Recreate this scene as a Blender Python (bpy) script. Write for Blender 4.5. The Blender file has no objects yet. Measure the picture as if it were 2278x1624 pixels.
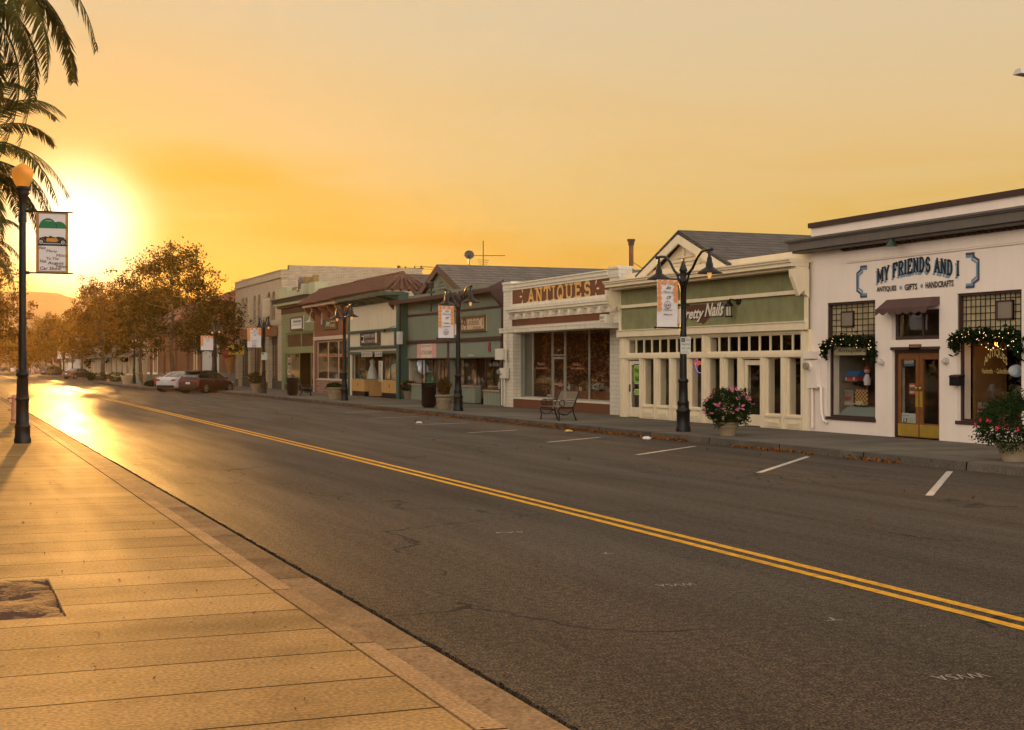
import bpy, math, random
import numpy as np
from mathutils import Vector, Matrix
R = math.radians
SC = bpy.context.scene
COL = SC.collection

# ---------------------------------------------------------------- camera, sky, sun, exposure
H = 1.9                                    # eye height above the road
F = 3164.0                                 # focal length in photo units (2278 wide)
PSI = math.atan(1259 / F)                  # the camera is turned this far right of the street axis (+Y)
CS, SN = math.cos(PSI), math.sin(PSI)
cam_d = bpy.data.cameras.new('camera')
cam_d.lens = 50.0; cam_d.sensor_width = 36.0; cam_d.clip_start = 0.1; cam_d.clip_end = 9000
cam = bpy.data.objects.new('camera', cam_d); COL.objects.link(cam)
cam.location = (0, 0, H); cam.rotation_euler = (R(90), 0, -PSI)
SC.camera = cam
SC.view_settings.view_transform = 'Standard'; SC.view_settings.look = 'None'
SC.view_settings.exposure = 0.75; SC.view_settings.gamma = 1.0
SUN_AZ, SUN_EL = R(4.6), R(5.2)            # azimuth right of +Y
SUN = Vector((math.sin(SUN_AZ) * math.cos(SUN_EL), math.cos(SUN_AZ) * math.cos(SUN_EL), math.sin(SUN_EL)))
sl = bpy.data.lights.new('sun', 'SUN'); sl.energy = 5.0; sl.angle = R(0.6); sl.color = (1.0, 0.47, 0.10)
so = bpy.data.objects.new('sun', sl); COL.objects.link(so)
so.rotation_euler = SUN.to_track_quat('Z', 'Y').to_euler(); so.location = (40, 200, 60)
SC.cycles.volume_bounces = 0
SC.cycles.max_bounces = 6; SC.cycles.transparent_max_bounces = 24
SC.cycles.sample_clamp_indirect = 4.0
SC.cycles.volume_step_rate = 5.0

def sky():
    w = bpy.data.worlds.new('World'); SC.world = w; w.use_nodes = True
    nt = w.node_tree; N = nt.nodes; L = nt.links; N.clear()
    def nd(t, **k):
        n = N.new(t)
        for a, b in k.items(): setattr(n, a, b)
        return n
    def mt(op, a, b=None, c=None, clamp=False):
        n = nd('ShaderNodeMath', operation=op, use_clamp=clamp)
        for i, v in enumerate((a, b, c)):
            if v is None: continue
            if isinstance(v, (int, float)): n.inputs[i].default_value = v
            else: L.new(v, n.inputs[i])
        return n.outputs[0]
    def ramp(fac, stops):
        n = nd('ShaderNodeValToRGB'); e = n.color_ramp.elements
        while len(e) < len(stops): e.new(0.5)
        for k, (p, c) in zip(e, stops): k.position = p; k.color = (*c, 1)
        L.new(fac, n.inputs[0]); return n.outputs[0]
    def mix(f, a, b, mode='MIX'):
        n = nd('ShaderNodeMix', data_type='RGBA', blend_type=mode)
        if isinstance(f, (int, float)): n.inputs[0].default_value = f
        else: L.new(f, n.inputs[0])
        for s, v in ((6, a), (7, b)):
            if isinstance(v, tuple): n.inputs[s].default_value = (*v, 1)
            else: L.new(v, n.inputs[s])
        return n.outputs[2]
    tc = nd('ShaderNodeTexCoord')
    sep = nd('ShaderNodeSeparateXYZ'); L.new(tc.outputs['Generated'], sep.inputs[0])
    el = mt('MULTIPLY', mt('ARCSINE', sep.outputs[2]), 180 / math.pi)      # degrees of elevation
    dp = nd('ShaderNodeVectorMath', operation='DOT_PRODUCT'); L.new(tc.outputs['Generated'], dp.inputs[0])
    dp.inputs[1].default_value = SUN
    ang = mt('MULTIPLY', mt('ARCCOSINE', mt('MINIMUM', dp.outputs['Value'], 0.999999)), 180 / math.pi)
    # smoky gradient by elevation (0..45 degrees)
    e01 = mt('DIVIDE', el, 45.0, clamp=True)
    near = ramp(e01, [(0.0, (0.60, 0.30, 0.045)), (0.07, (0.62, 0.37, 0.07)), (0.13, (0.68, 0.455, 0.15)),
                      (0.2, (0.71, 0.50, 0.24)), (0.30, (0.67, 0.52, 0.32)), (0.5, (0.74, 0.56, 0.39)), (1.0, (0.80, 0.66, 0.54))])
    far = ramp(e01, [(0.0, (2.9, 2.45, 2.0)), (0.25, (3.1, 2.7, 2.3)), (1.0, (0.80, 0.70, 0.58))])
    a1 = mt('DIVIDE', mt('SUBTRACT', ang, 52.0), 55.0, clamp=True)
    col = mix(a1, near, far)
    # thin smoke streaks lying flat above the horizon
    mp = nd('ShaderNodeMapping'); L.new(tc.outputs['Generated'], mp.inputs[0]); mp.inputs['Scale'].default_value = (3.0, 3.0, 20.0)
    mp.inputs['Rotation'].default_value = (R(3), R(-6), 0)
    nz = nd('ShaderNodeTexNoise'); L.new(mp.outputs[0], nz.inputs[0]); nz.inputs['Scale'].default_value = 1.7; nz.inputs['Detail'].default_value = 3; nz.inputs['Distortion'].default_value = 0.5
    st = mt('MULTIPLY', mt('SUBTRACT', nz.outputs[0], 0.5), 2.6, clamp=True)
    band = mt('MULTIPLY', st, mt('SUBTRACT', 1.0, mt('ABSOLUTE', mt('DIVIDE', mt('SUBTRACT', el, 6.0), 5.0)), clamp=True))
    col = mix(band, col, mix(1.0, col, (0.97, 0.86, 0.42), 'MULTIPLY'))
    az = mt('MULTIPLY', mt('ARCTAN2', sep.outputs[0], sep.outputs[1]), 180 / math.pi)
    n4 = nd('ShaderNodeTexNoise'); mp4 = nd('ShaderNodeMapping'); L.new(tc.outputs['Generated'], mp4.inputs[0]); mp4.inputs['Scale'].default_value = (6, 6, 26); L.new(mp4.outputs[0], n4.inputs[0]); n4.inputs['Scale'].default_value = 1.6; n4.inputs['Detail'].default_value = 5
    wob = mt('MULTIPLY', mt('SUBTRACT', n4.outputs[0], .5), 3.2)
    for az0, aw, e0, ew, k_, tint in ((9.5, 8.5, 7.0, 1.15, .75, (.98, .80, .32)), (19, 9, 4.9, .5, .5, (.97, .84, .5)), (30, 14, 9.3, .9, .22, (1.0, .9, .72)), (16, 16, 11.2, 1.0, .25, (1.0, .93, .8))):
        q1 = mt('DIVIDE', mt('SUBTRACT', az, az0), aw); q2 = mt('DIVIDE', mt('ADD', mt('SUBTRACT', mt('ADD', el, mt('MULTIPLY', mt('SUBTRACT', az, az0), .10)), e0), wob), ew)
        f_ = mt('MULTIPLY', mt('EXPONENT', mt('MULTIPLY', mt('ADD', mt('MULTIPLY', q1, q1), mt('MULTIPLY', q2, q2)), -1.0)), k_)
        col = mix(f_, col, mix(1.0, col, tint, 'MULTIPLY'))
    # glow round the veiled sun
    def gauss(wd, amp, pw=2.0):
        q = mt('DIVIDE', ang, wd); return mt('MULTIPLY', mt('EXPONENT', mt('MULTIPLY', mt('POWER', q, pw), -1.0)), amp)
    def addc(base, f, c):
        n = nd('ShaderNodeVectorMath', operation='SCALE'); n.inputs[0].default_value = c; L.new(f, n.inputs[3])
        m = nd('ShaderNodeVectorMath', operation='ADD'); L.new(base, m.inputs[0]); L.new(n.outputs[0], m.inputs[1]); return m.outputs[0]
    col = mix(gauss(20.0, 0.8), col, mix(1.0, col, (0.80, 0.95, 1.0), 'MULTIPLY'))
    col = mix(gauss(8.5, 0.8), col, mix(1.0, col, (0.96, 0.80, 0.55), 'MULTIPLY'))
    col = addc(col, gauss(2.35, 1.6, 3.0), (1.0, 0.84, 0.60))
    col = addc(col, gauss(4.2, 0.16), (1.0, 0.62, 0.25))
    bg = nd('ShaderNodeBackground'); L.new(col, bg.inputs[0]); bg.inputs[1].default_value = SKY_GAIN
    ns = nd('ShaderNodeTexSky', sky_type='NISHITA'); ns.sun_disc = False; ns.sun_elevation = SUN_EL; ns.sun_rotation = SUN_AZ
    ns.dust_density = 6.0; ns.air_density = 2.0
    bg2 = nd('ShaderNodeBackground'); L.new(ns.outputs[0], bg2.inputs[0]); bg2.inputs[1].default_value = 0.0015
    ad = nd('ShaderNodeAddShader'); L.new(bg.outputs[0], ad.inputs[0]); L.new(bg2.outputs[0], ad.inputs[1])
    out = nd('ShaderNodeOutputWorld'); L.new(ad.outputs[0], out.inputs[0])
SKY_GAIN = 0.63
sky()

# ---------------------------------------------------------------- surveying helpers: photo point -> place in the street
def ddir(px): a = (px - 1139) / F; return a * CS + SN, CS - a * SN
def ground(px, py, z=0.15):
    d = F * (H - z) / (py - 812); l = (px - 1139) / F * d
    return (l * CS + d * SN, d * CS - l * SN)
def ratio(px, Y):                       # X on the plane Y
    a, b = ddir(px); return Y * a / b
class PL:                               # a vertical plane X = const (a shop front)
    def __init__(s, X): s.X = X
    def y(s, px): a, b = ddir(px); return s.X * b / a
    def z(s, px, py): return H + (812 - py) * (s.X * SN + s.y(px) * CS) / F
def zat(X, Y, py): return H + (812 - py) * (X * SN + Y * CS) / F
def crop(ox, oy, k): return (lambda x: ox + k * x), (lambda y: oy + k * y)
cA = crop(1737.9, 370.4, .4210); cB = crop(1339, 484.3, .3158); cC = crop(1054.1, 541.3, .2456)
cD = crop(826.2, 558.4, .2246); cE = crop(501.4, 558.4, .2175); cF = crop(0, 512.8, .2456)
cW = crop(1794.9, 655.3, .2280); c1 = crop(501.4, 615.4, .1684); c2 = crop(672.4, 598.3, .1930)
c3 = crop(877.5, 740.7, .11506); c4 = crop(319.1, 763.5, .10005); c5 = crop(0, 712.3, .14007)
c6 = crop(626.8, 598.3, .05503)
def rc(P, c, xl, xr, yt, yb, at='l'):   # -> y0, y1, z0, z1 on the plane
    col = c[0](xl if at == 'l' else xr)
    return P.y(c[0](xr)), P.y(c[0](xl)), P.z(col, c[1](yb)), P.z(col, c[1](yt))

# ---------------------------------------------------------------- meshes
class MB:
    def __init__(s): s.v = []; s.f = []; s.m = []; s.sm = []
    def face(s, pts, mi=0, sm=False):
        n = len(s.v); s.v += [tuple(p) for p in pts]; s.f.append(tuple(range(n, n + len(pts)))); s.m.append(mi); s.sm.append(sm)
    def add(s, vs, fs, mi=0, sm=False):
        n = len(s.v); s.v += [tuple(p) for p in vs]
        for f in fs: s.f.append(tuple(i + n for i in f)); s.m.append(mi); s.sm.append(sm)
        return s
    def box(s, x0, x1, y0, y1, z0, z1, mi=0):
        if x0 > x1: x0, x1 = x1, x0
        if y0 > y1: y0, y1 = y1, y0
        if z0 > z1: z0, z1 = z1, z0
        return s.add([(x0,y0,z0),(x1,y0,z0),(x1,y1,z0),(x0,y1,z0),(x0,y0,z1),(x1,y0,z1),(x1,y1,z1),(x0,y1,z1)],
              [(0,3,2,1),(4,5,6,7),(0,1,5,4),(1,2,6,5),(2,3,7,6),(3,0,4,7)], mi)
    def hex(s, b, t, mi=0):             # bottom and top rings of n points
        n = len(b); s.add(list(b) + list(t), [tuple(reversed(range(n))), tuple(range(n, 2*n))] + [(i, (i+1) % n, n + (i+1) % n, n + i) for i in range(n)], mi); return s
    def prism(s, pts, vec, mi=0):
        v = Vector(vec); return s.hex(pts, [tuple(Vector(p) + v) for p in pts], mi)
    def obox(s, c, ax, ay, az, hx, hy, hz, mi=0):
        c = Vector(c); ax = Vector(ax).normalized() * hx; ay = Vector(ay).normalized() * hy; az = Vector(az).normalized() * hz
        return s.hex([c-ax-ay-az, c+ax-ay-az, c+ax+ay-az, c-ax+ay-az], [c-ax-ay+az, c+ax-ay+az, c+ax+ay+az, c-ax+ay+az], mi)
    def bar(s, p, q, w, h=None, mi=0):
        h = h or w; p = Vector(p); q = Vector(q); d = (q - p); L = d.length
        if L < 1e-6: return s
        d /= L; u = Vector((0, 0, 1)) if abs(d.z) < .9 else Vector((0, 1, 0))
        sd = d.cross(u).normalized(); up = sd.cross(d)
        return s.obox((p + q) / 2, d, sd, up, L / 2, w / 2, h / 2, mi)
    def tube(s, pts, r, n=8, mi=0, caps=True):
        pts = [Vector(p) for p in pts]; rs = r if isinstance(r, (list, tuple)) else [r] * len(pts)
        rings = []; pr = None
        for i, p in enumerate(pts):
            d = (pts[min(i+1, len(pts)-1)] - pts[max(i-1, 0)]).normalized()
            if pr is None: u = Vector((0, 0, 1)) if abs(d.z) < .9 else Vector((1, 0, 0)); a = d.cross(u).normalized()
            else: a = (pr - d * pr.dot(d)).normalized()
            pr = a; b = d.cross(a)
            rings.append([p + (a * math.cos(t) + b * math.sin(t)) * rs[i] for t in [2*math.pi*k/n for k in range(n)]])
        vs = [v for g in rings for v in g]
        fs = [(i*n+k, i*n+(k+1) % n, (i+1)*n+(k+1) % n, (i+1)*n+k) for i in range(len(pts)-1) for k in range(n)]
        s.add(vs, fs, mi, True)
        if caps: s.face(list(reversed(rings[0])), mi); s.face(rings[-1], mi)
        return s
    def lathe(s, prof, c=(0, 0, 0), n=16, mi=0, sm=True, caps=True):
        vs = [(c[0] + r*math.cos(2*math.pi*k/n), c[1] + r*math.sin(2*math.pi*k/n), c[2] + z) for r, z in prof for k in range(n)]
        fs = [(i*n+k, i*n+(k+1) % n, (i+1)*n+(k+1) % n, (i+1)*n+k) for i in range(len(prof)-1) for k in range(n)]
        s.add(vs, fs, mi, sm)
        if caps:
            if prof[0][0] > 1e-4: s.face([vs[k] for k in range(n-1, -1, -1)], mi)
            if prof[-1][0] > 1e-4: s.face(vs[-n:], mi)
        return s
    def ball(s, c, r, n=12, mi=0, sz=1.0):
        return s.lathe([(r*math.sin(math.pi*i/8)+1e-5, -r*sz*math.cos(math.pi*i/8)) for i in range(9)], c, n, mi)
    def build(s, name, mats, parent=None, **tags):
        me = bpy.data.meshes.new(name); me.from_pydata([tuple(p) for p in s.v], [], s.f)
        for m in (mats if isinstance(mats, (list, tuple)) else [mats]): me.materials.append(m)
        me.polygons.foreach_set('material_index', s.m); me.polygons.foreach_set('use_smooth', s.sm); me.update()
        return link(name, me, parent, **tags)
def link(name, me, parent=None, **tags):
    o = bpy.data.objects.new(name, me); COL.objects.link(o)
    if parent is not None: o.parent = parent; o.matrix_parent_inverse = Matrix.Translation(-absloc(parent))
    for k, v in tags.items(): o[k] = v
    return o
def absloc(p):
    l = Vector(p.location)
    q = p.parent
    if q is not None: return Vector((0, 0, 0)) if p.type == 'MESH' and p.location.length < 1e-9 else l
    return l
def thing(name, label, cat, loc=(0, 0, 0), group=None):
    o = bpy.data.objects.new(name, None); COL.objects.link(o); o.location = loc; o.empty_display_size = .3
    o['label'] = label; o['category'] = cat
    if group: o['group'] = group
    return o
def tg(o, label, cat, group=None):
    o['label'] = label; o['category'] = cat
    if group: o['group'] = group
    return o
def kids(o): return [c for c in bpy.data.objects if c.parent == o]
def dup(root, loc, rz=0.0, label=None, group=None, tree=None):
    tree = tree or [(root, [(c, kids(c)) for c in kids(root)])][0][1]
    r = root.copy(); COL.objects.link(r); r.location = loc; r.rotation_euler = (0, 0, rz)
    if label: r['label'] = label
    if group: r['group'] = group
    for c, gs in tree:
        k = c.copy(); COL.objects.link(k); k.parent = r
        for g in gs: q = g.copy(); COL.objects.link(q); q.parent = k
    return r

# ---------------------------------------------------------------- materials
MATS = {}
def mat(name, col, rough=.8, var=.12, vs=3.0, bump=0.0, bs=40.0, metal=0.0, spec=.4, brick=None, emit=None, es=1.0, dirt=0.0, wave=None, bst=.9, trans=0.0, alpha=None):
    if name in MATS: return MATS[name]
    m = bpy.data.materials.new(name); m.use_nodes = True; nt = m.node_tree; N = nt.nodes; L = nt.links
    b = N['Principled BSDF']; b.inputs['Roughness'].default_value = rough; b.inputs['Metallic'].default_value = metal
    b.inputs['Specular IOR Level'].default_value = spec
    g = N.new('ShaderNodeNewGeometry'); 
    nz = N.new('ShaderNodeTexNoise'); nz.inputs['Scale'].default_value = vs; nz.inputs['Detail'].default_value = 5
    L.new(g.outputs['Position'], nz.inputs['Vector'])
    mx = N.new('ShaderNodeMix'); mx.data_type = 'RGBA'; L.new(nz.outputs[0], mx.inputs[0])
    mx.inputs[6].default_value = (*[c*(1-var*1.6) for c in col], 1); mx.inputs[7].default_value = (*[min(1, c*(1+var*1.6)) for c in col], 1)
    c = mx.outputs[2]; hgt = None
    if brick:
        c2_, mortar, bw, bh = brick
        sp = N.new('ShaderNodeSeparateXYZ'); L.new(g.outputs['Position'], sp.inputs[0])
        ad = N.new('ShaderNodeMath'); ad.operation = 'ADD'; L.new(sp.outputs[0], ad.inputs[0]); L.new(sp.outputs[1], ad.inputs[1])
        cb = N.new('ShaderNodeCombineXYZ'); L.new(ad.outputs[0], cb.inputs[0]); L.new(sp.outputs[2], cb.inputs[1])
        br = N.new('ShaderNodeTexBrick'); L.new(cb.outputs[0], br.inputs['Vector']); br.inputs['Scale'].default_value = 1
        br.inputs['Brick Width'].default_value = bw; br.inputs['Row Height'].default_value = bh; br.inputs['Mortar Size'].default_value = bh*.1
        br.inputs['Mortar Smooth'].default_value = .3
        L.new(c, br.inputs['Color1']); br.inputs['Color2'].default_value = (*c2_, 1); br.inputs['Mortar'].default_value = (*mortar, 1)
        c = br.outputs[0]; hgt = br.outputs[1]
    if wave:                              # vertical boards on a shop front
        sp = N.new('ShaderNodeSeparateXYZ'); L.new(g.outputs['Position'], sp.inputs[0])
        mm = N.new('ShaderNodeMath'); mm.operation = 'PINGPONG'; L.new(sp.outputs[wave[0]], mm.inputs[0]); mm.inputs[1].default_value = wave[1]/2
        gt = N.new('ShaderNodeMath'); gt.operation = 'LESS_THAN'; L.new(mm.outputs[0], gt.inputs[0]); gt.inputs[1].default_value = wave[2]
        m2 = N.new('ShaderNodeMix'); m2.data_type = 'RGBA'; L.new(gt.outputs[0], m2.inputs[0]); L.new(c, m2.inputs[6]); m2.inputs[7].default_value = (*[q*.35 for q in col], 1)
        c = m2.outputs[2]
    if dirt:
        n2 = N.new('ShaderNodeTexNoise'); n2.inputs['Scale'].default_value = 1.3; n2.inputs['Detail'].default_value = 8; n2.inputs['Roughness'].default_value = .7
        mp = N.new('ShaderNodeMapping'); mp.inputs['Scale'].default_value = (3.2, 3.2, .45); L.new(g.outputs['Position'], mp.inputs[0]); L.new(mp.outputs[0], n2.inputs['Vector'])
        r = N.new('ShaderNodeValToRGB'); r.color_ramp.elements[0].position = .45; r.color_ramp.elements[1].position = .72
        r.color_ramp.elements[0].color = (0, 0, 0, 1); r.color_ramp.elements[1].color = (dirt, dirt, dirt, 1); L.new(n2.outputs[0], r.inputs[0])
        m3 = N.new('ShaderNodeMix'); m3.data_type = 'RGBA'; L.new(r.outputs[0], m3.inputs[0]); L.new(c, m3.inputs[6]); m3.inputs[7].default_value = (*[q*.5 for q in col], 1)
        c = m3.outputs[2]
    L.new(c, b.inputs['Base Color'])
    if emit: b.inputs['Emission Color'].default_value = (*emit, 1); b.inputs['Emission Strength'].default_value = es
    if bump or hgt is not None:
        bp = N.new('ShaderNodeBump'); bp.inputs['Distance'].default_value = .01
        if hgt is not None:
            bp.invert = True; bp.inputs['Strength'].default_value = bst; bp.inputs['Distance'].default_value = .02; L.new(hgt, bp.inputs['Height'])
        else:
            n3 = N.new('ShaderNodeTexNoise'); n3.inputs['Scale'].default_value = bs; n3.inputs['Detail'].default_value = 4; L.new(g.outputs['Position'], n3.inputs['Vector'])
            bp.inputs['Strength'].default_value = bump; L.new(n3.outputs[0], bp.inputs['Height'])
        L.new(bp.outputs[0], b.inputs['Normal'])
    MATS[name] = m; return m
def glass_mat(name, tint=(.9, .9, .88), refl=.06):
    m = bpy.data.materials.new(name); m.use_nodes = True; nt = m.node_tree; N = nt.nodes; L = nt.links
    for n in list(N):
        if n.type != 'OUTPUT_MATERIAL': N.remove(n)
    t = N.new('ShaderNodeBsdfTransparent'); t.inputs[0].default_value = (*tint, 1)
    gl = N.new('ShaderNodeBsdfGlossy'); gl.inputs['Roughness'].default_value = .015; gl.inputs[0].default_value = (.9, .9, .9, 1)
    g = N.new('ShaderNodeNewGeometry'); nz = N.new('ShaderNodeTexNoise'); nz.inputs['Scale'].default_value = .7; L.new(g.outputs['Position'], nz.inputs['Vector'])
    bp = N.new('ShaderNodeBump'); bp.inputs['Strength'].default_value = .06; bp.inputs['Distance'].default_value = .05; L.new(nz.outputs[0], bp.inputs['Height']); L.new(bp.outputs[0], gl.inputs['Normal'])
    lw = N.new('ShaderNodeLayerWeight'); lw.inputs[0].default_value = .5; pw = N.new('ShaderNodeMath'); pw.operation = 'POWER'; pw.inputs[1].default_value = 4.5; L.new(lw.outputs['Facing'], pw.inputs[0])
    ad = N.new('ShaderNodeMath'); ad.operation = 'MULTIPLY_ADD'; ad.inputs[1].default_value = .9; ad.inputs[2].default_value = refl; L.new(pw.outputs[0], ad.inputs[0])
    mx = N.new('ShaderNodeMixShader'); L.new(ad.outputs[0], mx.inputs[0]); L.new(t.outputs[0], mx.inputs[1]); L.new(gl.outputs[0], mx.inputs[2])
    L.new(mx.outputs[0], N['Material Output'].inputs[0]); return m
def leaf_mat(name, c1, c2, tr=.45):
    m = bpy.data.materials.new(name); m.use_nodes = True; nt = m.node_tree; N = nt.nodes; L = nt.links
    for n in list(N):
        if n.type != 'OUTPUT_MATERIAL': N.remove(n)
    g = N.new('ShaderNodeNewGeometry'); nz = N.new('ShaderNodeTexNoise'); nz.inputs['Scale'].default_value = .6; L.new(g.outputs['Position'], nz.inputs['Vector'])
    ad = N.new('ShaderNodeMath'); ad.operation = 'ADD'; L.new(nz.outputs[0], ad.inputs[0])
    sb = N.new('ShaderNodeMath'); sb.operation = 'MULTIPLY_ADD'; L.new(g.outputs['Random Per Island'], sb.inputs[0]); sb.inputs[1].default_value = .7; sb.inputs[2].default_value = -.35
    L.new(sb.outputs[0], ad.inputs[1])
    mx = N.new('ShaderNodeMix'); mx.data_type = 'RGBA'; L.new(ad.outputs[0], mx.inputs[0]); mx.inputs[6].default_value = (*c1, 1); mx.inputs[7].default_value = (*c2, 1)
    d = N.new('ShaderNodeBsdfDiffuse'); t = N.new('ShaderNodeBsdfTranslucent'); L.new(mx.outputs[2], d.inputs[0]); L.new(mx.outputs[2], t.inputs[0])
    s = N.new('ShaderNodeMixShader'); s.inputs[0].default_value = tr; L.new(d.outputs[0], s.inputs[1]); L.new(t.outputs[0], s.inputs[2])
    L.new(s.outputs[0], N['Material Output'].inputs[0]); return m

def matte(m, f0, f1, rough):
    """dry stony surface: diffuse with a faint rough sheen at grazing angles"""
    nt = m.node_tree; N = nt.nodes; L = nt.links; b = N['Principled BSDF']
    d = N.new('ShaderNodeBsdfDiffuse'); gl = N.new('ShaderNodeBsdfGlossy'); gl.inputs['Roughness'].default_value = rough
    src = b.inputs['Base Color'].links[0].from_socket; L.new(src, d.inputs[0]); gl.inputs[0].default_value = (.8, .8, .8, 1)
    if b.inputs['Normal'].links: n_ = b.inputs['Normal'].links[0].from_socket; L.new(n_, d.inputs['Normal']); L.new(n_, gl.inputs['Normal'])
    lw = N.new('ShaderNodeLayerWeight'); lw.inputs[0].default_value = .5; pw = N.new('ShaderNodeMath'); pw.operation = 'POWER'; pw.inputs[1].default_value = 7.0; L.new(lw.outputs['Facing'], pw.inputs[0])
    ma = N.new('ShaderNodeMath'); ma.operation = 'MULTIPLY_ADD'; ma.inputs[1].default_value = f1; ma.inputs[2].default_value = f0; L.new(pw.outputs[0], ma.inputs[0])
    gg = N.new('ShaderNodeNewGeometry'); mp = N.new('ShaderNodeMapping'); mp.inputs['Scale'].default_value = (1.3, .10, 1); L.new(gg.outputs['Position'], mp.inputs[0]); nn = N.new('ShaderNodeTexNoise'); nn.inputs['Scale'].default_value = 1.2; nn.inputs['Detail'].default_value = 6; nn.inputs['Roughness'].default_value = .65; L.new(mp.outputs[0], nn.inputs['Vector'])
    mr = N.new('ShaderNodeMapRange'); mr.inputs[1].default_value = .36; mr.inputs[2].default_value = .64; mr.inputs[3].default_value = .62; mr.inputs[4].default_value = 1.12; L.new(nn.outputs[0], mr.inputs[0]); mm = N.new('ShaderNodeMath'); mm.operation = 'MULTIPLY'; L.new(ma.outputs[0], mm.inputs[0]); L.new(mr.outputs[0], mm.inputs[1]); ma = mm
    mx = N.new('ShaderNodeMixShader'); L.new(ma.outputs[0], mx.inputs[0]); L.new(d.outputs[0], mx.inputs[1]); L.new(gl.outputs[0], mx.inputs[2]); L.new(mx.outputs[0], N['Material Output'].inputs[0])
# ---------------------------------------------------------------- lettering
_tc = {}
def glyphs(s, bold=0.0, shear=0.0):
    if 'M' in s or 'W' in s: bold = 0.0
    k = (s, bold, shear)
    if k not in _tc:
        cu = bpy.data.curves.new('t', 'FONT'); cu.body = s; cu.offset = bold; cu.shear = shear; cu.resolution_u = 2
        o = bpy.data.objects.new('t', cu); COL.objects.link(o); bpy.context.view_layer.update()
        me = bpy.data.meshes.new_from_object(o.evaluated_get(bpy.context.evaluated_depsgraph_get()))
        vs = [(v.co.x, v.co.y) for v in me.vertices]; fs = [tuple(p.vertices) for p in me.polygons]
        bpy.data.objects.remove(o); bpy.data.curves.remove(cu); bpy.data.meshes.remove(me)
        _tc[k] = (vs, fs)
    return _tc[k]
def text(mb, s, o, ux, uz, w, h, mi=0, bold=0.0, shear=0.0, warp=None):
    """letters fitted to w x h, lower left corner at o"""
    if s in ('I', '1'): w0 = w; w = w*.28; o = Vector(o) + Vector(ux)*(w0-w)/2
    vs, fs = glyphs(s, bold, shear)
    if not vs: return
    xs = [v[0] for v in vs]; ys = [v[1] for v in vs]; x0, x1, y0, y1 = min(xs), max(xs), min(ys), max(ys)
    o = Vector(o); ux = Vector(ux); uz = Vector(uz); out = []
    for x, y in vs:
        a = (x - x0) / (x1 - x0); b = (y - y0) / (y1 - y0)
        if warp: a, b = warp(a, b)
        out.append(o + ux * (a * w) + uz * (b * h))
    mb.add(out, fs, mi)
FY, FZ = (0, -1, 0), (0, 0, 1)
def ftext(mb, s, P, c, xl, xr, yt, yb, out=.02, at='l', mi=0, **k):      # lettering on a shop front
    y0, y1, z0, z1 = rc(P, c, xl, xr, yt, yb, at)
    text(mb, s, (P.X - out, y1, z0), FY, FZ, y1 - y0, z1 - z0, mi, **k)
# slab-serif stroke letters: polylines in a unit box; each stroke (points, thick?)
def arc(cx, cy, rx, ry, a0, a1, n=8): return [(cx + rx*math.cos(R(a0+(a1-a0)*i/n)), cy + ry*math.sin(R(a0+(a1-a0)*i/n))) for i in range(n+1)]
SL = {'A': ([[(.12,0),(.5,1)],[(.5,1),(.88,0)],[(.25,.33),(.75,.33)]], [(.12,0),(.88,0)]),
 'N': ([[(.18,0),(.18,1)],[(.18,1),(.82,0)],[(.82,0),(.82,1)]], [(.18,0),(.15,1),(.82,1)]),
 'T': ([[(.5,0),(.5,1)],[(.1,1),(.9,1)],[(.1,1),(.06,.78)],[(.9,1),(.94,.78)]], [(.5,0)]),
 'I': ([[(.5,0),(.5,1)]], [(.5,0),(.5,1)]),
 'Q': ([arc(.5,.5,.38,.5,0,360,14),[(.5,.25),(.9,-.08)]], []),
 'U': ([[(.18,1),(.18,.35)]+arc(.5,.32,.32,.32,180,360)+[(.82,1)]], [(.18,1),(.82,1)]),
 'E': ([[(.22,0),(.22,1)],[(.22,0),(.86,0)],[(.22,1),(.84,1)],[(.22,.52),(.66,.52)],[(.86,0),(.88,.22)],[(.84,1),(.86,.8)]], [(.2,0),(.2,1)]),
 'S': ([arc(.5,.74,.32,.26,20,260)+arc(.5,.26,.34,.27,80,-160)], []),
 'M': ([[(.12,0),(.12,1)],[(.12,1),(.5,.2)],[(.5,.2),(.88,1)],[(.88,1),(.88,0)]], [(.12,0),(.88,0),(.1,1),(.9,1)]),
 'Y': ([[(.1,1),(.5,.45)],[(.9,1),(.5,.45)],[(.5,.45),(.5,0)]], [(.1,1),(.9,1),(.5,0)]),
 'F': ([[(.22,0),(.22,1)],[(.22,1),(.86,1)],[(.22,.52),(.68,.52)],[(.86,1),(.88,.78)]], [(.22,0),(.2,1)]),
 'R': ([[(.2,0),(.2,1)],[(.2,1),(.55,1)]+arc(.55,.75,.28,.25,90,-90)+[(.2,.5)],[(.5,.5),(.88,0)]], [(.2,0),(.18,1),(.86,0)]),
 'D': ([[(.2,0),(.2,1)],[(.2,1),(.45,1)]+arc(.45,.5,.4,.5,90,-90,10)+[(.2,0)]], [(.18,0),(.18,1)])}
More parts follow.
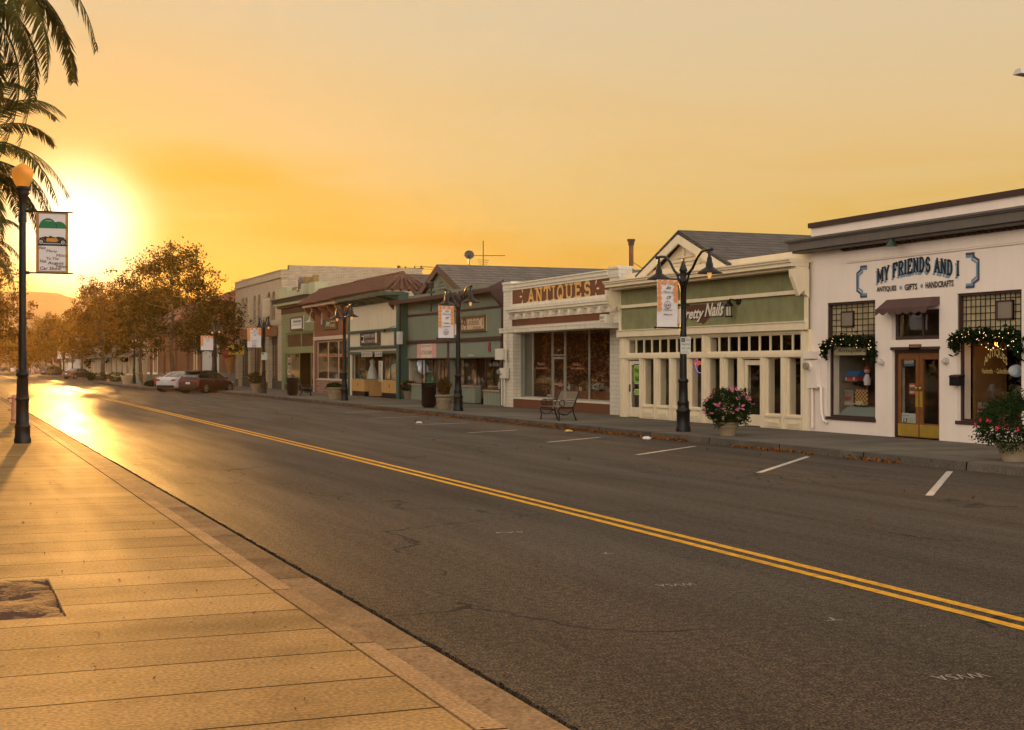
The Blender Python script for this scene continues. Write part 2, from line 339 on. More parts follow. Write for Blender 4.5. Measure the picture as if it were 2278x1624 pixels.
def slab(mb, s, o, ux, uz, adv, h, wfrac=.13, mi=0, rise=None, lw=.9):
    o = Vector(o); ux = Vector(ux); uz = Vector(uz)
    nrm = ux.cross(uz); x = 0.0; k = 0
    for ch in s:
        if ch == ' ': x += adv * .5; continue
        w = adv * (.55 if ch == 'I' else 1.25 if ch == 'M' else 1.0); st, sf = SL[ch]; th = h * wfrac
        def T(p):
            X = x + p[0] * w * lw + w * (1-lw)/2
            return o + ux * X + uz * (p[1] * h + (rise(X) if rise else 0))
        for pl in st:
            for a, b in zip(pl[:-1], pl[1:]):
                A, B = T(a), T(b); d = (B - A).normalized(); q = nrm.cross(d) * th/2; k += 1; e = nrm * (.0004 * (k % 6))
                A2, B2 = A - d*th*.28 + e, B + d*th*.28 + e
                mb.face([A2 - q, B2 - q, B2 + q, A2 + q], mi)
        for c in sf:
            C = T(c); k += 1; e = nrm * (.0004 * (k % 6) + .003); hw = .2 * adv if ch != 'I' else .22 * adv
            mb.face([C - ux*hw - uz*th*.3 + e, C + ux*hw - uz*th*.3 + e, C + ux*hw + uz*th*.3 + e, C - ux*hw + uz*th*.3 + e], mi)
        x += w
    return x

# ---------------------------------------------------------------- facade tools
def wall_holes(mb, X, t, y0, y1, z0, z1, holes, mi=0, mj=None):
    """a wall at plane X, thickness t inward, with rectangular openings (y0,y1,z0,z1)"""
    mj = mi if mj is None else mj
    ys = sorted({y0, y1, *[max(y0, min(y1, h[k])) for h in holes for k in (0, 1)]}); zs = sorted({z0, z1, *[max(z0, min(z1, h[k])) for h in holes for k in (2, 3)]})
    for a, b in zip(ys[:-1], ys[1:]):
        run = None
        for c, d in zip(zs[:-1], zs[1:]):
            m = ((a+b)/2, (c+d)/2)
            if any(h[0] < m[0] < h[1] and h[2] < m[1] < h[3] for h in holes): continue
            mb.face([(X,b,c),(X,a,c),(X,a,d),(X,b,d)], mi)
            mb.face([(X+t,a,c),(X+t,b,c),(X+t,b,d),(X+t,a,d)], mi)
    for h in holes:
        a, b, c, d = h
        mb.face([(X,a,c),(X,b,c),(X+t,b,c),(X+t,a,c)], mj); mb.face([(X,a,d),(X+t,a,d),(X+t,b,d),(X,b,d)], mj)
        mb.face([(X,a,c),(X+t,a,c),(X+t,a,d),(X,a,d)], mj); mb.face([(X,b,c),(X,b,d),(X+t,b,d),(X+t,b,c)], mj)
    mb.face([(X,y0,z1),(X+t,y0,z1),(X+t,y1,z1),(X,y1,z1)], mi)
    mb.face([(X,y0,z0),(X+t,y0,z0),(X+t,y0,z1),(X,y0,z1)], mi); mb.face([(X,y1,z0),(X,y1,z1),(X+t,y1,z1),(X+t,y1,z0)], mi)
def room(par, X, depth, y0, y1, z0, z1, m):
    mb = MB(); e = .02; y0 += e; y1 -= e
    mb.face([(X,y0,z0),(X,y1,z0),(X+depth,y1,z0),(X+depth,y0,z0)]); mb.face([(X,y0,z1),(X+depth,y0,z1),(X+depth,y1,z1),(X,y1,z1)])
    mb.face([(X+depth,y0,z0),(X+depth,y1,z0),(X+depth,y1,z1),(X+depth,y0,z1)])
    mb.face([(X,y0,z0),(X+depth,y0,z0),(X+depth,y0,z1),(X,y0,z1)]); mb.face([(X,y1,z0),(X,y1,z1),(X+depth,y1,z1),(X+depth,y1,z0)])
    return mb.build('interior', m, par)
def window(par, X, r, fm, gm, fw=.05, my=(), mz=(), dp=.06, name='window', bar=None, lab=None):
    """frame in the opening r with mullions at given y and z; its pane is a sub-part"""
    y0, y1, z0, z1 = r; mb = MB(); bar = bar or fw*.7
    mb.box(X, X+dp, y0, y1, z0, z0+fw); mb.box(X, X+dp, y0, y1, z1-fw, z1)
    mb.box(X, X+dp, y0, y0+fw, z0+fw, z1-fw); mb.box(X, X+dp, y1-fw, y1, z0+fw, z1-fw)
    for y in my: mb.box(X+.004, X+dp-.004, y-bar/2, y+bar/2, z0+fw, z1-fw)
    for z in mz: mb.box(X+.008, X+dp-.008, y0+fw, y1-fw, z-bar/2, z+bar/2)
    f = mb.build(name, fm, par)
    if lab: f['label'] = lab
    xg = X+dp*.5; g = MB(); g.face([(xg,y1-fw*.5,z0+fw*.5),(xg,y0+fw*.5,z0+fw*.5),(xg,y0+fw*.5,z1-fw*.5),(xg,y1-fw*.5,z1-fw*.5)]); g.build('pane', gm, f)
    return f
def gable_roof(par, X0, X1, yl, yr, ya, ze, za, mroof, over=.0, name='roof', th=.12):
    """ridge runs along X at ya; eaves at yl (far) and yr (near)"""
    mb = MB()
    for ye in (yl, yr):
        d = 1 if ye > ya else -1
        n = Vector((0, za-ze, abs(ye-ya))).normalized(); n.y *= d
        p = [(X0,ya,za),(X1,ya,za),(X1,ye,ze),(X0,ye,ze)]
        mb.prism([tuple(Vector(q)) for q in p], tuple(-n*th))
    return mb.build(name, mroof, par)
# ================================================================ the setting
rnd = random.Random(7)
def asphalt():
    m = bpy.data.materials.new('asphalt'); m.use_nodes = True; nt = m.node_tree; N = nt.nodes; L = nt.links; b = N['Principled BSDF']
    g = N.new('ShaderNodeNewGeometry')
    def noise(sc, det=5, scale=(1, 1, 1), rough=.6, dist=0):
        mp = N.new('ShaderNodeMapping'); mp.inputs['Scale'].default_value = scale; L.new(g.outputs['Position'], mp.inputs[0])
        n = N.new('ShaderNodeTexNoise'); n.inputs['Scale'].default_value = sc; n.inputs['Detail'].default_value = det; n.inputs['Roughness'].default_value = rough; n.inputs['Distortion'].default_value = dist
        L.new(mp.outputs[0], n.inputs['Vector']); return n.outputs[0]
    def ramp(f, stops):
        r = N.new('ShaderNodeValToRGB'); e = r.color_ramp.elements
        while len(e) < len(stops): e.new(.5)
        for k, (p, c) in zip(e, stops): k.position = p; k.color = (*c, 1)
        L.new(f, r.inputs[0]); return r.outputs[0]
    def mul(a, c):
        x = N.new('ShaderNodeMix'); x.data_type = 'RGBA'; x.blend_type = 'MULTIPLY'; x.inputs[0].default_value = 1; L.new(a, x.inputs[6]); L.new(c, x.inputs[7]); return x.outputs[2]
    c = ramp(noise(.35, 6, (1, .35, 1)), [(.3, (.050, .041, .032)), (.7, (.066, .054, .043))])
    c = mul(c, ramp(noise(1.0, 4, (1.1, .05, 1)), [(.38, (.80, .80, .80)), (.58, (1, 1, 1))]))          # tyre tracks along the street
    c = mul(c, ramp(noise(60, 3), [(.38, (.30, .30, .30)), (.5, (1, 1, 1)), (.64, (2.3, 2.1, 1.85))]))  # aggregate
    c = mul(c, ramp(noise(2.3, 3, (1, .5, 1)), [(.26, (.6, .6, .6)), (.33, (1, 1, 1))]))
    c = mul(c, ramp(noise(14, 4), [(.35, (.68, .68, .68)), (.5, (1, 1, 1)), (.66, (1.45, 1.4, 1.3))]))
    v = N.new('ShaderNodeTexVoronoi'); v.feature = 'DISTANCE_TO_EDGE'; v.inputs['Scale'].default_value = .16; v.inputs['Randomness'].default_value = 1
    mp = N.new('ShaderNodeVectorMath'); mp.operation = 'ADD'; L.new(g.outputs['Position'], mp.inputs[0])
    n3 = N.new('ShaderNodeTexNoise'); n3.inputs['Scale'].default_value = .8; n3.inputs['Detail'].default_value = 5; L.new(g.outputs['Position'], n3.inputs['Vector'])
    sc = N.new('ShaderNodeVectorMath'); sc.operation = 'SCALE'; sc.inputs[3].default_value = 1.6; L.new(n3.outputs['Color'], sc.inputs[0]); L.new(sc.outputs[0], mp.inputs[1]); L.new(mp.outputs[0], v.inputs['Vector'])
    ck = N.new('ShaderNodeMath'); ck.operation = 'LESS_THAN'; L.new(v.outputs[0], ck.inputs[0]); ck.inputs[1].default_value = .0034
    kp = N.new('ShaderNodeMath'); kp.operation = 'GREATER_THAN'; L.new(noise(.22, 2), kp.inputs[0]); kp.inputs[1].default_value = .47
    ml = N.new('ShaderNodeMath'); ml.operation = 'MULTIPLY'; L.new(ck.outputs[0], ml.inputs[0]); L.new(kp.outputs[0], ml.inputs[1])
    x = N.new('ShaderNodeMix'); x.data_type = 'RGBA'; L.new(ml.outputs[0], x.inputs[0]); L.new(c, x.inputs[6]); x.inputs[7].default_value = (.02, .018, .016, 1)
    L.new(x.outputs[2], b.inputs['Base Color'])
    rr = N.new('ShaderNodeMapRange'); L.new(noise(.9, 5, (1, .2, 1)), rr.inputs[0]); rr.inputs[1].default_value = .3; rr.inputs[2].default_value = .7; rr.inputs[3].default_value = .52; rr.inputs[4].default_value = .74; L.new(rr.outputs[0], b.inputs['Roughness'])
    b.inputs['Specular IOR Level'].default_value = .17
    bp = N.new('ShaderNodeBump'); bp.inputs['Strength'].default_value = 1.0; bp.inputs['Distance'].default_value = .014; L.new(noise(48, 4), bp.inputs['Height']); L.new(bp.outputs[0], b.inputs['Normal'])
    return m
def concrete(name, col, joint=None, rough=.62, spec=.4, speck=True):
    m = bpy.data.materials.new(name); m.use_nodes = True; nt = m.node_tree; N = nt.nodes; L = nt.links; b = N['Principled BSDF']
    g = N.new('ShaderNodeNewGeometry'); sp = N.new('ShaderNodeSeparateXYZ'); L.new(g.outputs['Position'], sp.inputs[0])
    def noise(s, d=5, scale=(1, 1, 1)):
        mp = N.new('ShaderNodeMapping'); mp.inputs['Scale'].default_value = scale; L.new(g.outputs['Position'], mp.inputs[0])
        n = N.new('ShaderNodeTexNoise'); n.inputs['Scale'].default_value = s; n.inputs['Detail'].default_value = d; L.new(mp.outputs[0], n.inputs['Vector']); return n.outputs[0]
    def ramp(f, stops):
        r = N.new('ShaderNodeValToRGB'); e = r.color_ramp.elements
        while len(e) < len(stops): e.new(.5)
        for k, (p, c) in zip(e, stops): k.position = p; k.color = (*c, 1)
        L.new(f, r.inputs[0]); return r.outputs[0]
    def mix(f, a, c, mode='MIX'):
        x = N.new('ShaderNodeMix'); x.data_type = 'RGBA'; x.blend_type = mode
        if isinstance(f, float): x.inputs[0].default_value = f
        else: L.new(f, x.inputs[0])
        L.new(a, x.inputs[6])
        if isinstance(c, tuple): x.inputs[7].default_value = (*c, 1)
        else: L.new(c, x.inputs[7])
        return x.outputs[2]
    c = ramp(noise(.8, 7, (.5, 1.6, 1)), [(.3, tuple(q*.74 for q in col)), (.7, tuple(q*1.2 for q in col))])
    c = mix(1.0, c, ramp(noise(40, 4), [(.36, (.72, .72, .72)), (.52, (1, 1, 1)), (.68, (1.3, 1.28, 1.2))]), 'MULTIPLY')
    if speck:                                                   # gum, grit and small dead leaves
        for sc, th in ((3.2, .05), (7.5, .06)):
            v = N.new('ShaderNodeTexVoronoi'); v.inputs['Scale'].default_value = sc; L.new(g.outputs['Position'], v.inputs['Vector'])
            nn = N.new('ShaderNodeMath'); nn.operation = 'MULTIPLY_ADD'; L.new(noise(30, 2), nn.inputs[0]); nn.inputs[1].default_value = .16; L.new(v.outputs[0], nn.inputs[2])
            lt = N.new('ShaderNodeMath'); lt.operation = 'LESS_THAN'; L.new(nn.outputs[0], lt.inputs[0]); lt.inputs[1].default_value = th + .075
            c = mix(lt.outputs[0], c, tuple(q*.3 for q in col))
    fl = N.new('ShaderNodeMath'); fl.operation = 'MULTIPLY_ADD'; L.new(sp.outputs[1], fl.inputs[0]); fl.inputs[1].default_value = 1/(joint[0][1] if joint else 2.0); fl.inputs[2].default_value = (joint[0][3]/joint[0][1] if joint else 0)
    f2 = N.new('ShaderNodeMath'); f2.operation = 'FLOOR'; L.new(fl.outputs[0], f2.inputs[0]); wn_ = N.new('ShaderNodeTexWhiteNoise'); wn_.noise_dimensions = '1D'; L.new(f2.outputs[0], wn_.inputs['W'])
    c = mix(1.0, c, ramp(wn_.outputs[0], [(0, (.84, .84, .84)), (1, (1.13, 1.13, 1.13))]), 'MULTIPLY')
    c = mix(1.0, c, ramp(noise(2.2, 6, (1, 1, 1)), [(.34, (.86, .85, .84)), (.46, (1, 1, 1))]), 'MULTIPLY')
    vc = N.new('ShaderNodeTexVoronoi'); vc.feature = 'DISTANCE_TO_EDGE'; vc.inputs['Scale'].default_value = .3
    vo = N.new('ShaderNodeVectorMath'); vo.operation = 'SCALE'; vo.inputs[3].default_value = .8; nq = N.new('ShaderNodeTexNoise'); nq.inputs['Scale'].default_value = 1.5; nq.inputs['Detail'].default_value = 5; L.new(g.outputs['Position'], nq.inputs['Vector']); L.new(nq.outputs['Color'], vo.inputs[0])
    va = N.new('ShaderNodeVectorMath'); va.operation = 'ADD'; L.new(g.outputs['Position'], va.inputs[0]); L.new(vo.outputs[0], va.inputs[1]); L.new(va.outputs[0], vc.inputs['Vector'])
    lc = N.new('ShaderNodeMath'); lc.operation = 'LESS_THAN'; L.new(vc.outputs[0], lc.inputs[0]); lc.inputs[1].default_value = .0022
    h = noise(60, 4)
    jo = None
    if joint:
        for ax, per, wd, ph in joint:
            ad = N.new('ShaderNodeMath'); ad.operation = 'ADD'; L.new(sp.outputs[ax], ad.inputs[0]); ad.inputs[1].default_value = ph
            wn = N.new('ShaderNodeMath'); wn.operation = 'MULTIPLY_ADD'; L.new(noise(2.5, 3), wn.inputs[0]); wn.inputs[1].default_value = .02; L.new(ad.outputs[0], wn.inputs[2])
            pp = N.new('ShaderNodeMath'); pp.operation = 'PINGPONG'; L.new(wn.outputs[0], pp.inputs[0]); pp.inputs[1].default_value = per/2
            lt = N.new('ShaderNodeMath'); lt.operation = 'LESS_THAN'; L.new(pp.outputs[0], lt.inputs[0]); lt.inputs[1].default_value = wd
            c = mix(lt.outputs[0], c, tuple(q*.12 for q in col))
            jo = lt.outputs[0]
    L.new(c, b.inputs['Base Color']); b.inputs['Roughness'].default_value = rough; b.inputs['Specular IOR Level'].default_value = spec
    bp = N.new('ShaderNodeBump'); bp.inputs['Strength'].default_value = .35; bp.inputs['Distance'].default_value = .006; L.new(h, bp.inputs['Height']); L.new(bp.outputs[0], b.inputs['Normal'])
    return m
M_AS = asphalt(); matte(M_AS, .0, .13, .37)
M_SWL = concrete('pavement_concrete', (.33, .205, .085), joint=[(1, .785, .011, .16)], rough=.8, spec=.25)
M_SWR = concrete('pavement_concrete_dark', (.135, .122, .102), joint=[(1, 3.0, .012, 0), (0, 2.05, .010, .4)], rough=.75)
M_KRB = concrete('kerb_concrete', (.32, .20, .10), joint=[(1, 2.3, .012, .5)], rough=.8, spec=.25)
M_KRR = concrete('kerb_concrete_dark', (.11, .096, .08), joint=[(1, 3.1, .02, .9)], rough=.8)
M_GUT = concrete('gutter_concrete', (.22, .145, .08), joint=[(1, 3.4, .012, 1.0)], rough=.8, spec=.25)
for m_ in (M_SWL, M_SWR, M_KRB, M_KRR, M_GUT): matte(m_, .0, .05, .5)
M_GND = mat('earth', (.10, .085, .06), .95, .3, 1.0)
M_DIRT = mat('dirt', (.070, .030, .014), .95, .5, 25, bump=1, bs=30)
M_HILL = mat('dry_hill', (.13, .10, .06), .95, .3, .01)

def st(o): o['kind'] = 'structure'; return o
g = MB(); g.box(-2500, 2500, -300, 4000, -.6, -.12); st(g.build('ground', M_GND))
# road slab with a ragged left edge
mb = MB(); ys = [-30.0, 2.0]; y = 2.0
while y < 60: y += .06 if y < 25 else .3; ys.append(y)
ys += [700.0]; le = [3.075 + (rnd.uniform(-.014, .014) if 2 < y < 60 else 0) for y in ys]
n = len(ys); vs = [(le[i], ys[i], 0) for i in range(n)] + [(34.0 if ys[i] > 500 else 17.1, ys[i], 0) for i in range(n)] + [(le[i], ys[i], -.1) for i in range(n)]
mb.add(vs, [(i, n+i, n+i+1, i+1) for i in range(n-1)] + [(2*n+i, i, i+1, 2*n+i+1) for i in range(n-1)]); st(mb.build('road', M_AS))
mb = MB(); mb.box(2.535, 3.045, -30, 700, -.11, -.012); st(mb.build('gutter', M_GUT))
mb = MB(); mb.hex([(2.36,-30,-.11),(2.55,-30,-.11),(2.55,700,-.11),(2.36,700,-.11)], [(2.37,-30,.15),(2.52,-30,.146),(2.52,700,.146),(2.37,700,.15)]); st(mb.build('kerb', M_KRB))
# left pavement with the square tree pit left open
px0, px1, py0, py1 = -1.4, .78, 10.35, 12.25
mb = MB()
for a, b, c, d in ((-9, 2.35, -30, py0), (-9, 2.35, py1, 700), (-9, px0, py0, py1), (px1, 2.35, py0, py1)): mb.box(a, b, c, d, -.11, .15)
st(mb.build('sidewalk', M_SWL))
mb = MB(); K = 26
vs = [(px0 + (px1-px0)*i/K, py0 + (py1-py0)*j/K, .128 + rnd.uniform(-.010, .010) + .02*math.sin(i*.5)*math.cos(j*.4)) for j in range(K+1) for i in range(K+1)]
mb.add(vs, [(j*(K+1)+i, j*(K+1)+i+1, (j+1)*(K+1)+i+1, (j+1)*(K+1)+i) for j in range(K) for i in range(K)], 0, True); st(mb.build('tree_pit_soil', M_DIRT))
# right side
mb = MB(); kp = [(17.1,-30),(17.1,101),(16.6,105.5),(14.6,110),(14.2,114),(14.2,152),(14.8,157),(17.1,161),(17.1,236),(14.6,241),(14.6,258),(17.1,263),(17.1,700)]
for (ax, ay), (bx, by) in zip(kp[:-1], kp[1:]):
    mb.hex([(ax-.03,ay,-.11),(ax+.16,ay,-.11),(bx+.16,by,-.11),(bx-.03,by,-.11)], [(ax,ay,.15),(ax+.15,ay,.152),(bx+.15,by,.152),(bx,by,.15)])
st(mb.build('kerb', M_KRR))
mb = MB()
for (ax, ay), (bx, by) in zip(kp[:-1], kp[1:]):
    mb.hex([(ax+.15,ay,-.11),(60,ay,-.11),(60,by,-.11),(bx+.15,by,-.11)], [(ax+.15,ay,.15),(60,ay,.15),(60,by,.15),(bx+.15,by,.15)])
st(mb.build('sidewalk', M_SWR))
# painted lines
M_YEL = mat('yellow_paint', (.60, .30, .025), .8, .4, 14, dirt=.9, spec=.1); M_WHT = mat('white_paint', (.46, .42, .37), .8, .35, 14, dirt=.9, spec=.1)
yl = [(7.05, 1.0), (7.33, 8.3), (7.52, 16), (7.78, 30), (8.1, 55), (8.45, 90), (8.7, 120), (8.9, 170), (9.2, 300)]
for off in (-.115, .115):
    mb = MB(); vs = []
    for x, y in yl: vs += [(x+off-.055, y, .004), (x+off+.055, y, .004)]
    mb.add(vs, [(2*i, 2*i+1, 2*i+3, 2*i+2) for i in range(len(yl)-1)]); st(mb.build('yellow_line', M_YEL))
for k, (a, b) in enumerate((((2067,1103),(2113,1049)), ((1688,1052),(1797,1016)), ((1417,1012),(1545,993)), ((1218,984),(1335,973)), ((1040,963),(1150,957)), ((925,945),(1040,941)), ((835,930),(930,927)), ((765,918),(850,915)))):
    A = Vector((*ground(*a, 0), .004)); B = Vector((*ground(*b, 0), .004)); d = (B-A).normalized(); s = Vector((-d.y, d.x, 0))*.055
    mb = MB(); mb.face([A-s, B-s, B+s, A+s]); st(mb.build('parking_line', M_WHT))
for k, (px, py, t) in enumerate(((2140,1507,'WV5A'), (1848,1378,'T'), (1505,1302,'WV5A'), (1345,1231,'T'), (1135,1185,'5A4'))):
    x, y = ground(px, py, 0); mb = MB()
    w = .34 if len(t) > 1 else .14
    text(mb, t, (x + w/2, y + .06, .004), (-1, .1, 0), (0, -1, 0), w, .13, shear=.2); st(mb.build('survey_mark', mat('faded_paint', (.20, .18, .16), .8, .4, 15)))

# hill ridge beyond the town
mb = MB(); pts = [(-600,30),(-200,50),(0,54),(52,57),(74,56.5),(86,53),(95,48.5),(118,42),(200,34),(500,18),(900,8)]
def hz(x):
    for (a, ha), (b, hb) in zip(pts[:-1], pts[1:]):
        if a <= x <= b: t = (x-a)/(b-a); t = t*t*(3-2*t); return ha + (hb-ha)*t
    return 5
nx, ny = 260, 16; vs = []
for j in range(ny+1):
    for i in range(nx+1):
        x = -467 + 1333*i/nx; t = j/ny; y = 900 + 500*t; s = math.sin(math.pi*min(t*1.15, 1.0))
        vs.append((x, y, hz(x)*s*(1+.03*math.sin(x*.011+j)*.5) - 1))
mb.add(vs, [(j*(nx+1)+i, j*(nx+1)+i+1, (j+1)*(nx+1)+i+1, (j+1)*(nx+1)+i) for j in range(ny) for i in range(nx)], 0, True)
st(mb.build('hill', M_HILL))
# smoky air
hz_m = bpy.data.materials.new('haze'); hz_m.use_nodes = True; nt = hz_m.node_tree; nt.nodes.clear()
pv = nt.nodes.new('ShaderNodeVolumePrincipled'); pv.inputs['Density'].default_value = .00007; pv.inputs['Color'].default_value = (.82, .62, .34, 1); pv.inputs['Anisotropy'].default_value = .75
oo = nt.nodes.new('ShaderNodeOutputMaterial'); nt.links.new(pv.outputs[0], oo.inputs['Volume'])
mb = MB(); mb.box(-2600, 2600, -320, 4100, -1.7, 74); o = mb.build('haze', hz_m); o['kind'] = 'stuff'; o['label'] = 'golden smoky haze in the air down the street'

# ================================================================ shared materials
CREAM = mat('cream_paint', (.74, .63, .44), .7, .06, 2, dirt=.2)
M_GLASS = glass_mat('shop_glass'); M_GL2 = glass_mat('dusty_glass', (.55, .52, .45), .10)
BLACK = mat('black_metal', (.006, .006, .007), .42, .2, 8, spec=.28)
WHITEW = mat('white_stucco', (.76, .66, .585), .85, .05, 1.2, bump=.25, bs=18, dirt=.12)
BRN = mat('dark_brown_paint', (.040, .018, .016), .6, .15, 4)
GREYB = mat('grey_cornice_paint', (.115, .10, .088), .7, .12, 3, dirt=.4)
SHG = mat('asphalt_shingles', (.06, .052, .046), .95, .2, 2, brick=((.10, .085, .075), (.02, .018, .016), .22, .10))
DARKI = mat('dark_interior', (.030, .020, .014), .9, .3, 1)
WARMI = mat('panelled_interior', (.09, .045, .02), .9, .3, 1)
PALEI = mat('pale_interior', (.15, .13, .10), .9, .2, 1)
WOOD = mat('varnished_wood', (.17, .065, .02), .4, .3, 5)
BRASS = mat('brass', (.62, .42, .08), .35, .15, 5, metal=.7)
INK = mat('black_ink', (.012, .012, .014), .7, 0); BLUEP = mat('pale_blue_paint', (.16, .26, .36), .7, .1)
GREYP = mat('grey_box_paint', (.50, .46, .42), .6, .08, 4, dirt=.3)
def lamp_em(name, c, s): return mat(name, (.8, .6, .3), .5, 0, emit=c, es=s*.7)
GLOW = lamp_em('warm_bulb', (1, .45, .10), 4.0)
# ================================================================ the shops, near to far
# ---- white corner shop -----------------------------------------------------
def white_shop():
    P = PL(21.4); X = P.X; b = thing('white_shop', 'white stucco shop with blue bracket lettering and brown scalloped door awning', 'shop', (X+5, 22, 0))
    yl, yr = P.y(1801), 11.0
    lw = rc(P, cA, 243, 497, 722, 1322); rw = rc(P, cA, 930, 1270, 672, 1345)
    tr = rc(P, cA, 583, 835, 765, 918); dr = rc(P, cA, 585, 835, 968, 1425)
    mb = MB(); wall_holes(mb, X, .38, yr, yl, 0, 5.0, [lw, rw, (dr[0], dr[1], .15, dr[3]), tr])
    mb.box(X+.38, X+14, yl-.3, yl-.01, 0, 4.9); mb.box(X+.38, X+14, yr, yr+.3, 0, 4.9); mb.box(X+.39, X+14, yr+.3, yl-.3, 4.5, 4.7)
    mb.build('wall', WHITEW, b)
    mb = MB(); zt = P.z(1801, 497); mb.box(X+.05, X+.5, yr, yl, 4.95, zt-.13); mb.build('parapet', WHITEW, b)
    mb = MB(); mb.box(X-.03, X+.56, yr, yl+.04, zt-.13, zt); mb.build('coping', BRN, b)
    Q = PL(20.95); zc, zb = Q.z(1784, 532), Q.z(1784, 559)
    mb = MB(); mb.box(20.95, X-.003, yr, yl+.35, zb+.04, zc-.07); mb.box(20.9, X+.06, yr, yl+.40, zc-.07, zc-.035); mb.box(20.86, X+.06, yr, yl+.43, zc-.035, zc+.015)
    mb.box(21.05, X-.003, yr, yl+.30, zb-.02, zb+.04); mb.build('cornice', GREYB, b)
    zd = P.z(cA[0](228), cA[1](462)); mb = MB(); y = yl-1.6; mb.box(X-.05, X-.004, yr, y+.02, zd-.0, zd+.14)
    while y > yr: mb.box(X-.13, X-.05, y-.09, y, zd+.01, zd+.13); y -= .19
    mb.build('dentils', BRN, b)
    mb = MB(); zm = P.z(cA[0](230), cA[1](522)); mb.box(X-.035, X-.003, yr, yl-1.7, zm-.015, zm+.015); mb.box(X-.02, X-.003, yr, yl-1.7, zm+.03, zm+.045); mb.build('moulding', WHITEW, b)
    room(b, X+.38, 4, yr+.3, yl-.3, .15, 4.4, DARKI)
    blk = mat('glass_block', (.34, .28, .17), .35, .45, 2.2, spec=.5)
    for wi, (r, zs, vent, nm) in enumerate(((lw, rc(P, cA, 258, 497, 905, 1318)[3], rc(P, cA, 300, 366, 766, 850), 9), (rw, rc(P, cA, 945, 1270, 888, 1330)[3], rc(P, cA, 1120, 1208, 708, 812), 13))):
        y0, y1, z0, z1 = r
        window(b, X+.10, (y0, y1, z0, zs), BRN, M_GLASS, .055)
        mb = MB(); mb.box(X-.03, X+.12, y0-.03, y1+.04, z0-.07, z0+.01); mb.build('sill', BRN, b)
        mb = MB(); mb.box(X+.13, X+.19, y0, y1, zs+.06, z1-.06); mb.box(X+.03, X+.20, y0, y1, zs-.0, zs+.06, 1); mb.box(X+.03, X+.2, y0, y1, z1-.06, z1, 1)
        mb.box(X+.03, X+.2, y1-.06, y1, zs+.06, z1-.06, 1)
        dy = (y1-y0)/nm; dz = (z1-zs)/6
        for k in range(1, nm): mb.box(X+.118, X+.135, y0+k*dy-.009, y0+k*dy+.009, zs+.06, z1-.06, 2)
        for k in range(1, 6): mb.box(X+.115, X+.135, y0, y1, zs+k*dz-.009, zs+k*dz+.009, 2)
        mb.build('transom_window', [blk, BRN, BLACK], b)
        v0, v1, w0, w1 = vent; mb = MB(); mb.box(X+.09, X+.12, v0, v1, w0, w1); mb.box(X+.08, X+.125, v0, v1, w0, w0+.04, 1); mb.box(X+.08, X+.125, v0, v1, w1-.04, w1, 1); mb.box(X+.08, X+.125, v0, v0+.04, w0, w1, 1); mb.box(X+.08, X+.125, v1-.04, v1, w0, w1, 1)
        mb.build('vent_window', [mat('frosted_pane', (.20, .17, .13), .3, .1), BRN], b)
    y0, y1, z0, z1 = tr; window(b, X+.12, tr, BRN, M_GL2, .09, my=[y0+(y1-y0)*.42], bar=.06); room(b, X+.30, .5, y0, y1, z0, z1, PALEI)
    # double door in its frame
    y0, y1, z0, z1 = dr; z0 = .15
    mb = MB(); mb.box(X+.08, X+.24, y0, y1, z1-.08, z1); mb.box(X+.08, X+.24, y1-.06, y1, z0, z1-.08); mb.box(X+.08, X+.24, y0, y0+.06, z0, z1-.08); mb.box(X-.03, X+.06, y0-.03, y1+.03, z1-.01, z1+.06); mb.build('door_frame', BRN, b)
    ym = (y0+y1)/2
    for a, c, s in ((ym+.01, y1-.065, 1), (y0+.065, ym-.01, -1)):
        mb = MB(); fw = .12; mb.box(X+.12, X+.17, a, a+fw, z0+.02, z1-.085); mb.box(X+.12, X+.17, c-fw, c, z0+.02, z1-.085); mb.box(X+.12, X+.17, a+fw, c-fw, z1-.24, z1-.085); mb.box(X+.12, X+.17, a+fw, c-fw, z0+.02, z0+.36)
        d = mb.build('door', WOOD, b)
        mb = MB(); mb.face([(X+.145, c-fw, z0+.36), (X+.145, a+fw, z0+.36), (X+.145, a+fw, z1-.24), (X+.145, c-fw, z1-.24)]); mb.build('pane', M_GLASS, d)
        mb = MB(); mb.box(X+.112, X+.119, a+.02, c-.02, z0+.04, z0+.33); mb.build('kick_plate', BRASS, d)
        q = a+.065 if s == 1 else c-.065
        mb = MB(); mb.box(X+.108, X+.119, q-.05, q+.05, z0+.75, z0+1.12); mb.ball((X+.09, q, z0+1.2), .03, 8); mb.build('handle', BRASS, d)
    # lettering
    mb = MB(); a0, a1, b0, b1 = rc(P, cA, 508, 915, 545, 612)
    w = a1-a0; zz = b0; ris = lambda t: .17*math.sin(min(1, max(0, t/w))**1.15*math.pi)
    for mi, (dx, dz, ox) in enumerate(((.06, -.055, .006), (0, 0, .012))):
        slab(mb, 'MY FRIENDS AND I', (X-ox, a1+dx*.9, zz+dz), FY, FZ, w/12.95, .315, .19, 1-mi, rise=ris, lw=.86)
    LM = [INK, BLUEP, mat('slate_blue_paint', (.05, .07, .11), .7, .1)]; mb.build('lettering', LM, b)
    for s_, a_, c_, t_, u_ in (('ANTIQUES', 507, 612, 636, 668), ('GIFTS', 655, 722, 622, 655), ('HANDCRAFTS', 766, 914, 611, 645)): mb = MB(); ftext(mb, s_, P, cA, a_, c_, t_, u_, mi=0, bold=.03); mb.build('lettering', LM, b)
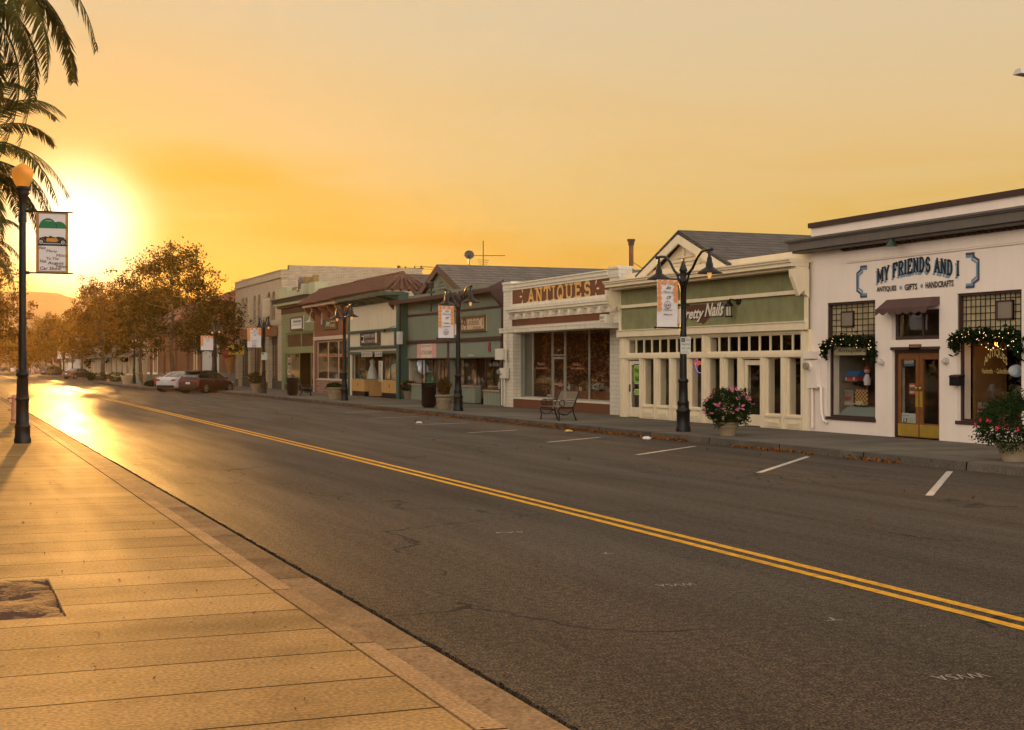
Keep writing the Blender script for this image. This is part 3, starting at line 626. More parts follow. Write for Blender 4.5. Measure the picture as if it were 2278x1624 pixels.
    for cx_, cy_ in ((633, 640), (744, 631)):
        yy = P.y(cA[0](cx_)); z_ = P.z(cA[0](cx_), cA[1](cy_)); mb = MB(); mb.face([(X-.01, yy-.05*math.cos(t), z_+.05*math.sin(t)) for t in [k*math.pi/5 for k in range(10)]], 1); mb.build('painted_dot', LM, b)
    for (xl, xr, yt, yb, at, sg) in ((403, 453, 527, 686, 'r', 1), (980, 1045, 463, 638, 'l', -1)):
        y0, y1, z0, z1 = rc(P, cA, xl, xr, yt, yb, at); mb = MB()
        for mi, t, off in ((2, .055, 0), (1, .05, .058)):
            e = X-.008-.003*mi; z0_, z1_ = z0+off, z1-off; A = y1-off if sg == 1 else y0+off; Bq = y0 if sg == 1 else y1; c = .16
            pl = [(Bq, z1_), (A-sg*c, z1_), (A-sg*c, z1_-c*.5), (A, z1_-c), (A, z0_+c), (A-sg*c, z0_+c*.5), (A-sg*c, z0_), (Bq, z0_)]
            for (p, q), (r, s) in zip(pl[:-1], pl[1:]):
                mb.bar((e-.001*abs(p-r), p, q), (e-.001*abs(p-r), r, s), t if p != r or True else t, t, mi) if False else mb.obox((e, (p+r)/2, (q+s)/2), (0, r-p, s-q), (1, 0, 0), Vector((0, r-p, s-q)).cross(Vector((1, 0, 0))), math.hypot(r-p, s-q)/2+t*.3, .002+.0007*abs(r-p), t/2, mi)
        mb.build('painted_bracket', LM, b)
    # awning over the door
    Q = PL(X); y0, y1, zb_, zt_ = rc(P, cA, 575, 836, 705, 772); aw = MB(); y1 += .1; xo = X-.36; y0 -= .02
    aw.hex([(X-.004,y0,zb_+.12),(xo,y0,zb_+.06),(xo,y1,zb_+.06),(X-.004,y1,zb_+.12)], [(X-.004,y0,zt_),(X-.10,y0+.1,zt_),(X-.10,y1-.1,zt_),(X-.004,y1,zt_)])
    n = 42
    for k in range(n):
        ya, yb_ = y0+(y1-y0)*k/n, y0+(y1-y0)*(k+1)/n; s0 = .06+.07*abs(math.sin(k/n*math.pi*6.5)); s1 = .06+.07*abs(math.sin((k+1)/n*math.pi*6.5))
        aw.face([(xo-.002, ya, zb_+.08), (xo-.002, ya, zb_+.05-s0), (xo-.002, yb_, zb_+.05-s1), (xo-.002, yb_, zb_+.08)])
    aw.build('awning', mat('brown_canvas', (.085, .045, .04), .9, .15, 3, bump=.3, bs=60), b)
    # number plate, porch bulbs sockets, boxes
    mb = MB(); y0, y1, z0, z1 = rc(P, cA, 680, 741, 940, 968); mb.box(X-.03, X-.002, y0, y1, z0, z1); text(mb, '37521', (X-.033, y1-.04, z0+.05), FY, FZ, y1-y0-.08, z1-z0-.1, 1, shear=.3)
    tg(mb.build('number_plate', [mat('plate_brown', (.16, .06, .03), .5, .2), mat('plate_gold', (.55, .36, .12), .5, 0)]), 'brown wooden house number plate reading 37521 above the double door', 'number plate')
    for k, (cx_, cy_) in enumerate(((536, 1034), (876, 1028))):
        yy = P.y(cA[0](cx_)); z_ = P.z(cA[0](cx_), cA[1](cy_)); mb = MB(); mb.tube([(X, yy, z_), (X-.05, yy, z_)], .085, 12); mb.tube([(X-.05, yy, z_), (X-.13, yy, z_-.02)], .045, 10); mb.build('lamp_socket', GREYP, b)
    mb = MB(); y0, y1, z0, z1 = rc(P, cA, 918, 970, 1103, 1158); mb.box(X-.16, X-.002, y0, y1, z0, z1-.04); mb.hex([(X-.18,y0-.01,z1-.04),(X-.002,y0-.01,z1-.04),(X-.002,y1+.01,z1-.04),(X-.18,y1+.01,z1-.04)], [(X-.14,y0-.01,z1),(X-.002,y0-.01,z1+.02),(X-.002,y1+.01,z1+.02),(X-.14,y1+.01,z1)])
    tg(mb.build('mailbox', BLACK), 'black wall mailbox between the wooden door and the right window', 'mailbox')
    mb = MB(); yy = P.y(cA[0](657)); z_ = P.z(cA[0](657), cA[1](405)); mb.tube([(X, yy, z_+.12), (X-.30, yy, z_+.16), (X-.38, yy, z_+.08)], .02, 6); mb.lathe([(.03, .1), (.06, .06), (.15, -.09)], (X-.40, yy, z_), 12)
    tg(mb.build('wall_lamp', mat('green_enamel', (.02, .045, .03), .4, .1)), 'small green shaded wall lamp under the cornice above the blue lettering', 'lamp')
    return b
white_shop()

def meter_set(P, c, box1, met, box2, pipes, m, label):
    """electric service: box, round glass meter on a panel, conduits down to the pavement"""
    X = P.X; t = None
    y0, y1, z0, z1 = rc(P, c, *box1); t = thing('electric_meter', label, 'meter', (X-.1, (y0+y1)/2, z0)); mb = MB(); mb.box(X-.2, X-.003, y0, y1, z0, z1); mb.build('service_box', m, t)
    y0, y1, z0, z1 = rc(P, c, *box2); mb = MB(); mb.box(X-.14, X-.003, y0, y1, z0, z1); mb.build('panel', m, t)
    yy = P.y(c[0](met[0])); z_ = P.z(c[0](met[0]), c[1](met[1])); r = met[2]
    mb = MB(); mb.tube([(X-.14, yy, z_), (X-.2, yy, z_)], r, 14); mb.tube([(X-.2, yy, z_), (X-.29, yy, z_)], r*.8, 14, 1); mb.build('meter_dial', [m, mat('meter_glass', (.25, .24, .18), .15, .1)], t)
    for pp in pipes:
        pts = [(X-.07, P.y(c[0](a)), P.z(c[0](a), c[1](b_))) for a, b_ in pp]; pts = [(x, y, max(z, .15)) for x, y, z in pts]
        mb = MB(); mb.tube(pts, .04, 8); mb.build('conduit', m, t)
    return t
PW = PL(21.4)
meter_set(PW, cA, (147, 194, 977, 1016), (172, 1055, .12), (158, 208, 1022, 1170), [[(150, 1165), (150, 1393)], [(176, 1170), (176, 1380)], [(205, 1160), (222, 1165), (224, 1300), (238, 1346), (252, 1348)]], WHITEW, 'white painted electric meter at the left corner of the white shop')

# ---- green and cream nail salon ----------------------------------------------
def salon():
    P = PL(21.3); X = P.X; b = thing('nail_salon', 'green stucco salon with cream frames, script lettering and front gable', 'shop', (X+5, 38, 0))
    yl, yr = P.y(1378.5), P.y(1800)+.02; SG = mat('olive_stucco', (.20, .205, .10), .9, .22, 2.6, bump=.8, bs=7, dirt=.25)
    zb0 = P.z(cB[0](130), cB[1](842)); zb1 = P.z(cB[0](130), cB[1](800)); zc = P.z(cB[0](158), cB[1](512))
    zt = P.z(cB[0](175), cB[1](857)); ztb = P.z(cB[0](175), cB[1](962)); zw1 = P.z(cB[0](288), cB[1](990)); zw0 = P.z(cB[0](288), cB[1](1320)); zwd = P.z(cB[0](178), cB[1](1000))
    Y = lambda x: P.y(cB[0](x))
    holes = []; tl = []; wl = []
    for xl, xr, n in ((175, 702, 9), (746, 1410, 9)):
        a, c = Y(xr), Y(xl); holes.append((a, c, ztb, zt)); tl.append((a, c, n))
    for xl, xr in ((288, 364), (393, 472), (503, 585), (615, 700), (740, 830), (865, 957)): wl.append((Y(xr), Y(xl), zw0, zw1))
    for xl, xr in ((1152, 1258), (1300, 1408)): wl.append((Y(xr), Y(xl), zw0-.06, zw1))
    drs = [(Y(262), Y(176), .15, zwd), (Y(1117), Y(985), .15, zwd)]
    mb = MB(); wall_holes(mb, X, .3, yr, yl, 0, zb0, holes+wl+drs); mb.build('wall', CREAM, b)
    mb = MB(); mb.box(X, X+.3, yr+.1, yl, zb0, zc+.3); mb.box(X+.31, X+14, yr+.02, yr+.3, 0, zc); mb.box(X+.31, X+14, yl-.3, yl-.01, 0, zc); mb.build('stucco_band', SG, b)
    for a, c, n in tl:
        d = (c-a)/n; window(b, X+.05, (a, c, ztb, zt), CREAM, M_GLASS, .04, my=[a+d*k for k in range(1, n)], name='transom_window', bar=.045)
    for r in wl: window(b, X+.06, r, CREAM, M_GLASS, .035)
    for y0, y1, z0, z1 in wl:                                 # raised panels below the panes
        mb = MB(); zz = z0-.10; mb.box(X-.025, X-.002, y0, y1, .20, zz); mb.box(X-.04, X-.025, y0+.09, y1-.09, .27, zz-.07)
        mb.box(X-.052, X-.04, y0+.15, y1-.15, .32, zz-.12); mb.box(X-.04, X-.002, y0-.03, y1+.03, z0-.06, z0-.01); mb.build('wainscot_panel', CREAM, b)
    mb = MB()
    for x in (150, 275, 378, 487, 600, 720, 848, 970, 1130, 1278, 1418): yy = Y(x); mb.box(X-.035, X-.003, yy-.07, yy+.07, .15, zb0-.01 if x in (150, 720, 1418) else zt-.62)
    mb.box(X-.05, X-.004, yr, yl, zt+.06, zt+.1); mb.box(X-.045, X-.004, yr, yl, ztb-.14, ztb-.04); mb.build('pilaster', CREAM, b)
    for k, (y0, y1, z0, z1) in enumerate(drs):
        mb = MB(); fw = .12; Xd = X+.08; mb.box(Xd, Xd+.05, y0+.04, y0+.04+fw, z0+.02, z1-.04); mb.box(Xd, Xd+.05, y1-.04-fw, y1-.04, z0+.02, z1-.04); mb.box(Xd, Xd+.05, y0+.16, y1-.16, z1-.18, z1-.04); mb.box(Xd, Xd+.05, y0+.16, y1-.16, z0+.02, z0+.34)
        d = mb.build('door', CREAM, b); mb = MB(); mb.face([(Xd+.022, y1-.15, z0+.34), (Xd+.022, y0+.15, z0+.34), (Xd+.022, y0+.15, z1-.18), (Xd+.022, y1-.15, z1-.18)]); mb.build('pane', M_GLASS, d)
        mb = MB(); mb.box(Xd-.04, Xd-.001, y1-.12, y1-.09, 1.0, 1.25); mb.build('handle', BLACK, d)
    room(b, X+.3, 4, yr+.05, yl-.05, .15, zb0, DARKI)
    mb = MB(); mb.box(X-.12, X-.003, yr, yl, zb0, zb1); mb.box(X-.15, X-.003, yr, yl, zb1, zb1+.03)
    zm = P.z(cB[0](155), cB[1](640)); mb.box(X-.08, X-.003, yr, yl, zm, zm+.05); mb.box(X-.05, X-.003, yr, yl, zm+.05, zm+.11)
    mb.box(X-.04, X-.004, yr, yr+.16, zb1+.03, zm-.002); mb.box(X-.04, X-.004, yl-.16, yl, zb1+.03, zm-.002); mb.build('moulding', CREAM, b)
    # projecting cornice with a shaped end bracket each side
    Q = PL(X-.55); zq = Q.z(cB[0](100), cB[1](490)); zq1 = Q.z(cB[0](100), cB[1](455))
    mb = MB(); mb.box(X-.55, X-.003, yr-.02, yl+.02, zq+.03, zq1-.03); mb.box(X-.60, X+.35, yr-.03, yl+.03, zq1-.03, zq1+.03); mb.box(X-.64, X+.35, yr-.03, yl+.03, zq1+.03, zq1+.07)
    mb.box(X-.40, X-.003, yr, yl, zq-.05, zq+.03); mb.box(X+.2, X+.5, yr, yl, zq1+.07, zq1+.34); mb.build('cornice', CREAM, b)
    for ya, yb in ((yl-.12, yl+.03), (yr-.03, yr+.12)):
        mb = MB(); pr = [(0, zq-.05), (-.55, zq-.05), (-.53, zq-.25), (-.32, zq-.75), (-.12, zm+.1), (-.14, zm-.02), (0, zm-.12)]
        mb.prism([(X+p, ya, z) for p, z in pr], (0, yb-ya, 0)); mb.build('bracket', CREAM, b)
    # gable
    G = PL(X+.7); ya = G.y(1546); za = G.z(1546, 513); y1 = G.y(1448); y0 = G.y(1661); ze = (G.z(1448, 614)+G.z(1661, 588.5))/2
    gable_roof(b, X+.1, X+16, y1, y0, ya, ze, za, SHG, th=.14)
    mb = MB()
    for ye in (y1, y0): mb.prism([(X+.08, ya, za-.15), (X+.08, ya, za-.42), (X+.08, ye+(.3 if ye < ya else -.3)*0, ze-.36), (X+.08, ye, ze-.10)], (.06, 0, 0))
    mb.prism([(X+.36, y0+.3, ze-.3), (X+.36, ya, za-.3), (X+.36, y1-.3, ze-.3)], (.1, 0, 0)); mb.build('gable', CREAM, b)
    mb = MB(); zz = ze+.02; hh = za-.75
    while zz < hh:
        f = (za-.55-zz)/(za-ze); w1 = (y1-ya)*f*.72; w0 = (ya-y0)*f*.72
        mb.hex([(X+.30, ya-w0, zz), (X+.355, ya-w0, zz+.02), (X+.355, ya+w1, zz+.02), (X+.30, ya+w1, zz)], [(X+.31, ya-w0, zz+.02), (X+.355, ya-w0, zz+.09), (X+.355, ya+w1, zz+.09), (X+.31, ya+w1, zz+.02)]); zz += .13
    mb.box(X+.28, X+.30, ya-.03, ya+.03, ze+.02, za-.6); mb.build('louvre', CREAM, b)
    # painted lettering on its brown arrow ground
    mb = MB(); mb.face([(X-.012, Y(590), P.z(cB[0](590), cB[1](618))), (X-.012, Y(590)-.0, P.z(cB[0](590), cB[1](650))), (X-.012, Y(715), P.z(cB[0](715), cB[1](752))), (X-.012, Y(862), P.z(cB[0](862), cB[1](600)))], 0)
    for dx, dz, ox, mi in ((.03, -.03, .018, 2), (0, 0, .024, 1)):
        y0_, y1_, z0_, z1_ = rc(P, cB, 560, 722, 640, 745); text(mb, 'Pretty', (X-ox, y1_-dx, z0_+dz+.02), FY, (0, -.05, 1), y1_-y0_, (z1_-z0_)*.93, mi, bold=.028, shear=.35)
        y0_, y1_, z0_, z1_ = rc(P, cB, 728, 862, 618, 712); text(mb, 'Nails', (X-ox, y1_-dx, z0_+dz+.06), FY, (0, -.05, 1), y1_-y0_, (z1_-z0_), mi, bold=.028, shear=.35)
    mb.build('lettering', [mat('sign_brown', (.09, .035, .02), .8, .1), mat('sign_white', (.68, .62, .52), .7, .05), INK], b)
    # neon, door sticker
    mb = MB(); y0_, y1_, z0_, z1_ = rc(P, cB, 630, 698, 1008, 1068); cy, cz, rr = (y0_+y1_)/2, (z0_+z1_)/2, .27
    text(mb, 'Open', (X+.13, cy+.33, cz-.06), FY, FZ, .62, .26, 0, shear=.3); mb.tube([(X+.14, cy+rr*math.cos(t), cz+rr*.9*math.sin(t)) for t in [math.pi*2*k/20 for k in range(21)]], .013, 5, 1, caps=False)
    tg(mb.build('neon_sign', [lamp_em('neon_red', (1, .06, .03), .9), lamp_em('neon_blue', (.05, .12, 1), .5)]), 'red and blue neon Open sign in the salon window', 'neon sign')
    for yt, yb, lab in ((1030, 1178, 'large'), (1198, 1255, 'small')):
        mb = MB(); y0_, y1_, z0_, z1_ = rc(P, cB, 206, 260, yt, yb)
        for e, g_, mi in ((0, .0, 0), (.003, .04, 1), (.006, .06, 2)):
            pts = []; a, c, d, f_ = y0_+g_, y1_-g_, z0_+g_, z1_-g_
            pts = [(c-.06, d), (a+.06, d), (a+.06, d+.05), (a, d+.08), (a, f_-.08), (a+.06, f_-.05), (a+.06, f_), (c-.06, f_), (c-.06, f_-.05), (c, f_-.08), (c, d+.08), (c-.06, d+.05)]
            mb.face([(X+.076-e, p, q) for p, q in pts], mi)
        if lab == 'large':
            text(mb, 'Pretty', (X+.066, y1_-.12, (z0_+z1_)/2+.02), FY, FZ, (y1_-y0_)*.66, .2, 3, shear=.3, bold=.02); text(mb, 'Nails', (X+.066, y1_-.14, (z0_+z1_)/2-.22), FY, FZ, (y1_-y0_)*.6, .17, 3, shear=.3, bold=.02)
        mb.build('door_sticker', [mat('st_black', (.02, .02, .02), .5), mat('st_pale', (.6, .5, .45), .5), mat('st_green', (.22, .42, .05), .5), INK], b)
    return b, ya, za
salon()
def wall_lantern():
    P = PL(21.3); y = P.y(cB[0](908))-.22; z = P.z(cB[0](908), cB[1](640)); X = P.X; t = thing('wall_lantern', 'black caged wall lantern right of the salon lettering', 'lamp', (X, y, z))
    mb = MB(); yb = y-.24; mb.lathe([(.0001, 0), (.14, .0), (.14, .02)], (0, 0, 0), 12) if False else mb.tube([(X-.002, yb, z+.22), (X-.04, yb, z+.22)], .13, 12); mb.tube([(X-.04, yb, z+.22), (X-.15, y, z+.26), (X-.2, y, z+.2)], .025, 6); mb.build('arm', BLACK, t)
    mb = MB(); mb.lathe([(.04, .22), (.07, .16), (.14, .1), (.14, .06), (.11, .05)], (X-.2, y, z), 10)
    for k in range(6): a = k*math.pi/3; mb.tube([(X-.2+.1*math.cos(a), y+.1*math.sin(a), z+.06), (X-.2+.1*math.cos(a), y+.1*math.sin(a), z-.24)], .01, 4)
    mb.lathe([(.11, -.26), (.12, -.23), (.11, -.22)], (X-.2, y, z), 10); mb.build('cage', BLACK, t)
    mb = MB(); mb.lathe([(.08, -.22), (.08, .05)], (X-.2, y, z), 10); mb.build('lamp_glass', mat('frost', (.5, .45, .38), .3), t)
wall_lantern()
def flue():
    G = 26.0; a, c = ddir(1404); Y = G*c/a; z1 = zat(G, Y, 532); z0 = 4.2; r = .10
    t = thing('flue_pipe', 'tall rusty flue pipe on the roof behind the salon', 'chimney', (G, Y, z0)); mb = MB(); mb.tube([(G, Y, z0), (G, Y, z1-.25)], r, 14); mb.tube([(G, Y, z0+1.2), (G, Y, z0+1.26)], r+.02, 14); mb.build('pipe', mat('rusty_metal', (.16, .07, .03), .6, .4, 3, metal=.4), t)
    mb = MB(); mb.tube([(G, Y, z1-.25), (G, Y, z1-.1)], r+.03, 14); mb.tube([(G, Y, z1-.1), (G, Y, z1)], r+.07, 14); mb.build('cap', mat('dark_rust', (.06, .03, .02), .7, .2), t)
    for dx, dy in ((2, 3.5), (1, -3.5), (4, 1)): mb = MB(); mb.tube([(G, Y, z1-.9), (G+dx, Y+dy, 4.4)], .012, 4); mb.build('guy_wire', BLACK, t)
flue()

# ---- brown and white antique shop ---------------------------------------------
def antiques():
    P = PL(21.8); X = P.X; b = thing('antique_shop', 'white brick shop with brown bands and large gold antiques sign', 'shop', (X+5, 49, 0))
    WB = mat('white_brick', (.66, .60, .49), .85, .06, 2, brick=((.62, .56, .455), (.50, .46, .37), .42, .145), dirt=.3, bst=.4); WP = mat('white_trim', (.68, .62, .50), .7, .05, 2, dirt=.4); BB = mat('brown_stucco', (.14, .048, .022), .85, .12, 2.5, bump=.3, bs=14)
    yl, yr = P.y(1120), P.y(1378); C = lambda x: P.y(cC[0](x)); Z = lambda x, y: P.z(cC[0](x), cC[1](y))
    w = (C(1232), C(354), .15, Z(357, 800)); zs = Z(350, 1440)
    zt = Z(350, 372); wl_ = C(350); wr_ = C(1228)
    mb = MB(); wall_holes(mb, X, .35, yr, yl, 0, zt-.25, [w]); mb.box(X-.03, X+.5, yr+.001, wr_, zt-.25, zt+.04); mb.box(X-.03, X+.5, wl_, yl-.001, zt-.25, zt+.04)
    mb.box(X+.36, X+14, yr+.02, yr+.3, 0, zt-.3); mb.box(X+.36, X+14, yl-.3, yl-.02, 0, zt-.3); mb.build('wall', WB, b)
    mb = MB(); mb.box(X-.10, X+.5, wr_+.002, wl_-.002, zt-.16, zt-.02); mb.box(X-.15, X+.5, wr_+.002, wl_-.002, zt-.02, zt+.03); mb.box(X-.07, X+.56, yr, wr_, zt+.04, zt+.12); mb.box(X-.07, X+.56, wl_, yl, zt+.04, zt+.12)
    zm = Z(357, 428); zn = Z(357, 553); mb.box(X-.05, X-.002, wr_, wl_, zm, zm+.22); mb.box(X-.05, X-.002, wr_, wl_, zn-.13, zn); mb.box(X-.05, X-.002, wl_-.06, wl_, zn, zm); mb.build('coping', WP, b)
    mb = MB(); mb.box(X-.02, X-.001, wr_, wl_-.06, zn, zm); mb.box(X-.02, X-.001, wr_, wl_, Z(355, 750), Z(355, 678)); mb.build('painted_band', BB, b)
    # cornice with block brackets
    Q = PL(X-.3); zc = Q.z(cC[0](288), cC[1](600)); mb = MB(); ya, yb = Q.y(cC[0](1252)), Q.y(cC[0](290))
    mb.box(X-.38, X-.003, ya, yb, zc-.04, zc+.04); mb.box(X-.33, X-.003, ya+.04, yb-.04, zc-.14, zc-.04); mb.box(X-.2, X-.003, ya+.1, yb-.1, zc-.22, zc-.14); mb.box(X-.06, X-.003, ya+.1, yb-.1, zc-.42, zc-.22); mb.build('cornice', WP, b)
    mb = MB()
    for k in range(12): mb = MB(); y = ya+.2+(yb-ya-.4)*k/11; mb.box(X-.3, X-.06, y-.09, y+.09, zc-.35, zc-.225); mb.box(X-.2, X-.06, y-.07, y+.07, zc-.42, zc-.35); mb.build('bracket', WP, b)
    # flat canopy
    Q = PL(X-1.1); ya, yb = Q.y(cC[0](1108)), Q.y(cC[0](232)); z0, z1 = Q.z(cC[0](232), cC[1](820)), Q.z(cC[0](232), cC[1](775))
    mb = MB(); mb.box(X-1.1, X-.004, ya, yb, z0+.02, z1-.03); mb.box(X-1.13, X-.004, ya-.02, yb+.02, z1-.03, z1+.01)
    k = ya
    while k < yb: mb.box(X-1.125, X-1.1, k, k+.03, z0+.03, z1-.03); k += .16
    mb.build('canopy', WP, b)
    # shop window wall
    y0, y1, _, zt_ = w; C_wall = C; C = lambda x: PL(21.8+.45).y(cC[0](x)); AL = mat('aluminium', (.42, .39, .34), .45, .1, metal=.5)
    dl, dr_ = C(708), C(822); Xw = X+.45; zb = .15+.42
    window(b, Xw, (dl, C_wall(357), zb, zt_), AL, M_GLASS, .05, my=[C(530)], bar=.07); window(b, Xw, (C_wall(1228), dr_, zb-.0, zt_), AL, M_GLASS, .05, my=[C(1040)], bar=.07)
    zd = Z(705, 1022)-.03; window(b, Xw, (dr_, dl, zd+.05, zt_), AL, M_GLASS, .05, name='transom_window')
    mb = MB(); mb.box(Xw+.01, Xw+.06, dr_+.04, dr_+.11, .17, zd); mb.box(Xw+.01, Xw+.06, dl-.11, dl-.04, .17, zd); mb.box(Xw+.01, Xw+.06, dr_+.11, dl-.11, zd-.08, zd); mb.box(Xw+.01, Xw+.06, dr_+.11, dl-.11, .17, .35); mb.box(Xw+.01, Xw+.06, dr_+.11, dl-.11, 1.12, 1.17)
    d = mb.build('door', AL, b); mb = MB(); mb.face([(Xw+.033, dl-.1, .3), (Xw+.033, dr_+.1, .3), (Xw+.033, dr_+.1, zd-.05), (Xw+.033, dl-.1, zd-.05)]); mb.build('pane', M_GLASS, d); mb = MB(); mb.tube([(Xw-.03, dl-.15, 1.2), (Xw-.03, dl-.15, 1.5)], .015, 6); mb.build('handle', AL, d)
    for a, c in ((dl, y1), (y0, dr_)):
        mb = MB(); mb.box(X+.02, Xw+.08, a, c, .15, zb-.06, 0); mb.box(X-.0, Xw+.1, a, c, zb-.06, zb, 1); mb.build('bulkhead', [BB, WP], b)
    mb = MB(); mb.box(X+.35, Xw+.4, y1-.02, y1, .5, zt_); mb.box(X+.35, Xw+.4, y0, y0+.02, .5, zt_); mb.box(Xw+.06, Xw+.8, y1-1.2, y1-.02, zb, zb+.01); mb.build('pale_reveal', mat('sage_plaster', (.24, .26, .20), .9, .08), b)
    room(b, X+.4, 5, yr+.3, yl-.3, .15, zt_+.02, WARMI)
    fal = MB()
    rr = random.Random(3)
    cu = MB(); n = 60
    for k in range(n):
        a = y0+.03+(y1-.9-y0)*k/n; c = y0+.03+(y1-.9-y0)*(k+1)/n; q = .05*math.sin(k*1.7); q2 = .05*math.sin((k+1)*1.7)
        cu.face([(Xw+.62+q, a, .6), (Xw+.62+q2, c, .6), (Xw+.62+q2, c, zt_), (Xw+.62+q, a, zt_)])
    tg(cu.build('curtain', mat('dark_curtain', (.06, .028, .014), .9, .3)), 'dark brown curtain hanging behind the antique shop glass', 'curtain')
    for k in range(1700):
        y = y0+.1+rr.random()*(y1-1.0-y0); z = zb+.1+(zt_-zb-.1)*rr.random()**.8; s = rr.uniform(.025, .055); a = rr.random()*3
        fal.face([(Xw+.44+.1*rr.random(), y+s*math.cos(a+t), z+s*math.sin(a+t)*1.1) for t in (0, 1.3, 2.5, 3.8, 5)], rr.randrange(3))
    o = fal.build('leaf_garlands', [mat('autumn_orange', (.30, .085, .018), .7), mat('autumn_red', (.14, .03, .012), .7), mat('autumn_gold', (.26, .13, .035), .7)]); o['kind'] = 'stuff'; o['label'] = 'strings of orange paper leaves hanging in the antique shop windows'
    # lettering: big gold sign, leaf flourishes, window script
    GO = mat('gold_letter', (.72, .40, .09), .5, .2, 1.5); CRM = mat('cream_letter', (.75, .60, .38), .6, .1); LN = [GO, CRM, mat('pink_letter', (.62, .30, .20), .6)]
    mb = MB(); y0_, y1_, z0_, z1_ = rc(P, cC, 487, 1075, 422, 537); h = z1_-z0_
    for e, mi, o_, wf in ((.022, 1, .0, .215), (.030, 0, .0, .15)): slab(mb, 'ANTIQUES', (X-e, y1_, z0_), FY, FZ, (y1_-y0_)/7.55, h, wf, mi, lw=.80)
    for cx_, cy_, s in ((455, 480, -1), (1098, 412, 1)):
        cy0 = C_wall(cx_); cz0 = Z(cx_, cy_)
        mb.build('lettering', LN, b) if s == -1 else None; mb = MB()
        for a in (60, 0, -60):
            d = Vector((0, -s*math.cos(R(a)), math.sin(R(a)))); q = Vector((0, -d.z, d.y)); p = Vector((X-.025, cy0, cz0))+d*.14
            mb.face([p, p+d*.14+q*.045, p+d*.3, p+d*.14-q*.045], 1)
        mb.build('flourish', LN, b)
    for x0_, x1_, t_, yt_, yb_ in ((580, 638, "Paula's", 1075, 1105), (563, 665, 'Grandtiques', 1118, 1145), (903, 968, "Paula's", 1080, 1108), (880, 1000, 'Grandtiques', 1120, 1146)):
        y0_, y1_, z0_, z1_ = rc(PL(Xw), cC, x0_, x1_, yt_, yb_); mb = MB(); text(mb, t_, (Xw-.01, y1_, z0_), FY, FZ, y1_-y0_, z1_-z0_, 2, shear=.1); mb.build('lettering', LN, b)
    y0_, y1_, z0_, z1_ = rc(PL(Xw), cC, 752, 785, 958, 975); mb = MB(); text(mb, '37551', (Xw-.01, y1_, z0_), FY, FZ, y1_-y0_, z1_-z0_, 1)
    mb.build('lettering', LN, b)
    ya, yb = P.y(cC[0](1262)), P.y(cC[0](1210)); z0_ = P.z(cC[0](1240), cC[1](752)); t = thing('box_sign', 'small white box sign on the right pier of the white brick shop', 'sign', (X-.1, ya, z0_)); mb = MB(); mb.box(X-.30, X-.01, ya, yb, z0_, z0_+.42); mb.build('case', WP, t)
    mb = MB(); w_ = yb-ya; Yg = X-.304
    for s_, zz_, hh_ in (('BAY', .25, .12), ('BREWERS', .15, .06), ('SUPPLIES', .06, .05)): text(mb, s_, (Yg, yb-w_*.12, z0_+zz_), FY, FZ, w_*.76, hh_, bold=.02)
    mb.build('lettering', INK, t)
    return b
antiques()
meter_set(PL(21.75), cC, (232, 300, 955, 1055), (272, 1165, .13), (262, 318, 1130, 1222), [[(268, 1222), (268, 1468)], [(290, 1222), (290, 1465)], [(308, 760), (308, 1130)]], mat('pale_box_paint', (.62, .58, .48), .6, .05), 'pale electric meter and conduits on the left brick pier')

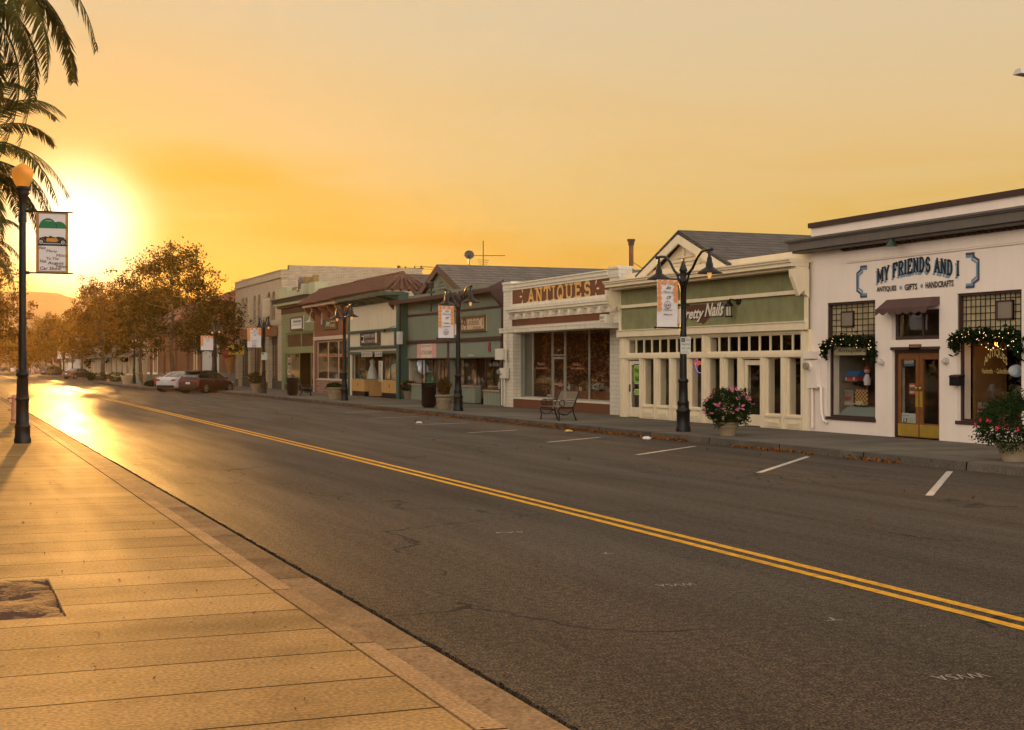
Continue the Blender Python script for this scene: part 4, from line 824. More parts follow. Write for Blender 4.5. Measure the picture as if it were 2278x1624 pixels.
# ---- sage green antique shop with front gable -----------------------------------
def sage_shop():
    P = PL(22.1); X = P.X; b = thing('sage_shop', 'sage green shop with plum trim, board siding and front gable', 'shop', (X+5, 62, 0))
    SA = mat('sage_paint', (.155, .185, .135), .85, .07, 1.5, dirt=.3); PLM = mat('plum_paint', (.045, .018, .018), .6, .15, 3, dirt=.3); SB = mat('sage_boards', (.19, .22, .165), .8, .08, 2, wave=(1, .28, .012), dirt=.2); TL = mat('teal_grey_boards', (.10, .125, .10), .8, .08, 2, wave=(1, .25, .012))
    C = lambda x: P.y(cD[0](x)); Z = lambda x, y: P.z(cD[0](x), cD[1](y)); C3 = lambda x: P.y(c3[0](x)); Z3 = lambda x, y: P.z(c3[0](x), c3[1](y))
    yl, yr = P.y(891.5), P.y(1119); zbm = Z(325, 925); zbt = Z(325, 893); zc = Z(345, 510); zsd = Z(347, 1062); zw = zsd-.05
    yp = (C3(1070), C3(1035))
    wl = (yp[1], C3(235), 0.95, zw); wr = (C3(2040), yp[0], .95, zw)
    holes = [(wl[0], wl[1], .15, zw), (wr[0], wr[1], .15, zw)]
    mb = MB(); wall_holes(mb, X, .25, yr, yl, 0, zc+.3, holes); mb.box(X+.26, X+16, yr+.02, yr+.3, 0, zc); mb.box(X+.26, X+16, yl-.3, yl-.02, 0, zc); mb.build('wall', SA, b)
    mb = MB(); mb.box(X-.03, X-.002, yr+.2, yl-.2, zsd, zbm-.01); mb.build('siding', SB, b)
    mb = MB(); mb.box(X-.10, X-.003, yr, yl, zbm, zbt); mb.box(X-.06, X-.003, yr, yl, zw, zsd); zm = Z(345, 655); mb.box(X-.06, X-.003, yr, yl, zm, zm+.09)
    mb.box(X-.05, X-.002, yr, yr+.2, .15, zbm); mb.box(X-.05, X-.002, yl-.75, yl, .15, zbm); mb.box(X-.05, X-.004, yp[0], yp[1], .15, zbm); mb.box(X-.05, X-.003, yr, yr+.12, zbt, zc); mb.box(X-.05, X-.003, yl-.12, yl, zbt, zc); mb.build('trim', PLM, b)
    # display windows over boarded bulkheads, doorway set back
    room(b, X+.25, 5, yr+.3, yl-.3, .15, zw+.02, DARKI)
    mb = MB(); m1, m2 = C3(490), C3(765); window(b, X+.1, (C3(560), wl[1], .95, zw), PLM, M_GLASS, .06, my=[m1]); window(b, X+.5, (yp[1], C3(560), .95, zw), PLM, M_GLASS, .05, my=[m2])
    window(b, X+.5, (C3(1390), yp[0], .95, zw), PLM, M_GLASS, .05); window(b, X+.1, (wr[0], C3(1712), .8, zw), PLM, M_GLASS, .06); window(b, X+1.2, (C3(1712), C3(1390), .95, zw), PLM, M_GLASS, .06)
    for a, c, x0, m_, zt_ in ((C3(560), wl[1], X+.02, SB, .95), (yp[1], C3(560), X+.42, TL, .95), (C3(1390), yp[0], X+.42, SB, .95), (C3(1712), C3(1390), X+1.1, TL, .95), (wr[0], C3(1712), X+.02, SB, .8)):
        mb = MB(); mb.box(x0, x0+.3, a, c, .15, zt_-.05); k = mb.build('bulkhead', m_, b); mb = MB(); mb.box(x0-.06, x0+.3, a, c, zt_-.05, zt_); mb.build('sill', mat('worn_sill', (.40, .30, .20), .7, .3, 8), k)
    # hood
    Q = PL(X-.6); zh = Q.z(cD[0](270), cD[1](520)); mb = MB(); mb.hex([(X-.6,yr-.02,zh),(X-.003,yr-.02,zh+.05),(X-.003,yl+.02,zh+.05),(X-.6,yl+.02,zh)], [(X-.6,yr-.02,zh+.14),(X+.1,yr-.02,zh+.28),(X+.1,yl+.02,zh+.28),(X-.6,yl+.02,zh+.14)], 0); mb.build('hood', [SHG], b)
    mb = MB(); mb.box(X-.66, X-.6, yr-.04, yl+.04, zh-.03, zh+.16); mb.build('gutter_board', PLM, b)
    for ya, yb in ((yl-.1, yl+.06), (yr-.06, yr+.1)): mb = MB(); mb.prism([(X-.62, ya, zh+.2), (X+.02, ya, zh+.52), (X+.02, ya, zm-.0), (X-.08, ya, zm+.02), (X-.62, ya, zh-.02)], (0, yb-ya, 0)); mb.build('bracket', PLM, b)
    # gable and roof
    G = PL(X+.35); ya = G.y(984.8); za = G.z(984.8, 588); y1 = G.y(933); y0 = G.y(1043); ze = (G.z(933, 663)+G.z(1043, 646))/2
    gable_roof(b, X+.05, X+22, y1, y0, ya, ze, za, mat('grey_shingles', (.085, .077, .068), .95, .2, 2, brick=((.13, .115, .10), (.035, .03, .028), .3, .14)), th=.12)
    mb = MB()
    for ye in (y1, y0): mb.prism([(X+.03, ya, za-.12), (X+.03, ya, za-.40), (X+.03, ye, ze-.32), (X+.03, ye, ze-.06)], (.06, 0, 0))
    mb.build('bargeboard', mat('rust_trim', (.11, .055, .036), .7, .15), b)
    mb = MB(); mb.prism([(X+.24, y0+.2, ze-.4), (X+.24, ya, za-.25), (X+.24, y1-.2, ze-.4)], (.1, 0, 0)); mb.build('gable', SA, b)
    mb = MB(); zz = ze+.25
    while zz < za-.75:
        f = (za-.65-zz)/(za-ze); w1, w0 = (y1-ya)*f*.62, (ya-y0)*f*.62
        mb.hex([(X+.17,ya-w0,zz),(X+.235,ya-w0,zz+.02),(X+.235,ya+w1,zz+.02),(X+.17,ya+w1,zz)], [(X+.19,ya-w0,zz+.02),(X+.235,ya-w0,zz+.1),(X+.235,ya+w1,zz+.1),(X+.19,ya+w1,zz+.02)]); zz += .17
    mb.box(X+.15, X+.17, ya-.05, ya+.05, ze+.2, za-.65); mb.build('louvre', SA, b)
    # hanging sign board
    t = thing('shop_sign', 'cream framed board with ornate brown lettering on the sage upper wall', 'sign', (X-.05, C(1020), Z(895, 800))); y0_, y1_, z0_, z1_ = rc(P, cD, 893, 1144, 652, 808)
    mb = MB(); mb.box(X-.05, X-.003, y0_, y1_, z0_, z1_); mb.build('board', mat('sign_tan', (.50, .36, .22), .7, .1), t)
    mb = MB(); f = .11; mb.box(X-.1, X-.05, y0_, y1_, z0_, z0_+f); mb.box(X-.1, X-.05, y0_, y1_, z1_-f, z1_); mb.box(X-.1, X-.05, y0_, y0_+f, z0_+f, z1_-f); mb.box(X-.1, X-.05, y1_-f, y1_, z0_+f, z1_-f); mb.build('frame', mat('bronze_frame', (.10, .06, .025), .5, .3), t)
    mb = MB(); xx = X-.055
    for s_, xl, xr, yt, yb in (('Les', 962, 1000, 672, 735), ('Belles', 1004, 1078, 672, 735), ('Antiques', 1012, 1098, 742, 782)): q0, q1, q2, q3 = rc(P, cD, xl, xr, yt, yb); text(mb, s_, (xx, q1, q2), FY, FZ, q1-q0, q3-q2, shear=.2)
    cy_, cz_ = C(935), Z(935, 725); mb.tube([(xx, cy_+.26*math.cos(a), cz_+.36*math.sin(a)) for a in [math.pi*2*k/20 for k in range(21)]], .025, 4, 0, caps=False); mb.tube([(xx, cy_+.12*math.cos(a), cz_+.08+.13*math.sin(a)) for a in [math.pi*2*k/14 for k in range(15)]], .04, 4, 0, caps=False)
    mb.tube([(xx, C(1085)+.1, cz_+.15), (xx, C(1100), cz_+.3), (xx, C(1118), cz_+.2), (xx, C(1112), cz_-.1)], .02, 4); mb.build('lettering', mat('sign_brown2', (.13, .05, .03), .7), t)
    # pink banner
    y0_, y1_, z0_, z1_ = rc(P, c3, 455, 822, 215, 490); t = thing('shop_banner', 'pink and cream cloth banner on the sage board siding', 'banner', (X-.05, (y0_+y1_)/2, z0_)); mb = MB(); L_ = y1_-y0_
    mb.box(X-.05, X-.035, y0_, y1_, z0_, z1_, 0)
    for s0, s1 in ((0, .2), (.8, 1)):
        for k in range(7): a = s0+(s1-s0)*k/7; mb.box(X-.056-.004*(k % 2), X-.05, y1_-L_*(a+(s1-s0)/7), y1_-L_*a, z0_, z1_, 1+k % 2)
    text(mb, 'COTTAGE CHARM', (X-.056, y1_-L_*.22, z0_+(z1_-z0_)*.25), FY, FZ, L_*.56, .2, 3); text(mb, 'antiques and collectibles', (X-.056, y1_-L_*.24, z0_+(z1_-z0_)*.75), FY, FZ, L_*.5, .12, 3)
    mb.build('cloth', [mat('bn_cream', (.62, .50, .40), .8), mat('bn_pink', (.55, .22, .18), .8), mat('bn_rose', (.62, .36, .32), .8), mat('bn_text', (.18, .05, .05), .8)], t)
    mb = MB(); q0, q1, q2, q3 = rc(P, c3, 1445, 1568, 425, 460); text(mb, '37561', (X-.065, q1, q2+.02), FY, FZ, q1-q0, q3-q2, 0)
    xx = X+.49; cy_, cz_ = C3(905), Z3(905, 640)
    for k, ch in enumerate('COTTAGE CHARM'):
        if ch == ' ': continue
        a = R(160-140*k/12); text(mb, ch, (xx, cy_-.95*math.cos(a)*-1*-1+.06, cz_-.25+.8*math.sin(a)), FY, FZ, .11, .14, 0, bold=.02)
    for cx_ in (1180, 1880): q0, q1, q2, q3 = rc(P, c3, cx_-50 if cx_ == 1180 else cx_-90, cx_+60 if cx_ == 1180 else cx_+110, 560, 640); text(mb, 'Les Belles' if cx_ == 1880 else 'Les', ((X+.49 if cx_ == 1180 else X+.09), q1, q2), FY, FZ, q1-q0, q3-q2, 1, shear=.3)
    mb.build('window_lettering', [mat('lt_white', (.6, .55, .5), .6), mat('lt_grey', (.25, .22, .2), .6)], b)
    # flood lamps on the hood
    t = thing('flood_light', 'pair of dark flood lamps on a bracket before the sage gable', 'lamp', (X-.5, C(705), zh+.3)); mb = MB(); yy = C(712); mb.box(X-.7, X-.5, yy-.25, yy+.25, zh+.28, zh+.36); mb.tube([(X-.6, yy, zh+.3), (X-.6, yy, zh+.6)], .04, 6); mb.tube([(X-.6, yy, zh+.3), (X-.68, yy-.2, zh-.6)], .04, 6); mb.build('bracket', BLACK, t)
    mb = MB(); mb.hex([(X-.75,yy-.1,zh+.5),(X-.5,yy-.1,zh+.5),(X-.5,yy+.3,zh+.55),(X-.75,yy+.3,zh+.55)], [(X-.8,yy-.12,zh+.78),(X-.52,yy-.12,zh+.8),(X-.52,yy+.32,zh+.84),(X-.8,yy+.32,zh+.82)]); mb.build('lamp_head', BLACK, t)
    mb = MB(); yy = C3(1865); z_ = Z3(1865, 270); mb.tube([(X-.07, yy, z_-.2), (X-.07, yy, z_+.2)], .07, 8); tg(mb.build('alarm_bell', mat('alarm_red', (.22, .03, .02), .6)), 'small red alarm box on the sage board siding', 'alarm')
    return ya, za, X
ry, rz, rX = sage_shop()
def roof_gear():
    # dish and aerial stand on the ridge of the sage shop
    def onridge(px): a, c = ddir(px); return ry*a/c
    x = onridge(1043); t = thing('satellite_dish', 'grey satellite dish on the shingle roof ridge', 'satellite dish', (x, ry, rz)); k = (x*SN+ry*CS)/F
    mb = MB(); mb.tube([(x, ry, rz-.05), (x, ry, rz+22*k)], .035, 6); mb.build('mast', BLACK, t)
    mb = MB(); c = Vector((x, ry-.05, rz+22*k)); r = 11*k; d = Vector((-.2, -.9, .35)).normalized(); u = d.cross(Vector((0, 0, 1))).normalized(); v = u.cross(d); rings = []
    for i in range(5): q = i/4; rings.append([c + (u*math.cos(a)+v*math.sin(a))*r*q + d*(-.12+.16*q*q) for a in [math.pi*2*j/16 for j in range(16)]])
    for i in range(1, 4): 
        for j in range(16): mb.face([rings[i][j], rings[i][(j+1) % 16], rings[i+1][(j+1) % 16], rings[i+1][j]])
    mb.face(rings[1]); mb.tube([c-v*r*.8, c+d*.45], .015, 5); mb.build('reflector', mat('dish_grey', (.10, .09, .08), .6), t)
    x = onridge(1075); k = (x*SN+ry*CS)/F; t = thing('tv_aerial', 'thin branching television aerial right of the dish', 'antenna', (x, ry, rz)); mb = MB(); mb.tube([(x, ry, rz-.05), (x, ry, rz+55*k)], .022, 5); mb.build('mast', BLACK, t)
    mb = MB(); z = rz+22*k; mb.tube([(x-.9, ry+.3, z), (x+1.0, ry-.4, z)], .014, 4)
    for i in range(7): q = -.75+.25*i; L_ = .75-.07*i; cx = Vector((x+q, ry-q*.35, z)); n_ = Vector((.35, 1, 0)).normalized(); mb.tube([cx-n_*L_+Vector((0, 0, -.05)), cx+n_*L_+Vector((0, 0, .05))], .010, 4)
    for i in range(4): mb.tube([(x-.3+.04*i, ry, z-.22-.1*i), (x+.3-.04*i, ry, z-.22-.1*i)], .012, 4)
    mb.build('rods', BLACK, t)
roof_gear()
# ---- tiled roof pair: photo studio (cream/teal) and book shop (brown) ------------
TILE = mat('clay_tile', (.088, .040, .025), .85, .6, 9, bump=.5, bs=6)
def tile_roof(par, X, ya, yb, z_e, z_r, dx_e, dx_r, hip=0.0):
    """barrel tiles from the ridge (X+dx_r, z_r) down to the eave (X-dx_e, z_e)"""
    mb = MB(); n = int((yb-ya)/.24); xe, xr = X-dx_e, X+dx_r
    mb.face([(xe, ya, z_e), (xr, ya+hip, z_r), (xr, yb-0.0, z_r), (xe, yb, z_e)])
    for k in range(n+1):
        y = ya+(yb-ya)*k/n; t0 = 0.0
        y_top = y; lim = 1.0
        if hip and y < ya+hip: lim = (y-ya)/hip
        if lim < .12: continue
        m = 7; pts = []
        for i in range(m+1):
            t = lim*i/m; pts.append((xe+(xr-xe)*t, y, z_e+(z_r-z_e)*t+.03+(rnd.uniform(0, .02))))
        for i in range(m): mb.tube([pts[i], (pts[i+1][0], pts[i+1][1], pts[i+1][2]-.0)], [.105, .08], 6, 0, True)
    mb.tube([(xr, ya+hip, z_r+.06), (xr, yb, z_r+.06)], .13, 8)
    if hip:
        mb.face([(xe, ya, z_e), (xr+1.6, ya, z_e), (xr, ya+hip, z_r)])
        for k in range(7): q = k/6; mb.tube([(xe+(xr+1.4-xe)*q, ya-.02, z_e+.04), (xr-(xr-xe)*.0, ya+hip, z_r+.04)], .09, 6)
    return mb.build('tiled_roof', TILE, par)
def ogee(mb, X, y, zt, L, Hh, w, mi=0):
    pr = [(0, 0), (-L, 0), (-L, -.08*Hh)]
    for i in range(9): t = i/8; pr.append((-L*(1-t)+(-.12*L)*math.sin(t*math.pi*2)*1.0, -.08*Hh-.92*Hh*(t*.75+.25*t*t)))
    pr[-1] = (0, -Hh); mb.prism([(X+p, y-w/2, zt+q) for p, q in pr], (0, w, 0), mi)
def studio():
    P = PL(21.7); X = P.X; b = thing('photo_studio', 'cream shop with teal posts, scroll brackets and half of a clay tile eave', 'shop', (X+5, 73, 0)); Y = lambda x: P.y(c2[0](x)); Z = lambda x, y: P.z(c2[0](x), c2[1](y))
    TEAL = mat('teal_paint', (.035, .085, .066), .6, .12, 3, dirt=.3); CR2 = mat('aged_cream', (.58, .50, .36), .85, .05, 1.5, dirt=.3); ORG = mat('tan_tile_front', (.42, .24, .085), .6, .1, 3)
    yl, yr = Y(541), Y(1130); zt = Z(560, 440)
    w = (Y(1092), Y(563), .15, Z(565, 970))
    mb = MB(); wall_holes(mb, X, .25, yr, yl, 0, zt+.45, [w]); mb.box(X+.26, X+12, yr+.02, yr+.3, 0, zt); mb.box(X+.26, X+12, yl-.3, yl-.02, 0, zt); mb.build('wall', CR2, b)
    mb = MB(); mb.box(X-.10, X-.002, yr, yr+.42, .15, zt+.4); mb.box(X-.09, X+.45, yr-.03, yr-.001, .15, zt+.4); mb.box(X-.08, X-.002, yl-.18, yl, .15, zt+.2)
    zs1, zs0 = Z(545, 735), Z(545, 915); mb.box(X-.16, X-.003, yr+.43, yl-.19, zs1-.06, zs1+.06); mb.box(X-.16, X-.003, yr+.43, yl-.19, zs0-.05, zs0+.07); mb.box(X-.16, X-.003, yr+.43, yr+.6, zs0+.07, zs1-.06)
    zq = Z(565, 970); mb.box(X-.05, X-.003, yr+.43, yl-.19, zq-.08, zq+.06); mb.build('post_and_trim', TEAL, b)
    # eave with scroll brackets
    ze = PL(X-.9).z(c2[0](470), c2[1](325)); zr = PL(X+.35).z(c2[0](640), c2[1](165)); y_end = yl+.0
    mb = MB(); mb.box(X-.85, X+.2, yr-.1, yl, ze-.22, ze-.05); mb.box(X-.06, X+.01, yr, yl, zt-.02, ze-.22); mb.build('soffit', TEAL, b)
    for k in range(7): y = yr+.25+(yl-yr-.5)*k/6; mb = MB(); ogee(mb, X-.06, y, ze-.22, .72, ze-.22-zt+.05, .16); mb.build('bracket', TEAL, b)
    tile_roof(b, X, yr-.2, yl, ze-.02, zr, .95, .35, hip=.9)
    room(b, X+.25, 4, yr+.3, yl-.3, .15, w[3]+.02, WARMI)
    # bay windows over tan bulkheads, entrance set back
    a1, a2 = Y(905), Y(706)
    for a, c, xf, xb in ((w[0], a1, X+.03, X+.03), (a1, a2, X+1.2, X+1.2), (a2, w[1], X+.03, X+.03)):
        window(b, xf+.05, (a, c, 1.1, w[3]), TEAL, M_GLASS, .05, my=[(a+c)/2] if c-a > 1.6 else [])
        mb = MB(); mb.box(xf, xf+.3, a, c, .42, 1.1); mb.box(xf+.03, xf+.3, a, c, .15, .42, 1)
        ym, zm = (a+c)/2, .8; mb.face([(xf-.004, ym, zm+.13), (xf-.004, ym+.09, zm), (xf-.004, ym, zm-.13), (xf-.004, ym-.09, zm)], 1); mb.build('bulkhead', [ORG, BLACK], b)
    mb = MB(); mb.box(X+.3, X+1.3, a1-.03, a1, .15, 1.1); mb.build('side_panel', ORG, b); mb = MB(); mb.box(X+.3, X+1.3, a2, a2+.03, .15, 1.1); mb.build('side_panel', ORG, b)
    q = rc(P, c2, 683, 905, 728, 885); t = thing('shop_sign', 'dark brown sign with white capitals between two small white figures', 'sign', (X-.1, (q[0]+q[1])/2, q[2])); mb = MB(); mb.box(X-.09, X-.003, *q); mb.build('board', mat('sign_dark', (.045, .025, .015), .6, .2), t)
    mb = MB(); L_ = q[1]-q[0]; hh = q[3]-q[2]; text(mb, 'MEMORY LANE', (X-.095, q[1]-L_*.24, q[2]+hh*.55), FY, FZ, L_*.52, hh*.25, 0); text(mb, 'OLD TIME PHOTOS', (X-.095, q[1]-L_*.22, q[2]+hh*.18), FY, FZ, L_*.56, hh*.2, 0)
    mb.box(X-.1, X-.09, q[1]-L_*.21, q[1]-L_*.1, q[2]+hh*.2, q[2]+hh*.72); mb.box(X-.1, X-.09, q[0]+L_*.12, q[0]+L_*.2, q[2]+hh*.15, q[2]+hh*.88); mb.ball((X-.1, q[1]-L_*.155, q[2]+hh*.5), .12, 8, 1); mb.build('lettering', [mat('sign_bone', (.55, .5, .42), .6), INK], t)
    mb = MB(); q = rc(P, c2, 693, 935, 960, 1015); L_ = q[1]-q[0]
    for k, ch in enumerate('MEMORY LANE'):
        if ch == ' ': continue
        a = q[1]-L_*k/11; mb.face([(X-.055, a, q[2]), (X-.055, a-L_*.078, q[2]+.01), (X-.055, a-L_*.078, q[3]+.01), (X-.055, a, q[3])], 0); text(mb, ch, (X-.06, a-L_*.015, q[2]+.06), FY, FZ, L_*.05, q[3]-q[2]-.12, 1, bold=.02)
    q = rc(P, c2, 876, 918, 1060, 1300); mb.box(X+.02, X+.05, *q, 0)
    for k, ch in enumerate('ANTIQUES'): text(mb, ch, (X+.014, q[1]-.12, q[3]-(q[3]-q[2])*(k+1)/8.2), FY, FZ, (q[1]-q[0])*.5, (q[3]-q[2])*.09, 1, bold=.02)
    mb.build('letter_tiles', [mat('bone_tile', (.5, .46, .38), .6), INK], b)
    mb = MB(); yy = Y(985); z_ = Z(985, 712); mb.ball((X-.2, yy, z_), .09, 8); mb.tube([(X-.17, yy, z_+.05), (X-.17, yr+.5, z_+.2)], .02, 5); tg(mb.build('security_camera', BLACK), 'small dark round camera at the right end of the cream fascia', 'camera')
    for cx_, cy_ in ((1040, 997), (1090, 997)): mb = MB(); mb.ball((X+.25, Y(cx_), Z(cx_, cy_)), .05, 8); tg(mb.build('light_bulb', GLOW), 'small lit warm bulb behind the right glass of the cream and teal shop', 'bulb', 'lit bulbs in the teal shop window')
    # back roof seen past the tile hip
    mb = MB(); Zb = 5.6; mb.prism([(X+1.5, yr+.1, 4.6), (X+9, yr+.1, 4.6), (X+9, yr+4.6, 6.9), (X+1.5, yr+4.6, 6.9)], (0, 0, -.12)); mb.build('rear_roof', SHG, b)
    t = thing('junction_box', 'tall grey junction box on the plum post beside the teal shop', 'box', (X-.15, yr-.15, 2.6)); q = rc(P, c2, 1118, 1158, 725, 868); mb = MB(); mb.box(X-.2, X-.002, yr-.42, yr-.05, q[2], q[3]); mb.box(X-.22, X-.2, yr-.40, yr-.07, q[2]+.04, q[3]-.04); mb.build('case', GREYP, t); mb = MB(); mb.tube([(X-.08, yr-.2, .15), (X-.08, yr-.2, q[2])], .04, 6); mb.tube([(X-.08, yr-.25, q[3]), (X-.08, yr-.25, q[3]+1.4)], .05, 6); mb.build('conduit', BLACK, t)
    return ze, zr
zE, zR = studio()
def bookshop():
    P = PL(21.9); X = P.X; b = thing('book_shop', 'narrow terracotta brown shop with cream brackets and brick base', 'shop', (X+5, 82, 0)); Y = lambda x: P.y(c2[0](x)); Z = lambda x, y: P.z(c2[0](x), c2[1](y))
    TC = mat('terracotta_paint', (.20, .075, .036), .85, .08, 2, dirt=.25); PC = mat('pinkish_cream', (.50, .38, .29), .8, .06, 2, dirt=.2)
    yl, yr = Y(135), Y(540); zt = Z(148, 495); w = (Y(527), Y(165), .15, Z(165, 838))
    mb = MB(); wall_holes(mb, X, .25, yr, yl, 0, zt, [w]); mb.box(X+.26, X+12, yl-.3, yl-.02, 0, zt); mb.build('wall', TC, b)
    mb = MB(); mb.box(X-.02, X+.2, yr, yl, zt, zE+.3-.05); mb.box(X-.06, X-.003, yr, yl, Z(148, 825), Z(148, 785)); mb.box(X-.05, X-.003, yl-.13, yl, .15, Z(148, 825)); mb.box(X-.05, X-.003, yr, yr+.1, .15, Z(148, 825)); mb.box(X-.75, X-.021, yr, yl+.1, zE-.2, zE-.05); mb.build('trim', PC, b)
    for k in range(5): y = yr+.9+(yl-yr-1.1)*k/4; mb = MB(); ogee(mb, X-.02, y, zE-.2, .66, .95, .16); mb.build('bracket', TC, b)
    tile_roof(b, X, yr, yl+.5, zE-.02, zR, .95, .35)
    window(b, X+.06, (w[0], w[1], 1.0, w[3]), PC, M_GLASS, .06, my=[Y(285), Y(405)], bar=.06)
    mb = MB(); mb.box(X-.01, X+.3, w[0], w[1], .15, .95); mb.build('bulkhead', mat('base_brick', (.20, .07, .045), .85, .1, 2, brick=((.28, .16, .11), (.30, .24, .18), .5, .16)), b); mb = MB(); mb.box(X-.06, X+.3, w[0], w[1], .95, 1.0); mb.build('sill', PC, b)
    room(b, X+.25, 3, yr+.1, yl-.3, .15, w[3]+.02, PALEI)
    q = rc(P, c2, 253, 411, 572, 703); t = thing('shop_sign', 'dark green framed board with cream and red lettering on the brown shop', 'sign', (X-.1, (q[0]+q[1])/2, q[2])); mb = MB(); mb.box(X-.07, X-.003, *q); mb.box(X-.1, X-.07, q[0], q[1], q[2], q[2]+.07, 1); mb.box(X-.1, X-.07, q[0], q[1], q[3]-.07, q[3], 1); mb.box(X-.1, X-.07, q[0], q[0]+.08, q[2]+.07, q[3]-.07, 1); mb.box(X-.1, X-.07, q[1]-.08, q[1], q[2]+.07, q[3]-.07, 1); mb.build('board', [mat('sign_green', (.03, .055, .03), .6, .1), mat('sign_edge', (.10, .06, .03), .6)], t)
    LJ = [mat('sign_cream3', (.6, .55, .42), .6), mat('sign_red3', (.60, .28, .2), .6)]; mb = MB(); L_ = q[1]-q[0]; hh = q[3]-q[2]; text(mb, 'Joy', (X-.075, q[1]-L_*.2, q[2]+hh*.25), FY, FZ, L_*.3, hh*.5, 0, shear=.3, bold=.02); text(mb, 'Collectibles', (X-.075, q[1]-L_*.48, q[2]+hh*.6), FY, FZ, L_*.44, hh*.17, 1, bold=.02); text(mb, 'BOOKS', (X-.075, q[1]-L_*.52, q[2]+hh*.2), FY, FZ, L_*.34, hh*.24, 1, bold=.03); mb.build('lettering', [mat('sign_cream3', (.6, .55, .42), .6), mat('sign_red3', (.60, .28, .2), .6)], t)
    mb = MB()
    for s, a, c in (('ANTIQUES', 182, 272), ('COLLECTIBLES', 293, 400), ('BOOKS', 422, 515)): q = rc(P, c2, a, c, 977, 1016); mb = MB(); text(mb, s, (X+.05, q[1], q[2]), FY, FZ, q[1]-q[0], q[3]-q[2], bold=.01); mb.build('lettering', mat('salmon_letter', (.62, .30, .16), .6), b)
    t = thing('gooseneck_lamp', 'thin gooseneck lamp with round shade left of the green board', 'lamp', (X, Y(225), Z(225, 600))); yy = Y(228); z_ = Z(228, 640); mb = MB(); mb.box(X-.06, X-.004, yy-.08, yy+.02, z_, z_+.75); mb.tube([(X-.06, yy, z_+.7)]+[(X-.1-.05*i, yy+.12+.9*(i/8)+0, z_+.7+.42*math.sin(math.pi*i/8)) for i in range(9)]+[(X-.55, yy+1.02, z_+.3)], .025, 6); mb.build('arm', GREYP, t)
    mb = MB(); mb.lathe([(.05, .2), (.09, .1), (.34, -.02)], (X-.55, yy+1.02, z_+.18), 14); mb.build('lamp_shade', GREYP, t)
bookshop()
def green_shop():
    P = PL(22.2); X = P.X; b = thing('green_shop', 'pale green shop with black cornice, stepped parapet and pediment', 'shop', (X+5, 92, 0)); Y = lambda x: P.y(c1[0](x)); Z = lambda x, y: P.z(c1[0](x), c1[1](y))
    GN = mat('apple_green', (.175, .19, .085), .85, .06, 2, dirt=.3); GN2 = mat('pale_green', (.33, .34, .21), .8, .06, 2); OLV = mat('olive_ochre', (.20, .14, .045), .85, .12, 2); CH = mat('charcoal_trim', (.02, .017, .016), .6, .1)
    yl, yr = Y(742), Y(1168); zc = Z(745, 510); tr = (Y(1160), Y(802), Z(800, 950), Z(800, 752)); w = (Y(1160), Y(780), .15, Z(780, 1015))
    mb = MB(); wall_holes(mb, X, .25, yr, yl, 0, zc+.02, [tr, w]); mb.box(X+.26, X+12, yr+.02, yr+.3, 0, zc+1); mb.box(X+.26, X+12, yl-.3, yl-.02, 0, zc+1); mb.build('wall', GN, b)
    window(b, X+.08, tr, GN, mat('amber_glass', (.10, .055, .03), .2, .5, 4, wave=(1, .34, .02)), .1, my=[Y(985)], bar=.2, name='transom_window')
    mb = MB(); z1 = Z(745, 430); mb.box(X-.03, X+.25, yr, yl, zc+.02, z1); mb.build('painted_band', mat('oxblood', (.05, .022, .015), .8, .1), b)
    mb = MB(); Q = PL(X-.6); zk = Q.z(c1[0](620), c1[1](362)); mb.box(X-.3, X+.2, yr, yl+.2, z1, z1+.16, 1); mb.box(X-.5, X+.25, yr, yl+.4, z1+.16, zk-.04, 0); mb.box(X-.6, X+.25, yr-.02, yl+.55, zk-.04, zk+.18, 1); mb.box(X-.68, X+.25, yr-.02, yl+.6, zk+.18, zk+.26, 1); mb.build('cornice', [GN2, CH], b)
    zp = zk+.26; mb = MB(); a0, a1 = Y(862), Y(748); b0, b1 = Y(1232), Y(1146)
    mb.box(X-.25, X+.6, a0, a1, zp, Z(750, 165)); mb.build('parapet_block', GN2, b); mb = MB(); mb.box(X-.25, X+.6, b0, b1, zp, Z(1146, 85)); mb.build('parapet_block', GN2, b)
    ym = Y(1032)+.2; zm = Z(1055, 0)-.28
    mb = MB(); mb.prism([(X+.1, b1, zp), (X+.1, a0, zp), (X+.1, a0, zp+.75), (X+.1, ym+.5, zm-.15), (X+.1, ym+.5, zm+.3), (X+.1, ym-.5, zm+.3), (X+.1, ym-.5, zm-.15), (X+.1, b1, zp+1.3)], (.35, 0, 0)); mb.build('pediment', OLV, b)
    y0_, y1_ = Y(1118), Y(880); mb = MB(); mb.box(X-.45, X-.1, y0_, y1_, zp, zp+.42); mb.box(X-.45, X-.1, y1_-.35, y1_, zp+.42, zp+.6); mb.box(X-.45, X-.1, y0_, y0_+.7, zp+.42, zp+.75); mb.build('plinth', GN2, b)
    t = thing('parapet_sculpture', 'grey and white carved urn sculpture on the green parapet plinth', 'sculpture', (X-.3, (y0_+y1_)/2, zp+.42)); yy = (y0_+y1_)/2-1.35; mb = MB()
    mb.lathe([(.34, -.15), (.28, -.08), (.15, 0), (.17, .15), (.22, .36), (.27, .54), (.18, .64), (.2, .73), (.12, .81), (.0001, .84)], (X-.28, yy, zp+.42), 10); mb.ball((X-.3, yy-.5, zp+.58), .17, 8); mb.ball((X-.3, yy+.45, zp+.58), .18, 8); mb.ball((X-.3, yy+.24, zp+.85), .10, 8); mb.build('figure', mat('sculpture_stone', (.11, .085, .07), .8, .5, 6), t)
    mb = MB()
    for k in range(4): mb.obox((X-.55, yy+.03-.02*k, zp+.45+.15*k), (0, 1, 0), (0, 0, 1), (1, 0, 0), .09, .045, .02)
